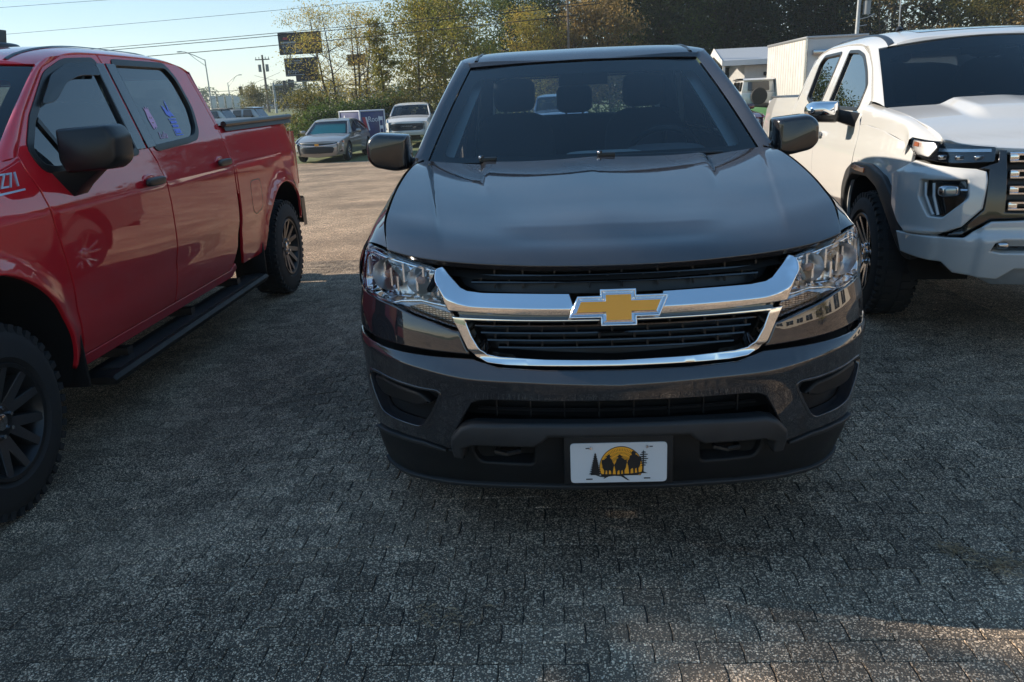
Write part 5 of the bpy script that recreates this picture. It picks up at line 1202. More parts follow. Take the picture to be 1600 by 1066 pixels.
# ------------------------------------------------------------------ ground
def g(x, y):
    return -.07*sstep(-.95, -2.15, x)-.34*sstep(7, 28, y)
def aggregate(name, joints):
    m, nt, out = new_mat(name); L = nt.links.new
    b = N(nt, 'ShaderNodeBsdfPrincipled'); b.inputs['Specular IOR Level'].default_value = .3
    geo = N(nt, 'ShaderNodeNewGeometry'); P = geo.outputs['Position']
    # exposed pebbles in a dark matrix
    v = N(nt, 'ShaderNodeTexVoronoi', i_Scale=185., i_Randomness=1.); L(P, v.inputs['Vector'])
    v2 = N(nt, 'ShaderNodeTexVoronoi', i_Scale=98., i_Randomness=1.); L(P, v2.inputs['Vector'])
    def stones(vn, size):
        hs = N(nt, 'ShaderNodeSeparateColor'); L(vn.outputs['Color'], hs.inputs[0])
        rad = N(nt, 'ShaderNodeMapRange', i_1=0., i_2=1., i_3=size*.35, i_4=size); L(hs.outputs[1], rad.inputs[0])
        d = N(nt, 'ShaderNodeMath', operation='SUBTRACT'); L(rad.outputs[0], d.inputs[0]); L(vn.outputs['Distance'], d.inputs[1])
        k = N(nt, 'ShaderNodeMapRange', i_1=0., i_2=.18, i_3=0., i_4=1.); L(d.outputs[0], k.inputs[0])
        return hs, k, d
    h1, k1, d1 = stones(v, .74); h2, k2, d2 = stones(v2, .62)
    gate = N(nt, 'ShaderNodeMath', operation='GREATER_THAN'); gate.inputs[1].default_value = .52; L(h2.outputs[2], gate.inputs[0])
    k2g = N(nt, 'ShaderNodeMath', operation='MULTIPLY'); L(k2.outputs[0], k2g.inputs[0]); L(gate.outputs[0], k2g.inputs[1])
    c1 = ramp(nt, [(0, (.14, .12, .10)), (.35, (.34, .295, .245)), (.62, (.50, .43, .36)), (.85, (.63, .55, .455)), (1, (.80, .71, .60))]); L(h1.outputs[0], c1.inputs[0])
    c2 = ramp(nt, [(0, (.22, .19, .16)), (.5, (.40, .345, .285)), (1, (.62, .55, .47))]); L(h2.outputs[0], c2.inputs[0])
    wear = N(nt, 'ShaderNodeTexNoise', i_Scale=1.1, i_Detail=7., i_Roughness=.6); L(P, wear.inputs['Vector'])
    wr = ramp(nt, [(.28, (.045, .042, .038)), (.52, (.085, .078, .070)), (.75, (.15, .137, .12))]); L(wear.outputs[0], wr.inputs[0])
    m1 = N(nt, 'ShaderNodeMixRGB'); L(k1.outputs[0], m1.inputs[0]); L(wr.outputs[0], m1.inputs[1]); L(c1.outputs[0], m1.inputs[2])
    m2 = N(nt, 'ShaderNodeMixRGB'); L(k2g.outputs[0], m2.inputs[0]); L(m1.outputs[0], m2.inputs[1]); L(c2.outputs[0], m2.inputs[2])
    # tone of single pavers, big stains
    oi = N(nt, 'ShaderNodeObjectInfo'); ad = N(nt, 'ShaderNodeMath', operation='ADD'); L(oi.outputs['Random'], ad.inputs[0]); L(geo.outputs['Random Per Island'], ad.inputs[1])
    fr = N(nt, 'ShaderNodeMath', operation='FRACT'); L(ad.outputs[0], fr.inputs[0])
    tone = N(nt, 'ShaderNodeMapRange', i_1=0., i_2=1., i_3=.70, i_4=1.18); L(fr.outputs[0], tone.inputs[0])
    st = N(nt, 'ShaderNodeTexNoise', i_Scale=.75, i_Detail=6., i_Roughness=.6); L(P, st.inputs['Vector'])
    sr = N(nt, 'ShaderNodeMapRange', i_1=.32, i_2=.64, i_3=.58, i_4=1.18); L(st.outputs[0], sr.inputs[0])
    tt = N(nt, 'ShaderNodeMath', operation='MULTIPLY'); L(tone.outputs[0], tt.inputs[0]); L(sr.outputs[0], tt.inputs[1])
    wt = N(nt, 'ShaderNodeMixRGB', blend_type='MULTIPLY', i_Fac=1.); wt.inputs[2].default_value = (1.60, 1.37, 1.14, 1)
    col = N(nt, 'ShaderNodeMixRGB', blend_type='MULTIPLY', i_Fac=1.); L(m2.outputs[0], wt.inputs[1]); L(wt.outputs[0], col.inputs[1]); L(tt.outputs[0], col.inputs[2])
    hgt = N(nt, 'ShaderNodeMath', operation='MAXIMUM'); L(k1.outputs[0], hgt.inputs[0]); L(k2g.outputs[0], hgt.inputs[1])
    fin = col.outputs[0]; hf = hgt.outputs[0]
    if joints:
        bo = N(nt, 'ShaderNodeMixRGB', blend_type='MULTIPLY', i_Fac=1.); bo.inputs[2].default_value = (1.45, 1.36, 1.27, 1); L(fin, bo.inputs[1]); fin = bo.outputs[0]  # far copy brightened and warmed: sunlit stone sides put into the colour
        br = N(nt, 'ShaderNodeTexBrick', i_Scale=1.); br.offset = .5
        br.inputs['Color1'].default_value = (1, 1, 1, 1); br.inputs['Color2'].default_value = (.88, .86, .84, 1); br.inputs['Mortar'].default_value = (.45, .43, .40, 1)
        br.inputs['Mortar Size'].default_value = .004; br.inputs['Mortar Smooth'].default_value = .4; br.inputs['Brick Width'].default_value = .125; br.inputs['Row Height'].default_value = .0875
        nz = N(nt, 'ShaderNodeTexNoise', i_Scale=6.); L(P, nz.inputs['Vector'])
        wp = N(nt, 'ShaderNodeMixRGB', i_Fac=.012); L(P, wp.inputs[1]); L(nz.outputs[1], wp.inputs[2]); L(wp.outputs[0], br.inputs['Vector'])
        mu = N(nt, 'ShaderNodeMixRGB', blend_type='MULTIPLY', i_Fac=1.); L(fin, mu.inputs[1]); L(br.outputs[0], mu.inputs[2]); fin = mu.outputs[0]
    L(fin, b.inputs['Base Color'])
    b.inputs['Roughness'].default_value = .82
    bp = N(nt, 'ShaderNodeBump', i_Strength=1., i_Distance=.006); L(hf, bp.inputs['Height']); L(bp.outputs[0], b.inputs['Normal'])
    L(b.outputs[0], out.inputs[0]); M[name] = m
    return m
aggregate('paver', False); aggregate('lot', True)
M['sand'] = pbr('sand', (.040, .036, .032), rough=.95, var=.5, vscale=60, bump=.6, bscale=150)
M['grass'] = pbr('grass', (.085, .105, .030), rough=.95, var=.55, vscale=1.3, coord='Object')
M['turf'] = pbr('turf', (.05, .16, .045), rough=.9, var=.3, vscale=20)
M['asphalt'] = pbr('asphalt', (.085, .085, .085), rough=.9, var=.2, vscale=2)
RX0, RX1, RY0, RY1 = -3.25, 2.75, -1.05, 5.95
def build_ground():
    xs = [-40, -24, -14, -9, -6, -4.4, RX0, -2.9, -2.6, -2.3, -2.1, -1.9, -1.7, -1.5, -1.3, -1.1, -.95, -.8, 0, 1, 2, RX1, 5, 9, 16, 28, 60]
    ys = [-26, -14, -7, -3, RY0, 0, 1.5, 3, 4.5, RY1, 7, 8.5, 10, 12, 14, 16, 18, 20, 22, 24, 26, 28, 32, 38, 46]
    m = MB(); s = MB()
    for i in range(len(xs)-1):
        for j in range(len(ys)-1):
            a, b, c, d = xs[i], xs[i+1], ys[j], ys[j+1]
            if b > 16 and d > 40: pass
            q = [(a, c), (b, c), (b, d), (a, d)]
            ins = a >= RX0-1e-6 and b <= RX1+1e-6 and c >= RY0-1e-6 and d <= RY1+1e-6
            (s if ins else m).add([(x, y, g(x, y)-(.0045 if ins else 0)) for x, y in q], [(0, 1, 2, 3)])
    lot = m.build('paved_lot', 'lot', None, smooth=60); tag(lot, kind='structure')
    sb = s.build('joint_sand', 'sand', lot, smooth=60)
    # outer ground
    e = MB(); e.box((-40, 150, -.9), (800, 800, 1.0)); o = e.build('ground', 'grass', None, smooth=0); tag(o, kind='structure')
    # single pavers: stepped end joints, bevelled edges
    W, H, J = .125, .0875, .003
    def outline(k):
        w, h = W/2-J/2, H/2-J/2; z = .003
        return [(-w, -h), (0, -h), (w, -h), (w+z, 0), (w, h), (0, h), (-w, h), (-w+z, 0)]
    O = outline(0)
    def paver_verts():
        top = [(x*(1-.03), y*(1-.045), 0) for x, y in O]; mid = [(x, y, -.003) for x, y in O]; bot = [(x, y, -.02) for x, y in O]
        n = len(O); F = [tuple(range(n))]
        for r in range(2): F += [(r*n+i, (r+1)*n+i, (r+1)*n+(i+1) % n, r*n+(i+1) % n) for i in range(n)]
        return top+mid+bot, F
    PV, PF = paver_verts()
    me = bpy.data.meshes.new('paver'); me.from_pydata(PV, [], PF); me.update(); me.materials.append(M['paver'])
    rng = random.Random(3)
    cells = []
    for r in range(int(round((RY1-RY0)/H))):
        y = RY0+H*(r+.5); o = (W/2 if r % 2 else 0)
        x = RX0+W/2+o
        if r % 2:
            pass
        while x < RX1+.001:
            if x-W/2 >= RX0-1e-6 and x+W/2 <= RX1+.011: cells.append((x, y))
            x += W
    def seen(x, y):
        d = Vector((x, y, g(x, y)))-CAM_O; z = d.dot(CF); u = 800+CAM_P[0]*d.dot(CR)/z; v = 533-CAM_P[0]*d.dot(CU)/z
        under = -.85 < x < .85 and y > .12
        return z > 0 and -20 < u < 1620 and v < 1090 and not under
    vis = sorted([c for c in cells if seen(*c)], key=lambda c: (Vector((c[0], c[1], 0))-CAM_O).length)
    near = set(vis[:300]); rest = MB(); n = 0
    for c in cells:
        x, y = c; z = g(x, y)+rng.uniform(-.0016, .0016)
        rx, ry, rz = rng.gauss(0, .008), rng.gauss(0, .008), rng.gauss(0, .008)
        tx = (g(x+.05, y)-g(x-.05, y))/.1
        Mx = Matrix.Translation((x+rng.gauss(0, .0008), y+rng.gauss(0, .0008), z)) @ Matrix.Rotation(rz, 4, 'Z') @ Matrix.Rotation(rx, 4, 'X') @ Matrix.Rotation(ry-atan2(tx, 1), 4, 'Y')
        if c in near:
            o = bpy.data.objects.new('paver', me); COL.objects.link(o); o.parent = lot; o.matrix_local = Mx
        else: rest.add([Mx @ Vector(p) for p in PV], PF)
    rm = bpy.data.meshes.new('far_pavers'); rm.from_pydata(rest.v, [], rest.f); rm.update(); rm.materials.append(M['paver'])
    tag(link('far_pavers', rm, lot), kind='stuff')
    # half-paver strip closing the row ends
    h = MB()
    for r in range(int(round((RY1-RY0)/H))):
        if r % 2 == 0: continue
        y = RY0+H*(r+.5)
        for x in (RX0+W/4, RX1-W/4): h.add([(x+a*.48, y+b, g(x, y)+c) for a, b, c in PV], PF)
    tag(h.build('half_pavers', 'paver', lot, smooth=0), kind='stuff')
    # loose pebbles
    pb = MB(); ico = [(0, 0, 1), (.9, 0, .1), (0, .9, .1), (-.9, 0, .1), (0, -.9, .1)]; fi = [(0, 1, 2), (0, 2, 3), (0, 3, 4), (0, 4, 1)]
    for i in range(2600):
        while True:
            x, y = rng.uniform(-2.2, 2.4), rng.uniform(-.9, 2.4)
            if not (-.8 < x < .8 and y > .2): break
        s = rng.uniform(.0016, .0042); a = rng.uniform(0, 6.28)
        pb.add([(x+s*(p[0]*cos(a)-p[1]*sin(a)*.8), y+s*(p[0]*sin(a)+p[1]*cos(a)*.8), g(x, y)+.0005+s*.7*p[2]) for p in ico], fi)
    pm = bpy.data.meshes.new('loose_pebbles'); pm.from_pydata(pb.v, [], pb.f); pm.update(); pm.materials.append(M['pebble'])
    tag(link('loose_pebbles', pm), kind='stuff')
    # dry pine straw tufts
    for (u, v, n, sp, lab) in ((1566, 885, 110, .055, 'largest tan tuft of dry pine straw near the right edge of the paving'), (1488, 860, 60, .032, 'small tan tuft of dry straw left of the largest tuft'), (690, 968, 36, .05, 'thin wisp of dry straw on pavers left of centre')):
        d = CF+CR*((u-800)/CAM_P[0])-CU*((v-533)/CAM_P[0]); P = CAM_O+d*(-CAM_O.z/d.z); t = MB()
        for i in range(n):
            x, y = P.x+rng.gauss(0, sp), P.y+rng.gauss(0, sp*.6); a = rng.uniform(0, 6.28); l = rng.uniform(.02, .06); z = g(x, y)+.003+rng.random()*.012
            dx, dy = cos(a)*l/2, sin(a)*l/2; w = .0016
            t.add([(x-dx-dy*w/l, y-dy+dx*w/l, z), (x-dx+dy*w/l, y-dy-dx*w/l, z), (x+dx, y+dy, z+rng.uniform(-.003, .012))], [(0, 1, 2)])
            t.add([(x-dx*.8, y-dy*.8, z+.002), (x+dx*.3-dy*.15, y+dy*.3+dx*.15, z+.004), (x+dx*.8, y+dy*.8, z)], [(0, 1, 2)])
        tag(t.build('pine_straw', 'straw', None, smooth=0, recalc=False), lab, 'dry straw', kind='stuff')
M['pebble'] = pbr('pebble', (.42, .39, .35), rough=.8, var=.5, vscale=40)
M['straw'] = pbr('straw', (.30, .21, .12), rough=.9, var=.3, vscale=40)

# ------------------------------------------------------------------ trees
def leaf_mat(name, stops, scale=.8):
    m, nt, out = new_mat(name); L = nt.links.new
    geo = N(nt, 'ShaderNodeNewGeometry'); tc = N(nt, 'ShaderNodeTexCoord')
    no = N(nt, 'ShaderNodeTexNoise', i_Scale=scale, i_Detail=3.); L(tc.outputs['Object'], no.inputs['Vector'])
    ri = N(nt, 'ShaderNodeMath', operation='MULTIPLY_ADD'); ri.inputs[1].default_value = .34; L(geo.outputs['Random Per Island'], ri.inputs[0]); L(no.outputs[0], ri.inputs[2])
    mr = N(nt, 'ShaderNodeMapRange', i_1=.34, i_2=1.0); L(ri.outputs[0], mr.inputs[0])
    r = ramp(nt, stops); L(mr.outputs[0], r.inputs[0])
    d = N(nt, 'ShaderNodeBsdfPrincipled'); d.inputs['Roughness'].default_value = .55; d.inputs['Specular IOR Level'].default_value = .3; L(r.outputs[0], d.inputs['Base Color'])
    t = N(nt, 'ShaderNodeBsdfTranslucent'); L(r.outputs[0], t.inputs[0])
    mx = N(nt, 'ShaderNodeMixShader', i_Fac=.5); L(d.outputs[0], mx.inputs[1]); L(t.outputs[0], mx.inputs[2]); L(mx.outputs[0], out.inputs[0])
    M[name] = m
leaf_mat('leaf_green', [(0, (0.026, 0.049, 0.012)), (.5, (0.058, 0.096, 0.020)), (1, (0.123, 0.152, 0.032))])
leaf_mat('leaf_mixed', [(0, (0.073, 0.098, 0.020)), (.4, (0.183, 0.195, 0.037)), (.75, (0.329, 0.281, 0.049)), (1, (0.390, 0.220, 0.049))])
leaf_mat('leaf_yellow', [(0, (0.159, 0.171, 0.037)), (.4, (0.317, 0.281, 0.061)), (.75, (0.488, 0.366, 0.073)), (1, (0.439, 0.232, 0.061))])
leaf_mat('leaf_olive', [(0, (0.065, 0.070, 0.020)), (.5, (0.138, 0.131, 0.035)), (1, (0.261, 0.203, 0.051))])
leaf_mat('leaf_rust', [(0, (.12, .095, .036)), (.5, (.25, .175, .06)), (1, (.36, .23, .08))])
leaf_mat('leaf_dark', [(0, (0.012, 0.023, 0.009)), (.5, (0.026, 0.043, 0.014)), (1, (0.058, 0.080, 0.023))])
M['bark'] = pbr('bark', (.055, .045, .036), rough=.95, var=.4, vscale=6, bump=.8, bscale=30)
M['bark_pale'] = pbr('bark_pale', (.12, .105, .09), rough=.95, var=.35, vscale=6, bump=.8, bscale=30)
def quads(name, C, size, mat, rs, flat=.3):
    """many small leaf quads at centres C"""
    n = len(C); a = rs.normal(size=(n, 3)); a /= np.linalg.norm(a, axis=1)[:, None]
    b = rs.normal(size=(n, 3)); b -= a*(a*b).sum(1)[:, None]; b /= np.linalg.norm(b, axis=1)[:, None]
    s = size*rs.uniform(.55, 1.35, (n, 1))
    V = np.stack([C-a*s, C-b*s*.45, C+a*s, C+b*s*.45], 1).reshape(-1, 3)
    me = bpy.data.meshes.new(name); me.vertices.add(4*n); me.vertices.foreach_set('co', V.ravel())
    me.loops.add(4*n); me.loops.foreach_set('vertex_index', np.arange(4*n)); me.polygons.add(n)
    me.polygons.foreach_set('loop_start', np.arange(0, 4*n, 4)); me.update(calc_edges=True)
    me.materials.append(M[mat]); return me
TREES = {}
def tree_meshes(key, seed, H, R, base, nclump, nleaf, lsize, mat, bark='bark', lean=0., sparse=False, trunks=1, shape=1.):
    rs = np.random.RandomState(seed); rng = random.Random(seed); T = MB(); Cs = []
    for k in range(trunks):
        a = rng.uniform(0, 6.28); off_ = (0 if trunks == 1 else .35*R*.5)
        pts = []; p = Vector((cos(a)*off_*.5, sin(a)*off_*.5, -.3)); n = 9
        dx, dy = cos(a)*(.04+.10*(trunks > 1))+lean, sin(a)*(.04+.10*(trunks > 1))
        for i in range(n):
            pts.append(p.copy()); p = p+Vector((dx*H/n+rng.gauss(0, .014)*H/n*3, dy*H/n+rng.gauss(0, .014)*H/n*3, H*.93/n))
        r0 = H*.0155*(1. if trunks == 1 else .7)
        T.tube(pts, [r0*(1-.86*i/(n-1)) for i in range(n)], 7)
        nb = nclump//trunks
        for j in range(nb):
            t = base+(1-base)*((j+rng.random())/nb)**.9; q = t*(n-1); i0 = min(n-2, int(q)); s = pts[i0].lerp(pts[i0+1], q-i0)
            env = sqrt(max(.04, 1-((t-base)/(1-base)*1.0-.42*shape)**2/ (.62**2) )) if (abs((t-base)/(1-base)-.42*shape) < .61) else .2
            ang = j*2.4+rng.uniform(-.5, .5); L_ = R*env*rng.uniform(.35, 1.05)
            e = s+Vector((cos(ang)*L_, sin(ang)*L_, L_*rng.uniform(.15, .75)))
            mid = s.lerp(e, .5)+Vector((0, 0, -.06*L_))
            rr = r0*(1-.8*t)*.55
            T.tube([s, mid, e], [rr, rr*.6, rr*.2], 5, caps=False)
            for f in range(3 if not sparse else 5):
                w = s.lerp(e, rng.uniform(.35, .95)); u = w+Vector((rng.gauss(0, .5), rng.gauss(0, .5), rng.uniform(0, .8)))*R*.28
                T.tube([w, w.lerp(u, .5)+Vector((0, 0, .03*R)), u], [rr*.4, rr*.25, rr*.1], 4, caps=False); Cs.append((u, .115*R))
            Cs.append((e, .16*R))
    Cn = np.array([c[0][:] for c in Cs]); Rn = np.array([c[1] for c in Cs])
    idx = rs.randint(0, len(Cs), nleaf); wgt = rs.uniform(.3, 1, len(Cs))
    idx = rs.choice(len(Cs), nleaf, p=wgt/wgt.sum())
    C = Cn[idx]+rs.normal(size=(nleaf, 3))*Rn[idx][:, None]*np.array([1, 1, .75])
    C = C[C[:, 2] > H*base*.35]
    TREES[key] = (T.mesh('trunk', bark, smooth=60, recalc=False), quads('crown', C, lsize, mat, rs))
def put_tree(key, x, y, label, sc=1., rot=0., name='tree', group=None, z=None, cat='tree', wide=1.):
    t = thing(name, label, cat, (x, y, g(x, y)-.05 if z is None else z), rot, group); t.scale = (sc*wide, sc*wide, sc)
    link('trunk', TREES[key][0], t); link('crown', TREES[key][1], t); return t
def build_trees():
    tree_meshes('thin_yellow', 11, 11, 3.0, .22, 42, 6500, .066, 'leaf_yellow', lean=0., sparse=True, trunks=3)
    tree_meshes('slim_dark', 12, 9.5, 1.2, .25, 34, 3800, .10, 'leaf_mixed', 'bark')
    tree_meshes('mixed', 13, 14, 3.8, .10, 64, 14000, .11, 'leaf_mixed', 'bark_pale', trunks=2)
    tree_meshes('yellow', 14, 12, 3.4, .08, 54, 10500, .105, 'leaf_yellow')
    tree_meshes('green', 15, 16, 4.4, .10, 90, 17000, .13, 'leaf_green')
    tree_meshes('dark', 16, 16, 4.6, .05, 90, 19000, .14, 'leaf_dark')
    tree_meshes('bare', 17, 12, 3.0, .25, 48, 3200, .07, 'leaf_rust', lean=.03, sparse=True, trunks=2)
    tree_meshes('rust', 18, 10, 3.0, .10, 50, 8000, .11, 'leaf_rust', 'bark_pale')
    tree_meshes('olive', 19, 12, 3.8, .08, 70, 11000, .12, 'leaf_olive')
    tree_meshes('bush', 20, 2.6, 1.9, .02, 40, 6000, .085, 'leaf_green')
    tree_meshes('bush_yellow', 21, 3.4, 2.0, .02, 40, 6000, .085, 'leaf_olive')
    tree_meshes('round', 22, 6.5, 3.2, .06, 60, 7000, .13, 'leaf_dark')
    def P(u, Y): q = at(u, 160, Y); return q.x, q.y
    G = 'trees behind the lot'
    rows = [
        ('thin_yellow', 532, 44, .76, 0., 'thin half-bare yellow tree in front of the dark billboard'),
        ('thin_yellow', 556, 47, .78, 2.1, 'thin sparse tree with forked dark stems above the blue box'),
        ('slim_dark', 606, 45, .82, .3, 'slim dark upright tree standing alone against the sky'),
        ('bare', 578, 50, .62, 1.3, 'small bare tree between the sparse yellow tree and the slim dark tree'),
        ('mixed', 655, 46, .66, .0, 'yellow-green tree behind the white pickup with dark grille'),
        ('yellow', 697, 50, .85, 1.0, 'tall yellow tree at the left edge of the dark pickup roof'),
        ('mixed', 742, 46, .72, 2.2, 'mixed green and orange tree behind the left end of the dark pickup roof'),
        ('green', 792, 55, .68, .6, 'tall green tree rising behind the left third of the dark pickup roof'),
        ('yellow', 838, 52, .70, 2.9, 'short bright yellow-green tree just left of the thin pole'),
        ('dark', 866, 60, .72, .2, 'tall dark tree behind the thin pole over the dark pickup roof'),
        ('rust', 905, 53, .86, .8, 'low orange-brown tree just right of the thin pole'),
        ('rust', 955, 54, .95, 2.5, 'brown-leaved tree behind the middle of the dark pickup roof'),
        ('green', 985, 57, .72, 1.9, 'green tree between the brown tree and the dark wood'),
        ('dark', 1040, 57, .74, 1.2, 'dark evergreen behind the right end of the dark pickup roof'),
        ('green', 1085, 58, .74, 3.0, 'green tree with sunlit leaves above the white building'),
        ('dark', 1130, 59, .74, 2.4, 'dark evergreen directly behind the white building'),
        ('dark', 1190, 59, .74, .9, 'dark evergreen behind the left end of the box truck'),
        ('dark', 1255, 58, .74, 4.0, 'dark evergreen behind the near corner of the box truck'),
        ('dark', 1310, 58, .68, 5.2, 'dark evergreen just left of the grey utility pole on the right'),
        ('bare', 1375, 56, .95, .5, 'nearly bare tree just right of the grey utility pole'),
        ('bare', 1428, 58, 1.0, 2.6, 'nearly bare rusty tree beside the whip antenna of the white pickup'),
        ('olive', 1505, 56, .80, 1.1, 'olive yellow tree behind the white pickup roof, right of the bare trees'),
        ('olive', 1560, 58, .85, 2.7, 'olive tree next to the right edge of the photo'),
        ('rust', 1600, 54, 1.0, 3.3, 'rusty brown tree at the right edge of the photo'),
        ('rust', 1465, 52, .55, 4.1, 'short rusty tree low behind the roof of the white pickup'),
    ]
    for k, u, Y, sc, r, lab in rows:
        x, y = P(u, Y); put_tree(k, x, y, lab, sc, r, group=G)
    for k, u, Y, sc, r, lab in (('bush', 500, 38, .8, 0., 'green bush behind the grey sedan'), ('bush_yellow', 485, 42, .9, 1., 'yellowish bush at the foot of the billboard pole'), ('bush', 545, 40, .85, 2., 'dark bush behind the blue box'), ('bush', 583, 41, .9, 4., 'bush between the blue box and the white pickup with dark grille'), ('bush_yellow', 622, 42, .8, 3., 'pale bush behind the white pickup with dark grille'), ('bush', 468, 46, .6, 5., 'small bush left of the billboard pole')):
        x, y = P(u, Y); put_tree(k, x, y, lab, sc, r, name='shrub', cat='shrub', group='shrubs along the lot edge')
    put_tree('slim_dark', -13.7, 4.4, 'added unseen slim tree left of the red pickup, shading the pavers', 1.08, .4, wide=1.8)  # added out of view to cast soft shade in front of the bumper
    put_tree('thin_yellow', -14.6, 3.1, 'added unseen sparse tree left of the red pickup, dappling the pavers with shade', .92, 1.4)  # second unseen tree, added to break up the sunlit patch
    # far trees across the road
    x, y = at(440, 150, 118).x, 118; put_tree('round', x, y, 'round dark tree across the road beside the signal mast', .72, 0, z=.9, wide=1.15)
    x, y = at(397, 158, 86).x, 86; put_tree('bush_yellow', x, y, 'small green and yellow tree above the roof of the white hardtop off-roader', 1.05, 1., z=.6, wide=.8)
    # far wood, one mass
    rs = np.random.RandomState(5); C = []
    for i in range(46):
        cx = -190+i*4.2+rs.uniform(-1, 1); hh = rs.uniform(6, 10.5); cy = 300+rs.uniform(-12, 12)
        n = 420; p = rs.normal(size=(n, 3)); p /= np.linalg.norm(p, axis=1)[:, None]; p *= rs.uniform(.4, 1, (n, 1))**.5
        C.append(np.stack([cx+p[:, 0]*4.2, cy+p[:, 1]*4, .5+hh*.52+p[:, 2]*hh*.5], 1))
    o = link('far_wood', quads('far_wood', np.concatenate(C), .6, 'leaf_green', rs)); tag(o, kind='stuff')
    # wood behind the lot trees, one mass
    C = []
    for i in range(46):
        cx = -6+i*1.35+rs.uniform(-.5, .5); hh = rs.uniform(9, 12) if cx > 2 else rs.uniform(5, 8); cy = 66+rs.uniform(-3, 3)
        n = 1000; p = rs.normal(size=(n, 3)); p /= np.linalg.norm(p, axis=1)[:, None]; p *= rs.uniform(.3, 1, (n, 1))**.5
        C.append(np.stack([cx+p[:, 0]*2.3, cy+p[:, 1]*2, hh*.5+p[:, 2]*hh*.52], 1))
    C = np.concatenate(C); C = C[(C[:, 0] < 31) | (rs.uniform(size=len(C)) < .35)]
    o = link('wood_behind', quads('wood_behind', C, .26, 'leaf_dark', rs)); tag(o, kind='stuff')
    C = []
    for i in range(60):
        cx = -15+i*.62+rs.uniform(-.3, .3); hh = rs.uniform(.4, 1.3); cy = 47+rs.uniform(-2, 2)
        n = 260; p = rs.normal(size=(n, 3)); C.append(np.stack([cx+p[:, 0]*.5, cy+p[:, 1]*.7, -.2+np.abs(p[:, 2])*hh*.5], 1))
    o = link('undergrowth', quads('undergrowth', np.concatenate(C), .11, 'leaf_green', rs)); tag(o, kind='stuff')

def build_haze():
    m, nt, out = new_mat('haze'); v = N(nt, 'ShaderNodeVolumePrincipled'); v.inputs['Color'].default_value = (.80, .90, 1.0, 1); v.inputs['Density'].default_value = .0005; v.inputs['Anisotropy'].default_value = .2
    nt.links.new(v.outputs[0], out.inputs['Volume']); M['haze'] = m
    b = MB(); b.box((-40, 150, 8.8), (810, 810, 22.4)); o = b.build('haze', 'haze', None, smooth=0); tag(o, kind='stuff')
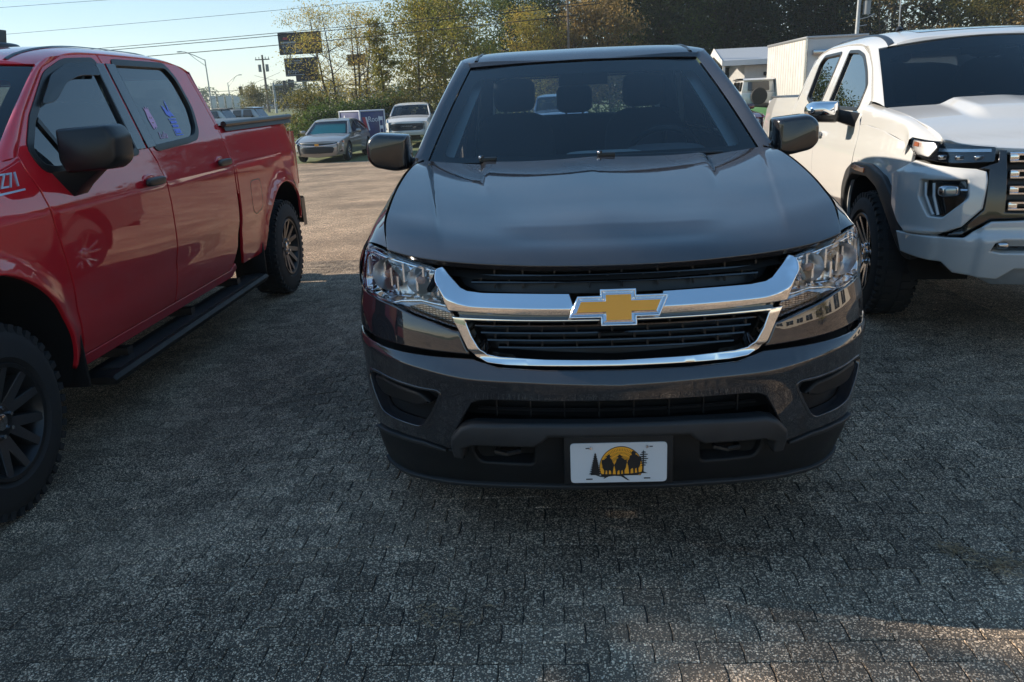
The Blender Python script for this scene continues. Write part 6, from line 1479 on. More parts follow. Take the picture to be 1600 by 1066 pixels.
# ------------------------------------------------------------------ smaller vehicles further back
def small_vehicle(name, label, cat, loc, rotz, mat, P, group=None, glass_mat='tint_glass', ws='ws_dark', front=None, simple=False):
    R0 = thing(name, label, cat, loc, rotz, group)
    W, L, y1, y2, R, ra = P['W'], P['L'], P['y1'], P['y2'], P['R'], P['ra']
    zb, tum = P['zb'], P['tum']
    B = Body(W, [(.2, -.07), (.35, -.03), (.6, 0.), (zb-.22, -.005), (zb, -.05)], zb, tum, taper=[(.1, W*.22), (.35, W*.09), (.7, W*.02), (1.1, 0)], tail=[(L-.8, 0), (L-.3, .04), (L, W*.14)], arches=[(y1, R, ra), (y2, R, ra)], amp=P.get('amp', .012), wid=.06)
    sill = P['sill']; top = P['top']            # top: belt line polyline from nose to tail (y, z)
    A1 = [p for p in arc((y1, R), ra, 180-max(1, math.degrees(math.asin(min(.95, max(0, (sill-R))/ra)))) if sill > R else 185, -4 if sill <= R else math.degrees(math.asin((sill-R)/ra)), 12)]
    def arc_low(yh):
        a = math.degrees(math.asin(max(-.9, min(.9, (sill-R)/ra)))); return arc((yh, R), ra, a, 180-a, 12)
    side = list(top)+[(L-.02, sill+.05)]+arc_low(y2)[::1]+arc_low(y1)[::1]+[(.12, sill+.03)]
    bs = B.both('body_side', side, mat, R0, cell=.16, r=.006)
    gh = P['glass']                              # greenhouse polygon and windows
    cabs = B.both('door_frame', P['frame'], mat, R0, holes=P['wins'], cell=.16, r=.004, d=.001)
    glazing(B, [cabs]*len(P['wins']), P['wins'], glass_mat=glass_mat, trim_w=.02, cell=.2)
    if not simple:
        for y0 in P.get('seams', ()):
            m = MB(); m.loft([[B.F(1)(y0+d, z)+Vector((.002, 0, 0)) for z in np.linspace(sill+.04, zb, 8)] for d in (-.004, .004)]); B.both_mb('door_seam', m, 'deep_black', bs)
        for y0, z0 in P.get('handles', ()):
            m = MB(); m.se((B.X(y0, z0)+.02, y0, z0), (.016, .10, .02), .6, n=10, m=6); B.both_mb('door_handle', m, mat, bs)
        m = MB(); ym, zm = P['mirror']; m.se((W+.12, ym, zm), (.10, .06, .07), .6, n=12, m=8); m.tube([(W-.06, ym+.02, zm-.05), (W+.05, ym, zm-.03)], .02, 6); B.both_mb('door_mirror', m, P.get('mirror_mat', mat), R0)
    cb = P['cab']; zr, zc = P['rail'], P['centre']
    WS, RF, Hh, roof = cab_top(R0, B, mat, cb[0], cb[1], cb[2], cb[3], cb[4], cb[5], .12, .08, zr, zc, P['yrear'], door_front=P['df'], glass_mat=ws, cell=.14)
    xg = Spl([(p[0], p[1]) for p in P['hx']]); zg = Spl([(p[0], p[1]) for p in P['hz']])
    y0, y1h = P['hx'][0][0], P['hx'][-1][0]
    def HF(a, b): return Vector((a*xg(b), b+(.10*a*a if b < y0+.3 else .10*a*a), zg(b)+.035*(1-abs(a)**2.2)))
    sheet('bonnet', [(-1, y0), (1, y0), (1, y1h), (-1, y1h)], HF, mat, R0, out=(0, 0, 1), cell=.12, r=.006)
    zt = Spl([p for p in top if p[0] <= y1h+.5])
    m = shoulder(B, max(.12, y0+.05), y1h+.08, zt, lambda y: xg(min(y, y1h)), lambda y: zg(min(y, y1h)), n=10); B.both_mb('wing_top', m, mat, R0, smooth=80)
    def FF(a, b):
        k = abs(a); return Vector((a*(W-.02), .02+W*.42*k**3.4+P.get('rake', .10)*max(0, b-.5)+.25*max(0, sill+.12-b), b))
    ztop = zg(y0)
    sheet('front_fascia', sym([(0, ztop+.02), (.6, ztop+.01), (.92, ztop-.02), (.985, ztop-.12), (.985, sill+.02), (0, sill-.06)]), FF, mat, R0, cell=.08, r=.02, th=.05)
    if front: front(R0, FF, ztop, sill)
    # tail
    rb = P['back']                               # (x, z) outline and plane y(z)
    yb_ = Spl(P['back_y'])
    sheet('tail_panel', rb, lambda a, b: Vector((a, yb_(b)-.10*abs(a/W)**4, b)), mat, R0, out=(0, 1, 0), cell=.2, r=.02, th=.05, holes=[P['back_glass']] if P.get('back_glass') else [])
    if P.get('back_glass'): sheet('rear_window', offset_loop(P['back_glass'] if area2(P['back_glass']) > 0 else P['back_glass'][::-1], -.01), lambda a, b: Vector((a, yb_(b)-.10*abs(a/W)**4-.01, b)), glass_mat, R0, out=(0, 1, 0), cell=.3, r=0, th=0)
    if P.get('deck'): sheet('boot_lid', P['deck'], P['deckF'], mat, R0, out=(0, 0, 1), cell=.2, r=.01)
    if P.get('extra'): P['extra'](R0, B, mat)
    dark_core(R0, [((0, L*.5, sill+.10), (W*1.1, L-.5, .2)), ((0, L*.52, sill+.25), (W*1.75, y2-y1-2*ra-.05, .34)), ((0, y1, zb-.30), (W*1.0, 1.0, .3))])
    for ya in (y1, y2): arch_liner(B, R0, ya, R, ra, depth=.35)
    for x, y in ((W-.11, y1), (-W+.11, y1), (W-.11, y2), (-W+.11, y2)): put_wheel(R0, P['wheel'], x, y, R, simple=True)
    m = MB(); m.loft([[(-W+.12, cb[1]+.1, zb-.03), (W-.12, cb[1]+.1, zb-.03)], [(-W+.12, cb[1]+.6, zb), (W-.12, cb[1]+.6, zb)], [(-W+.12, cb[1]+.65, zb-.4), (W-.12, cb[1]+.65, zb-.4)]]); m.build('dashboard', 'interior', R0)
    if not simple:
        for x in (-.36, .36): seat(R0, x, cb[1]+1.15, zb-.42)
    return R0

SEDAN = dict(W=.925, L=4.9, y1=.95, y2=3.78, R=.34, ra=.375, zb=.93, tum=.50, sill=.24, wheel='sedan',
    top=[(.14, .66), (.5, .74), (1.0, .83), (1.5, .90), (2.5, .94), (3.6, .97), (4.3, .985), (4.80, .93), (4.88, .80)],
    frame=[(1.55, .905), (1.9, 1.14), (2.2, 1.33), (2.5, 1.40), (3.2, 1.405), (3.7, 1.32), (4.25, 1.10), (4.45, .985), (3.6, .972), (2.5, .942)],
    wins=[rnd([(1.78, .965), (2.0, 1.14), (2.28, 1.31), (2.52, 1.36), (2.78, 1.365), (2.78, .965)], .03), rnd([(2.86, .97), (2.86, 1.365), (3.2, 1.362), (3.6, 1.29), (4.05, 1.11), (4.18, 1.02), (3.6, .99)], .03)],
    glass=None, seams=(1.62, 2.82, 3.75), handles=((2.62, .86), (3.62, .89)), mirror=(1.95, 1.00),
    cab=(.76, 1.40, .93, .60, 2.15, 1.34), rail=[(1.9, 1.20), (2.2, 1.35), (2.6, 1.42), (3.1, 1.42), (3.6, 1.34), (3.9, 1.25)], centre=[(1.9, 1.25), (2.1, 1.375), (2.3, 1.41), (2.7, 1.46), (3.1, 1.455), (3.5, 1.41), (3.9, 1.28)], yrear=3.75,
    df=[(1.60, .95), (1.9, 1.14), (2.05, 1.24), (2.2, 1.335)], hx=[(.14, .78), (.6, .80), (1.1, .80), (1.42, .78)], hz=[(.14, .70), (.4, .78), (.9, .87), (1.42, .935)], rake=.16,
    back=[(-.86, .40), (.86, .40), (.88, .85), (.72, 1.0), (-.72, 1.0), (-.88, .85)], back_y=[(.3, 4.86), (.6, 4.93), (.9, 4.90), (1.0, 4.85)],
    deck=[(-.75, 4.25), (.75, 4.25), (.74, 4.85), (-.74, 4.85)], deckF=lambda a, b: Vector((a, b, 1.06-.02*(b-4.3))))
def sedan_extra(R0, B, mat):
    F = lambda a, b: Vector((a*lerp(.60, .72, (b-3.72)/.6), b, lerp(1.37, 1.05, (b-3.72)/.6)))
    sheet('rear_window', [(-1, 3.73), (1, 3.73), (1, 4.32), (-1, 4.32)], F, 'tint_glass', R0, out=(0, 1, 1), cell=.3, r=0, th=0)
def sedan_extra2(R0, B, mat):
    sedan_extra(R0, B, mat)
    F = lambda a, b: Vector((a*lerp(.70, .56, b), lerp(1.50, 2.12, b)+.06-.10*(1-a*a), lerp(.94, 1.31, b)))
    sheet('sunshade', rnd([(-1, .04), (1, .04), (1, .97), (-1, .97)], .05), F, 'shade_foil', R0, out=(0, -1, 1), cell=.2, r=0, th=0)
SEDAN['extra'] = sedan_extra2
def sedan_front(R0, FF, zt, sill):
    gr = sheet('grille', sym(rnd([(0, .56), (.60, .545), (.66, .48), (.58, .34), (0, .325)], .03)), off(FF, .004), 'satin_black', R0, cell=.08, r=.006)
    for z in (.36, .40, .44, .48, .52): m = MB(); m.tube([off(FF, .012)(.6*i/8, z) for i in range(-8, 9)], .007, 5); m.build('grille_bar', 'satin_black', gr)
    sheet('upper_grille', sym([(0, .655), (.62, .675), (.64, .635), (0, .600)]), off(FF, .004), 'satin_black', R0, cell=.08, r=.004)
    m = MB(); m.tube([off(FF, .012)(a, z) for a, z in ((-.74, .64), (-.62, .605), (-.3, .585), (0, .58), (.3, .585), (.62, .605), (.74, .64))], .014, 6); m.build('grille_trim', 'chrome', R0)
    for q in (1, -1):
        H = sheet('headlight', [(q*a, b) for a, b in [(.62, .66), (.70, .69), (.93, .735), (.965, .70), (.90, .645), (.70, .61)]], off(FF, .006), 'lens_dark', R0, cell=.05, r=.008)
        m = MB(); c = off(FF, .016)(q*.80, .675); m.se(c, (.05, .02, .022), .8, n=12, m=8); m.build('headlight_projector', 'reflector', H)
        m = MB(); c = off(FF, .012)(q*.945, .70); m.se(c, (.02, .03, .02), .8, n=8, m=6); m.build('marker_lamp', 'amber', H)
        sheet('fog_pocket', [(q*a, b) for a, b in [(.74, .42), (.90, .46), (.93, .36), (.74, .33)]], off(FF, .004), 'satin_black', R0, cell=.06, r=.008)
        m = MB(); m.tube([off(FF, .014)(q*.76, .40), off(FF, .014)(q*.91, .44)], .014, 6); m.build('running_light', 'machined', R0)
    m = MB(); c = off(FF, .02)(0, .625); m.hexa([(c.x+x, c.y+y, c.z+z) for z in (-.022, .022) for x, y in ((-.07, .01), (.07, .01), (.07, -.01), (-.07, -.01))]); m.build('emblem', 'gold', R0)

PICKUP = dict(W=1.0, L=5.8, y1=1.0, y2=4.75, R=.41, ra=.50, zb=1.30, tum=.38, sill=.52, wheel='white', amp=.03,
    top=[(.14, 1.08), (.5, 1.17), (1.2, 1.25), (1.8, 1.30), (3.9, 1.33), (4.0, 1.42), (5.70, 1.42), (5.78, 1.2)],
    frame=[(1.72, 1.32), (1.9, 1.52), (2.2, 1.75), (2.5, 1.82), (3.4, 1.82), (3.75, 1.76), (3.92, 1.34), (3.9, 1.325), (1.8, 1.305)],
    wins=[rnd([(1.88, 1.38), (2.0, 1.53), (2.26, 1.70), (2.55, 1.77), (2.74, 1.77), (2.74, 1.38)], .03), rnd([(2.86, 1.38), (2.86, 1.77), (3.45, 1.77), (3.66, 1.68), (3.74, 1.40)], .03)],
    glass=None, seams=(1.78, 2.80, 3.93), handles=((2.62, 1.15), (3.72, 1.15)), mirror=(2.0, 1.42), mirror_mat='satin_black',
    cab=(.86, 1.62, 1.33, .74, 2.28, 1.75), rail=[(1.9, 1.56), (2.2, 1.755), (2.5, 1.83), (3.3, 1.83), (3.7, 1.78), (3.9, 1.70)], centre=[(2.0, 1.70), (2.2, 1.80), (2.4, 1.84), (2.8, 1.90), (3.4, 1.90), (3.8, 1.80), (3.9, 1.7)], yrear=3.85,
    df=[(1.76, 1.37), (1.9, 1.52), (2.1, 1.685), (2.25, 1.765)], hx=[(.12, .86), (.6, .88), (1.2, .87), (1.64, .84)], hz=[(.12, 1.10), (.35, 1.20), (1.0, 1.28), (1.64, 1.34)], rake=.08,
    back=[(-.95, .50), (.95, .50), (.97, 1.40), (-.97, 1.40)], back_y=[(.3, 5.8), (1.5, 5.8)], back_glass=None)
def pickup_extra(R0, B, mat):
    sheet('cab_back', [(-.93, 1.0), (.93, 1.0), (.90, 1.38), (.76, 1.76), (-.76, 1.76), (-.90, 1.38)], lambda a, b: Vector((a, 3.94-.15*max(0, b-1.38), b)), mat, R0, out=(0, 1, 0), cell=.3, holes=[[(-.7, 1.42), (.7, 1.42), (.62, 1.72), (-.62, 1.72)]])
    m = MB(); m.box((0, 4.9, .95), (1.7, 1.7, .1)); m.build('bed_floor', 'black_plastic', R0, smooth=0)
PICKUP['extra'] = pickup_extra
def silverado_front(R0, FF, zt, sill):
    gr = sheet('grille', sym([(0, 1.05), (.66, 1.04), (.74, .99), (.72, .80), (.60, .75), (0, .75)]), off(FF, .012), 'satin_black', R0, cell=.08, r=.01)
    for z in (.82, .89, .96): m = MB(); m.tube([off(FF, .026)(.68*i/8, z) for i in range(-8, 9)], .012, 5); m.build('grille_bar', 'gloss_black', gr)
    text_mesh('grille_badge', 'CHEVROLET', .075, 'steel', gr, frame_mat(off(FF, .032)(.0, .925), (1, 0, 0), (0, 0, 1)), ext=.004, space=1.3)
    m = MB(); c = off(FF, .03)(.34, .885); m.box(c, (.14, .01, .022)); m.build('trim_badge', 'machined', gr)
    for q in (1, -1):
        H = sheet('headlight', [(q*a, b) for a, b in [(.70, 1.05), (.96, 1.06), (.975, .93), (.76, .93)]], off(FF, .01), 'headlamp_pale', R0, cell=.06, r=.01)
        sheet('lower_lamp', [(q*a, b) for a, b in [(.78, .91), (.965, .91), (.965, .78), (.76, .78)]], off(FF, .008), 'lens_dark', R0, cell=.06, r=.01)
        m = MB(); c = off(FF, .02)(q*.87, .84); m.box(c, (.12, .02, .05)); m.build('fog_lamp', 'machined', R0, bevel=.01)
    sheet('front_bumper', sym([(0, .735), (.97, .755), (.975, .58), (.8, .55), (0, .55)]), off(FF, .05), 'white_paint', R0, cell=.08, r=.02, th=.08)
    sheet('skid_grille', sym([(0, .56), (.55, .56), (.60, .36), (0, .34)]), off(FF, .03), 'satin_black', R0, cell=.1, r=.01)
SUV = dict(W=.95, L=4.7, y1=.95, y2=3.75, R=.36, ra=.42, zb=1.10, tum=.30, sill=.36, wheel='sedan',
    top=[(.14, .88), (.5, .98), (1.2, 1.06), (1.7, 1.11), (3.6, 1.14), (4.5, 1.16), (4.66, 1.0)],
    frame=[(1.55, 1.115), (1.8, 1.34), (2.1, 1.56), (2.5, 1.64), (3.6, 1.64), (4.2, 1.58), (4.5, 1.18), (3.6, 1.142)],
    wins=[rnd([(1.75, 1.17), (1.95, 1.36), (2.2, 1.53), (2.5, 1.59), (2.75, 1.59), (2.75, 1.17)], .03), rnd([(2.85, 1.17), (2.85, 1.59), (3.6, 1.59), (3.7, 1.18)], .03), rnd([(3.8, 1.19), (3.72, 1.58), (4.15, 1.53), (4.36, 1.21)], .03)],
    glass=None, seams=(1.62, 2.80, 3.72), handles=((2.6, 1.0), (3.6, 1.0)), mirror=(1.85, 1.18),
    cab=(.80, 1.42, 1.12, .66, 2.15, 1.56), rail=[(1.9, 1.43), (2.15, 1.585), (2.5, 1.655), (3.5, 1.655), (4.1, 1.61), (4.3, 1.55)], centre=[(1.9, 1.5), (2.1, 1.62), (2.4, 1.68), (3.0, 1.72), (3.8, 1.70), (4.3, 1.60)], yrear=4.25,
    df=[(1.60, 1.16), (1.8, 1.34), (1.95, 1.45), (2.12, 1.565)], hx=[(.14, .82), (.6, .84), (1.42, .80)], hz=[(.14, .92), (.4, 1.0), (.9, 1.06), (1.42, 1.12)], rake=.14,
    back=[(-.90, .40), (.90, .40), (.92, 1.10), (.66, 1.60), (-.66, 1.60), (-.92, 1.10)], back_y=[(.3, 4.68), (1.1, 4.66), (1.6, 4.28)], back_glass=[(-.7, 1.15), (.7, 1.15), (.58, 1.52), (-.58, 1.52)])
def suv_front(R0, FF, zt, sill):
    sheet('grille', sym([(0, .86), (.55, .86), (.5, .62), (0, .60)]), off(FF, .01), 'satin_black', R0, cell=.1, r=.01)
    for q in (1, -1):
        H = sheet('headlight', [(q*a, b) for a, b in [(.60, .86), (.95, .90), (.97, .78), (.64, .74)]], off(FF, .012), 'headlamp_pale', R0, cell=.06, r=.01)
        sheet('fog_pocket', [(q*a, b) for a, b in [(.66, .60), (.93, .62), (.93, .48), (.66, .48)]], off(FF, .008), 'satin_black', R0, cell=.08, r=.01)
M['headlamp_pale'] = pbr('headlamp_pale', (.5, .52, .54), rough=.12, metal=.5, coat=1.)

def off_roader(label, loc, rotz, body, roof_mat, win='gloss_black', group=None, spare=False):
    """boxy hard-top off-roader: nose towards -y"""
    R0 = thing('off_road_vehicle', label, 'off-road car', loc, rotz, group)
    m = MB(); m.hexa([(-.72, .45, .55), (.72, .45, .55), (.80, 4.1, .55), (-.80, 4.1, .55), (-.68, .48, 1.10), (.68, .48, 1.10), (.80, 4.1, 1.22), (-.80, 4.1, 1.22)]); m.build('body', body, R0, bevel=.03)
    m = MB(); m.hexa([(-.70, 1.55, 1.2), (.70, 1.55, 1.2), (.78, 4.05, 1.22), (-.78, 4.05, 1.22), (-.64, 2.0, 1.80), (.64, 2.0, 1.80), (.68, 3.98, 1.78), (-.68, 3.98, 1.78)]); up = m.build('cabin', body, R0, bevel=.03)
    m = MB(); m.loft([[(-.72*k, y, 1.80+z) for k in (1, .6, 0, -.6, -1)] for y, z in ((1.86, -.03), (1.92, .02), (2.6, .07), (3.4, .07), (4.0, .04), (4.12, -.03))])
    m.loft([[(-.72*k, y, 1.775+z) for k in (1, -1)] for y, z in ((1.86, 0), (4.12, 0))]); m.build('hard_top', roof_mat, R0, smooth=40)
    def sd(y, z, q, d): return Vector((q*(lerp(.765, .66, (z-1.2)/.6)+d), y, z))
    for q in (1, -1):
        for w in ([(1.98, 1.28), (2.10, 1.70), (2.62, 1.70), (2.66, 1.28)], [(2.80, 1.28), (2.78, 1.70), (3.34, 1.70), (3.38, 1.28)], [(3.50, 1.28), (3.48, 1.70), (3.90, 1.70), (3.96, 1.28)]):
            poly = rnd(w, .06)
            wm = sheet('side_window', poly, lambda a, b, q=q: sd(a, b, q, .024), win, up, out=(q, 0, 0), cell=.2, r=.004, th=.012)
        for yw in (1.1, 3.45):
            m = MB(); A = arc((yw, .40), .56, 5, 175, 10); m.loft([[(q*.70, y, z) for y, z in A], [(q*.93, y, z) for y, z in A]]); m.build('fender_flare', 'black_plastic', R0, smooth=60)
        m = MB(); m.se((q*.90, 1.95, 1.28), (.10, .05, .09), .5, n=10, m=6); m.build('door_mirror', 'satin_black', R0)
        m = MB(); m.lathe([(.03, .0), (.02, .085), (0, .09)], (q*.5, .46, .90), n=16, axis=1); m.build('headlight', 'headlamp_pale', R0)
    sheet('windscreen', rnd([(-.58, 1.26), (.58, 1.26), (.55, 1.74), (-.55, 1.74)], .04), lambda a, b: Vector((a, lerp(1.58, 1.97, (b-1.2)/.6)-.03, b)), win, R0, cell=.3, r=.004, th=.01)
    sheet('rear_window', rnd([(-.50, 1.30), (.50, 1.30), (.48, 1.70), (-.48, 1.70)], .04), lambda a, b: Vector((a, 4.10-.12*(b-1.2), b)), win, R0, out=(0, 1, 0), cell=.3, r=.004, th=.01)
    m = MB(); m.box((0, .42, .62), (1.5, .2, .2)); m.build('front_bumper', 'satin_black', R0, bevel=.03)
    m = MB(); m.box((0, 4.2, .62), (1.5, .16, .2)); m.build('rear_bumper', 'satin_black', R0, bevel=.03)
    for i in range(7): m = MB(); m.box((-.24+.08*i, .455, .88), (.04, .03, .30)); m.build('grille_slot', 'deep_black', R0, smooth=0)
    if spare:
        m = MB(); m.lathe([(0, 0), (.0, .36), (.12, .39), (.22, .36), (.22, 0)], (0, 4.1, 1.05), n=24, axis=1); m.build('spare_wheel', 'rubber', R0)
    for x, y in ((.74, 1.1), (-.74, 1.1), (.74, 3.45), (-.74, 3.45)): put_wheel(R0, 'red', x, y, .40, simple=True)
    dark_core(R0, [((0, 2.3, .5), (1.2, 3.4, .2))])
    return R0

def build_vehicles():
    wheel_meshes('sedan', .335, .22, .225, 10, False, 'machined', None, lug=False, wide=.7)
    q = at(543, 245.6, 26.6)
    small_vehicle('sedan', 'grey sedan with a green sunshade in its windscreen, beside the rear of the red pickup', 'car', (q.x-.80, 25.6, g(-6, 26)), radians(-1), M['silver_paint'], SEDAN, ws='ws_glass', front=sedan_front)
    q = at(637, 190, 33)
    small_vehicle('pickup_truck', 'far white pickup with black grille facing us beside the blue box', 'pickup truck', (q.x, 32.6, g(-5, 33)), radians(3), M['white_paint'], PICKUP, front=silverado_front)
    small_vehicle('suv', 'maroon SUV half hidden behind the right pillar of the dark pickup', 'car', (5.05, 20.6, g(5, 21)), radians(8), M['maroon_paint'], SUV, front=suv_front)
    # grey pickup seen through the glass of the dark pickup
    x = at(878, 180, 26).x
    small_vehicle('pickup_truck', 'dark blue pickup seen through the cab windows of the grey pickup', 'pickup truck', (x, 25.5, g(0, 26)), radians(2), M['blue_paint'], PICKUP, front=silverado_front)
    q = at(392, 170, 50); off_roader('white hardtop off-roader with three side windows behind the bed of the red pickup', (q.x+2.2, 50.3, -.2), radians(83), 'pale_paint', 'pale_paint', win='brown_glass')
    q = at(338, 170, 47); off_roader('off-roader with a tan roof partly hidden behind the red cab', (q.x+2.2, 47.4, -.2), radians(83), 'pale_paint', 'tan_roof')
    off_roader('white off-roader with black windows beside the white building', (9.65, 41.0, 0.0), radians(180), 'white_paint', 'white_paint', spare=True)
    # cars on the far road
    for u, rz, mt, lab, PP in ((437, 84, 'blue_paint', 'dark blue car on the far road beside the signal mast', SUV), (455, -84, 'white_paint', 'white car on the far road nearest the billboard pole', SEDAN), (428, 80, 'white_paint', 'pale car on the far road at the utility pole', SEDAN)):
        q = at(u, 165, 199); small_vehicle('parked_car', lab, 'car', (q.x+(2.3 if rz > 0 else -2.3), 197+(.0 if rz > 0 else 4), 1.30), radians(rz), M[mt], PP, simple=True, group='cars on the far road')
M['brown_glass'] = pbr('brown_glass', (.05, .028, .015), rough=.1, coat=1.); M['tan_roof'] = pbr('tan_roof', (.20, .17, .14), rough=.8)

# ------------------------------------------------------------------ structures and street furniture
M['box_white'] = pbr('box_white', (.52, .51, .49), rough=.4, var=.06, vscale=2); M['wall_white'] = pbr('wall_white', (.56, .56, .55), rough=.6, var=.08, vscale=2)
M['roof_metal'] = pbr('roof_metal', (.42, .44, .46), rough=.45, metal=.3); M['beige_wall'] = pbr('beige_wall', (.58, .52, .44), rough=.8, var=.1, vscale=1)
M['dark_window'] = pbr('dark_window', (.012, .014, .016), rough=.05, coat=1.); M['sign_dark'] = pbr('sign_dark', (.007, .010, .018), rough=.6)
M['sign_letter'] = pbr('sign_letter', (.30, .32, .36), rough=.6); M['sign_brown'] = pbr('sign_brown', (.12, .085, .05), rough=.8)
M['print_blue'] = pbr('print_blue', (.018, .028, .12), rough=.4, var=.25, vscale=3); M['print_white'] = pbr('print_white', (.62, .64, .70), rough=.5); M['print_red'] = pbr('print_red', (.35, .03, .05), rough=.5)
M['signal'] = pbr('signal', (.02, .02, .02), rough=.6); M['transformer'] = pbr('transformer', (.20, .21, .21), rough=.5)
def build_structures():
    # box truck
    z0 = g(11, 33)
    R0 = thing('box_truck', 'white box truck with a tall cargo box behind the white pickup', 'truck', (11.65, 30.2, z0), 0)
    m = MB(); m.box((0, 5.4, 2.28), (2.44, 6.0, 2.78)); bx = m.build('cargo_box', 'box_white', R0, bevel=.02)
    for q in (1, -1):
        for i in range(16): m = MB(); m.box((q*1.224, 2.62+i*.37, 2.28), (.012, .05, 2.62)); m.build('side_rib', 'box_white', bx, smooth=0)
        for z in (.93, 3.63): m = MB(); m.box((q*1.235, 5.4, z), (.05, 6.02, .10)); m.build('edge_rail', 'steel', bx, bevel=.01)
        m = MB(); m.cyl((q*1.21, 2.41, .92), (q*1.21, 2.41, 3.66), .045, n=10); m.build('corner_post', 'dull_chrome', bx)
    m = MB(); m.box((0, 2.38, 3.64), (2.48, .06, .09)); m.build('edge_rail', 'steel', bx, bevel=.01)
    for i in range(14):
        for q in (1, -1): m = MB(); m.cyl((q*1.13, 2.40, 1.0+i*.19), (q*1.13, 2.385, 1.0+i*.19), .014, n=6); m.build('rivet', 'steel', bx)
    m = MB(); m.box((-.45, 2.28, 3.05), (1.1, .25, .20)); m.build('roof_lamp_bar', 'dull_chrome', R0, bevel=.03)
    m = MB(); m.loft([[(-1.0*k, y, z) for k in (1, .97, -.97, -1)] for y, z in ((0.0, .6), (-.02, 1.0), (.25, 1.20), (.75, 1.32), (1.25, 2.02), (1.5, 2.10), (2.2, 2.10), (2.2, .6))]); m.build('cab', 'white_paint', R0, smooth=30)
    m = MB()
    for q in (1, -1): m.add([(q*1.0, 0, .6), (q*1.0, -.02, 1.0), (q*1.0, .25, 1.2), (q*1.0, .75, 1.32), (q*1.0, 1.25, 2.02), (q*1.0, 1.5, 2.10), (q*1.0, 2.2, 2.10), (q*1.0, 2.2, .6)], [tuple(range(8))])
    m.build('cab_side', 'white_paint', R0, smooth=0)
    for q in (1, -1):
        sheet('side_window', rnd([(.98, 1.38), (1.38, 1.96), (1.95, 1.98), (1.95, 1.38)], .06), lambda a, b, q=q: Vector((q*1.012, a, b)), 'dark_window', R0, out=(q, 0, 0), cell=.3, r=.004, th=.01)
        m = MB(); m.se((q*1.33, .92, 1.63), (.09, .05, .19), .4, n=12, m=8); m.tube([(q*1.0, 1.0, 1.5), (q*1.30, .93, 1.5)], .02, 6); m.tube([(q*1.0, 1.0, 1.75), (q*1.30, .93, 1.72)], .02, 6); m.build('door_mirror', 'satin_black', R0)
    sheet('windscreen', rnd([(-.9, .80), (.9, .80), (.85, 1.22), (-.85, 1.22)], .05), lambda a, b: Vector((a, b-.012, lerp(1.32, 2.02, (b-.75)/.5)+.012)), 'dark_window', R0, out=(0, -1, 1), cell=.3, r=.004, th=.01)
    wheel_meshes('truck', .40, .25, .24, 8, False, 'steel', None, lug=False)
    for x, y in ((.9, .75), (-.9, .75), (.9, 6.6), (-.9, 6.6)): put_wheel(R0, 'truck', x, y, .40, simple=True)
    m = MB(); m.box((0, 4.6, .72), (.9, 8, .22)); m.build('chassis', 'satin_black', R0, smooth=0)
    # white office building
    q = at(1163, 120, 42); X0 = q.x; z0 = -.2
    R1 = thing('building', 'low white building with ribbed walls and a wide roof overhang behind the box truck', 'building', (X0, 42, z0), radians(-4))
    H = 2.75; Lx, Ly = 14., 5.5
    m = MB(); m.box((Lx/2, Ly/2, H/2), (Lx, Ly, H)); m.prism([(0, 0, H), (0, Ly, H), (0, Ly/2, H+.62)], (Lx, 0, 0)); wl = m.build('wall', 'wall_white', R1, smooth=0)
    for i in range(36): m = MB(); m.box((.2+i*.38, -.012, H/2), (.05, .03, H)); m.build('wall_rib', 'wall_white', wl, smooth=0)
    for i in range(14): m = MB(); m.box((-.012, .2+i*.39, H/2), (.03, .05, H)); m.build('wall_rib', 'wall_white', wl, smooth=0)
    m = MB()
    for s in (0, 1):
        y0, y1 = (-.75, Ly/2) if s == 0 else (Ly+.75, Ly/2); za, zb_ = H+.08, H+.86
        m.hexa([(-1.25, y0, za), (Lx+.5, y0, za), (Lx+.5, y1, zb_), (-1.25, y1, zb_), (-1.25, y0, za+.14), (Lx+.5, y0, za+.14), (Lx+.5, y1, zb_+.14), (-1.25, y1, zb_+.14)])
    rf = m.build('roof', 'roof_metal', R1, smooth=0)
    m = MB(); m.box((Lx/2-.4, -.77, H+.14), (Lx+1.75, .03, .26)); m.build('fascia', 'wall_white', rf, smooth=0)
    m = MB(); m.add([(-1.27, -.78, H+.02), (-1.27, -.78, H+.28), (-1.27, Ly/2, H+1.05), (-1.27, Ly/2, H+.60)], [(0, 1, 2, 3)]); m.add([(-1.27, Ly+.78, H+.02), (-1.27, Ly+.78, H+.28), (-1.27, Ly/2, H+1.05), (-1.27, Ly/2, H+.60)], [(0, 1, 2, 3)]); m.build('gable_fascia', 'wall_white', rf, smooth=0)
    for y in (-.6, Ly+.6): m = MB(); m.box((-1.15, y, H/2), (.12, .12, H)); m.build('porch_post', 'wall_white', R1, smooth=0)
    m = MB(); m.se((1.05, -.06, 2.30), (.09, .07, .10), .7, n=10, m=6); m.build('wall_lamp', 'signal', R1)
    # green bank
    m = MB(); m.loft([[(x, y, -.40+h*(1-((x-9.0)/1.6)**2*.45)) for x in (7.4, 8.0, 8.6, 9.2, 9.8, 10.35)] for y, h in ((31.6, .1), (32.6, .70), (33.8, 1.0), (35.6, 1.0), (36.4, .2))]); o = m.build('grass_bank', 'turf', None, smooth=60); tag(o, kind='structure')
    # verge and road on the left
    m = MB(); m.loft([[(x, y, z) for x in (-190, -90, -40, -14, -5)] for y, z in ((46, -.55), (60, -.1), (75, .5), (110, .95), (150, 1.15), (195, 1.28))]); o = m.build('grass_verge', 'grass', None, smooth=60); tag(o, kind='structure')
    m = MB(); m.box((-100, 201, .79), (220, 13, 1.0)); o = m.build('road', 'asphalt', None, smooth=0); tag(o, kind='structure')
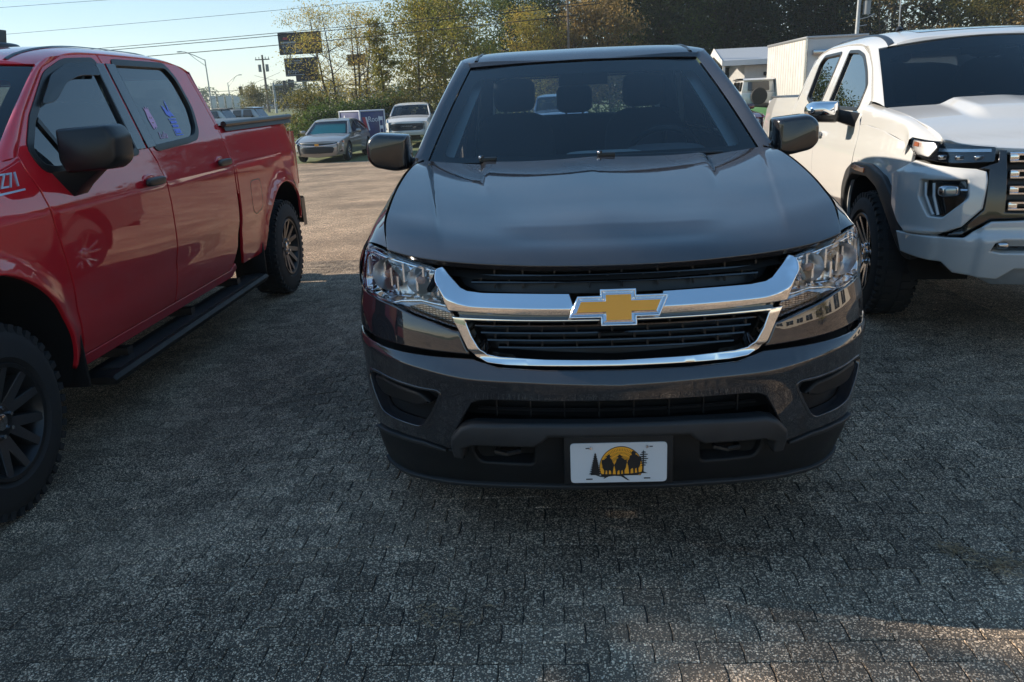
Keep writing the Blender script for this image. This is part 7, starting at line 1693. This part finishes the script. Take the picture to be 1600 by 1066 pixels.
    m = MB(); m.box((-100, 201, 1.296), (220, .15, .004)); m.build('road_marking', 'print_white', o, smooth=0)
    m = MB(); m.box((-130, 288, .55), (420, 160, 1.4)); o = m.build('far_field', 'grass', None, smooth=0); tag(o, kind='structure')
    # printed blue box
    c = at(563, 190, 29.5); R2 = thing('printed_box', 'small blue box unit with white lettering behind the grey sedan', 'box unit', (c.x, 29.5, -.34), radians(-38))
    m = MB(); m.box((-.63, .62, .86), (1.26, 1.24, 1.48)); bd = m.build('body', 'print_blue', R2, bevel=.01)
    # local: left face is y = 0 plane, right face is x = 0 plane
    for a, b in (((-1.26, 0), (0, 0)), ((0, 0), (0, 1.24))):
        for z in (.12, 1.60):
            m = MB(); m.tube([(a[0], a[1], z), (b[0], b[1], z)], .03, 6); m.build('frame_bar', 'print_white', R2)
    for p in ((-1.26, 0), (0, 0), (0, 1.24)):
        m = MB(); m.tube([(p[0], p[1], .06), (p[0], p[1], 1.63)], .035, 6); m.build('frame_post', 'print_white', R2)
    m = MB(); m.add([(-1.08, -.004, 1.24), (-.97, -.004, 1.48), (-.86, -.004, 1.24)], [(0, 1, 2)]); m.build('printed_mark', 'print_white', bd, smooth=0)
    text_mesh('printed_lettering', 'Autant', .27, 'print_white', bd, frame_mat((-.55, -.006, 1.27), (1, 0, 0), (0, 0, 1)), ext=.002)
    text_mesh('printed_lettering', 'Roof', .30, 'print_white', bd, frame_mat((.006, .68, 1.26), (0, 1, 0), (0, 0, 1)), ext=.002)
    m = MB(); m.add([(.006, .10, 1.36), (.006, .26, 1.36), (.006, .38, .85), (.006, .24, .85)], [(0, 1, 2, 3)]); m.build('printed_stripe', 'print_red', bd, smooth=0)
    m = MB(); m.add([(.005, .20, 1.36), (.005, .34, 1.36), (.005, .46, .85), (.005, .32, .85)], [(0, 1, 2, 3)]); m.build('printed_stripe', 'print_white', bd, smooth=0)
    for i in range(5): m = MB(); m.box((.004, .35+.16*i, .30+.12*(i % 3)), (.006, .12, .06)); m.build('printed_patch', 'print_white', bd, smooth=0)
    m = MB(); m.box((.006, 1.05, .80), (.006, .20, 1.1)); m.build('printed_panel', 'print_white', bd, smooth=0)
    for i in range(3): m = MB(); m.box((.010, 1.05, .45+.33*i), (.006, .14, .2)); m.build('printed_patch', 'print_blue', bd, smooth=0)
    for x, y in ((-1.1, .2), (-.2, .2), (-.2, 1.0), (-1.1, 1.0)): m = MB(); m.box((x, y, .05), (.12, .12, .10)); m.build('foot', 'satin_black', R2, smooth=0)
    # billboard
    Y = 60.; def_ = lambda u, v: at(u, v, Y)
    a, b, c = def_(434, 52), def_(500, 46), def_(437, 80)
    w = (b-a).length; h = 1.55; zt = a.z
    R3 = thing('billboard', 'dark two-panel billboard on one pole behind the thin yellow tree', 'billboard', (def_(474, 120).x, Y, -.3), 0)
    ox, oz = R3.location.x, R3.location.z
    x0 = a.x-ox
    m = MB(); m.box((x0+w/2, 0, zt-h/2-oz), (w, .3, h)); u1 = m.build('sign_panel', 'sign_dark', R3, bevel=.02)
    m = MB(); m.box((x0+.25+1.25, .02, zt-h-.28-.62-oz), (2.5, .28, 1.30)); u2 = m.build('sign_panel', 'sign_dark', R3, bevel=.02)
    m = MB(); m.box((x0+1.95, .0, zt-h-1.72-oz), (1.9, .2, .42)); m.build('sign_panel', 'sign_dark', R3, bevel=.02)
    m = MB(); m.cyl((0, .1, 0), (0, .1, zt-h-1.5-oz), .19, .17, n=12); m.tube([(x0+.75, 0, zt-h-.35-oz), (x0+.75, 0, zt-h+.02-oz)], .05, 6); m.tube([(x0+w-.5, 0, zt-h-.35-oz), (x0+w-.5, 0, zt-h+.02-oz)], .05, 6); m.build('pole', 'galv', R3)
    m = MB(); m.box((x0+1.9, 0, zt-h-1.96-oz), (3.0, .7, .05)); m.build('catwalk', 'galv', R3, smooth=0)
    fm = lambda x, z: frame_mat((x, -.16, z), (1, 0, 0), (0, 0, 1))
    text_mesh('sign_lettering', 'INTOXO', .36, 'sign_letter', u1, fm(x0+.95, zt-oz-.98), ext=.004)
    text_mesh('sign_lettering', 'EXCHAN', .36, 'sign_letter', u1, fm(x0+1.05, zt-oz-1.34), ext=.004)
    m = MB(); m.box((x0+.75, -.158, zt-oz-.70), (1.15, .01, .12)); m.build('sign_strip', 'sign_letter', u1, smooth=0)
    m = MB(); m.box((x0+.55, -.158, zt-oz-.42), (.36, .01, .16)); m.build('sign_strip', 'print_red', u1, smooth=0)
    text_mesh('sign_lettering', 'popi', .50, 'sign_letter', u2, frame_mat((x0+.88, -.13, zt-h-.28-.90-oz), (1, 0, 0), (0, 0, 1)), ext=.004)
    for z, ww in ((.18, 1.3), (.34, 1.2), (1.18, 1.4)): m = MB(); m.box((x0+1.0, -.125, zt-h-.28-z-oz), (ww, .01, .05)); m.build('sign_strip', 'sign_letter', u2, smooth=0)
    q = def_(543, 92); R = thing('billboard', 'small brown sign board on a post seen through the sparse trees', 'billboard', (q.x, Y+3, -.3), 0)
    m = MB(); m.box((0, 0, q.z+.35), (1.45, .2, .85)); m.build('sign_panel', 'sign_brown', R, bevel=.02); m = MB(); m.cyl((.1, .1, 0), (.1, .1, q.z+.2), .09, n=10); m.build('pole', 'galv', R)
    # street lamps
    for u0, u1_, vt, ua, va, Y, lab in ((331, 322, 93, 283, 81, 105, 'tall street lamp with a truss arm behind the red cab'), (361, 359, 129, 378, 117, 150, 'smaller distant street lamp with a curved arm')):
        b = at(u0, 166, Y); t = at(u1_, vt, Y); e = at(ua, va, Y); R = thing('street_lamp', lab, 'street lamp', (b.x, Y, .8), 0)
        tz = t.z-.8; m = MB(); m.cyl((0, 0, 0), (0, 0, tz), .11, .07, n=10); m.build('post', 'galv', R)
        dx, dz = e.x-t.x, e.z-t.z; m = MB()
        m.tube([(0, 0, tz-.1), (dx*.4, 0, tz+dz*.5), (dx*.8, 0, tz+dz*.95), (dx, 0, tz+dz)], .05, 6); m.tube([(0, 0, tz-.8), (dx*.4, 0, tz+dz*.15), (dx*.62, 0, tz+dz*.72)], .035, 6); m.build('arm', 'galv', R)
        m = MB(); m.se((dx*1.02, 0, tz+dz), (.38, .16, .08), .7, n=10, m=6); m.build('lamp_head', 'galv', R)
    # utility poles
    Y = 112; b = at(420, 168, Y); t = at(411, 86, Y); R = thing('utility_pole', 'wooden utility pole with cross arm and transformers left of the billboard', 'utility pole', (b.x, Y, .6), 0)
    H = t.z-.6; m = MB(); m.cyl((0, 0, 0), (0, 0, H), .19, .13, n=10); m.build('pole', 'wood_pole', R)
    m = MB(); m.box((0, -.12, H-.6), (2.0, .12, .14)); m.build('cross_arm', 'wood_pole', R, smooth=0)
    for x in (-.9, -.45, .45, .9): m = MB(); m.cyl((x, -.12, H-.53), (x, -.12, H-.25), .05, n=8); m.build('insulator', 'transformer', R)
    for x in (-.5, .55): m = MB(); m.cyl((x, -.15, H-2.2), (x, -.15, H-1.25), .22, n=12); m.build('transformer', 'transformer', R)
    for u, Y, vt, lab, arm in ((890, 44, -60, 'thin pole rising behind the middle of the dark pickup roof', 0), (1331, 46, -60, 'grey utility pole with a drop bracket behind the box truck', 1)):
        b = at(u, 150, Y); t = at(u, vt, Y); R = thing('utility_pole', lab, 'utility pole', (b.x, Y, g(b.x, Y)), 0); H = t.z+.3
        m = MB(); m.cyl((0, 0, 0), (0, 0, H), .075 if not arm else .12, .06 if not arm else .10, n=10); m.build('pole', 'wood_pole' if not arm else 'galv', R)
        if arm:
            z = at(u, 30, Y).z+.3; m = MB(); m.tube([(0, 0, z), (.5, -.05, z+.1), (.85, -.1, z+.25)], .03, 6); m.tube([(0, 0, z-.35), (.5, -.05, z-.3)], .025, 6); m.build('bracket', 'galv', R)
            z = at(u, 12, Y).z+.3; m = MB(); m.cyl((.42, -.05, z-.35), (.42, -.05, z+.35), .2, n=12); m.build('transformer', 'transformer', R)
    # signal mast and span signals
    Y = 98; b = at(432, 172, Y); t = at(423, 130, Y); R = thing('signal_mast', 'steel traffic signal mast with a long arm left of the billboard pole', 'traffic signal', (b.x, Y, .9), 0)
    H = t.z-.9; m = MB(); m.cyl((0, 0, 0), (0, 0, H), .16, .12, n=10); m.build('post', 'galv', R)
    e = at(472, 131, Y); m = MB(); m.tube([(0, 0, H-.3), (e.x-b.x, 0, e.z-.9)], [.10, .05], 8); m.build('arm', 'galv', R)
    for u, v in ((445, 132), (453, 130), (458, 131)):
        p = at(u, v, Y); m = MB(); m.box((p.x-b.x, -.15, p.z-.9), (.34, .25, .9)); m.build('signal_head', 'signal', R, bevel=.03)
    for u, v, lab in ((376.5, 142, 'dark traffic signal head hanging left on the span wire above the white off-roader'), (396, 140, 'dark traffic signal head hanging right on the span wire above the white off-roader')):
        p = at(u, v, 90); m = MB(); m.box((0, 0, 0), (.34, .25, .95)); m.tube([(0, 0, .45), (0, 0, .75)], .02, 5)
        o = m.build('traffic_signal', 'signal', None, bevel=.03); o.location = p; tag(o, lab, 'traffic signal')
    # white posts along the far road
    for i, u in enumerate((334, 347, 359, 371)):
        p = at(u, 164, 130); m = MB(); m.box((0, 0, 0), (.9, .5, 2.0)); m.box((0, 0, 1.06), (1.0, .6, .12)); o = m.build('gate_post', 'wall_white', None, bevel=.03); o.location = (p.x, 130, p.z+.3)
        tag(o, ('first', 'second', 'third', 'fourth')[i]+' from the left of the white posts along the far road', 'post', 'white posts along the far road')
    # wires
    def wire(u0, v0, Y0, u1, v1, Y1, r, sag, lab):
        a, b = at(u0, v0, Y0), at(u1, v1, Y1); d = b-a; a2 = a-d*.25; b2 = b+d*.35
        pts = []
        for i in range(25):
            t = i/24; p = a2.lerp(b2, t); p.z += sag*((2*t-1)**2-.3); pts.append(p)
        m = MB(); m.tube(pts, r, 5); o = m.build('power_line', 'wire', None, smooth=60); tag(o, lab, 'power line', 'overhead wires')
    wire(0, 12, 43, 180, -1, 43, .010, .0, 'overhead wire cutting the top left corner of the sky')
    wire(0, 55, 43, 620, -2, 41, .010, .1, 'thin overhead wire running highest above the billboard')
    wire(160, 76, 43, 720, 24, 41, .016, .1, 'upper of the two close overhead wires crossing the billboard')
    wire(160, 80, 43, 720, 28, 41, .018, .1, 'lower of the two close overhead wires crossing the billboard')
    wire(250, 87, 43, 720, 43, 41, .020, .1, 'lowest overhead wire crossing above the thin yellow trees')
    wire(340, 143, 90, 470, 138, 92, .025, .0, 'span wire that carries the two hanging signal heads')
    wire(340, 152, 112, 412, 124, 112, .02, .1, 'sagging wire on the left of the wooden utility pole')
    wire(412, 122, 112, 470, 134, 112, .02, .1, 'sagging wire on the right of the wooden utility pole')
    # showroom behind the camera, mirrored in paint and chrome
    R4 = thing('showroom', 'long beige building with dark windows, mirrored in the dark pickup', 'building', (24, -6, 0), radians(90))
    m = MB(); m.box((0, -4, 2.6), (44, 8, 5.2)); wl = m.build('wall', 'beige_wall', R4, smooth=0)
    for i in range(11):
        m = MB(); m.box((-19+i*3.8, .02, 1.9), (2.4, .06, 2.6)); fr = m.build('window', 'dark_window', wl, bevel=.01)
        m = MB(); m.box((-19+i*3.8, .05, 1.9), (.08, .05, 2.6)); m.box((-19+i*3.8, .05, 3.24), (2.6, .08, .1)); m.build('window_bar', 'wall_white', fr, smooth=0)
    m = MB(); m.box((0, -3.9, 5.3), (44.6, 8.8, .25)); m.build('roof', 'wall_white', R4, smooth=0)
    put_tree('yellow', 8.5, -1.6, 'added unseen yellow tree standing in for a yellow object reflected in the dark pickup', .32, .5, z=0)  # added out of view in place of an unknown yellow object, for its reflection
def main():
    build_ground()
    build_trees()
    build_grey_pickup()
    build_red_pickup()
    build_white_pickup()
    build_vehicles()
    build_structures()
    build_haze()
main()
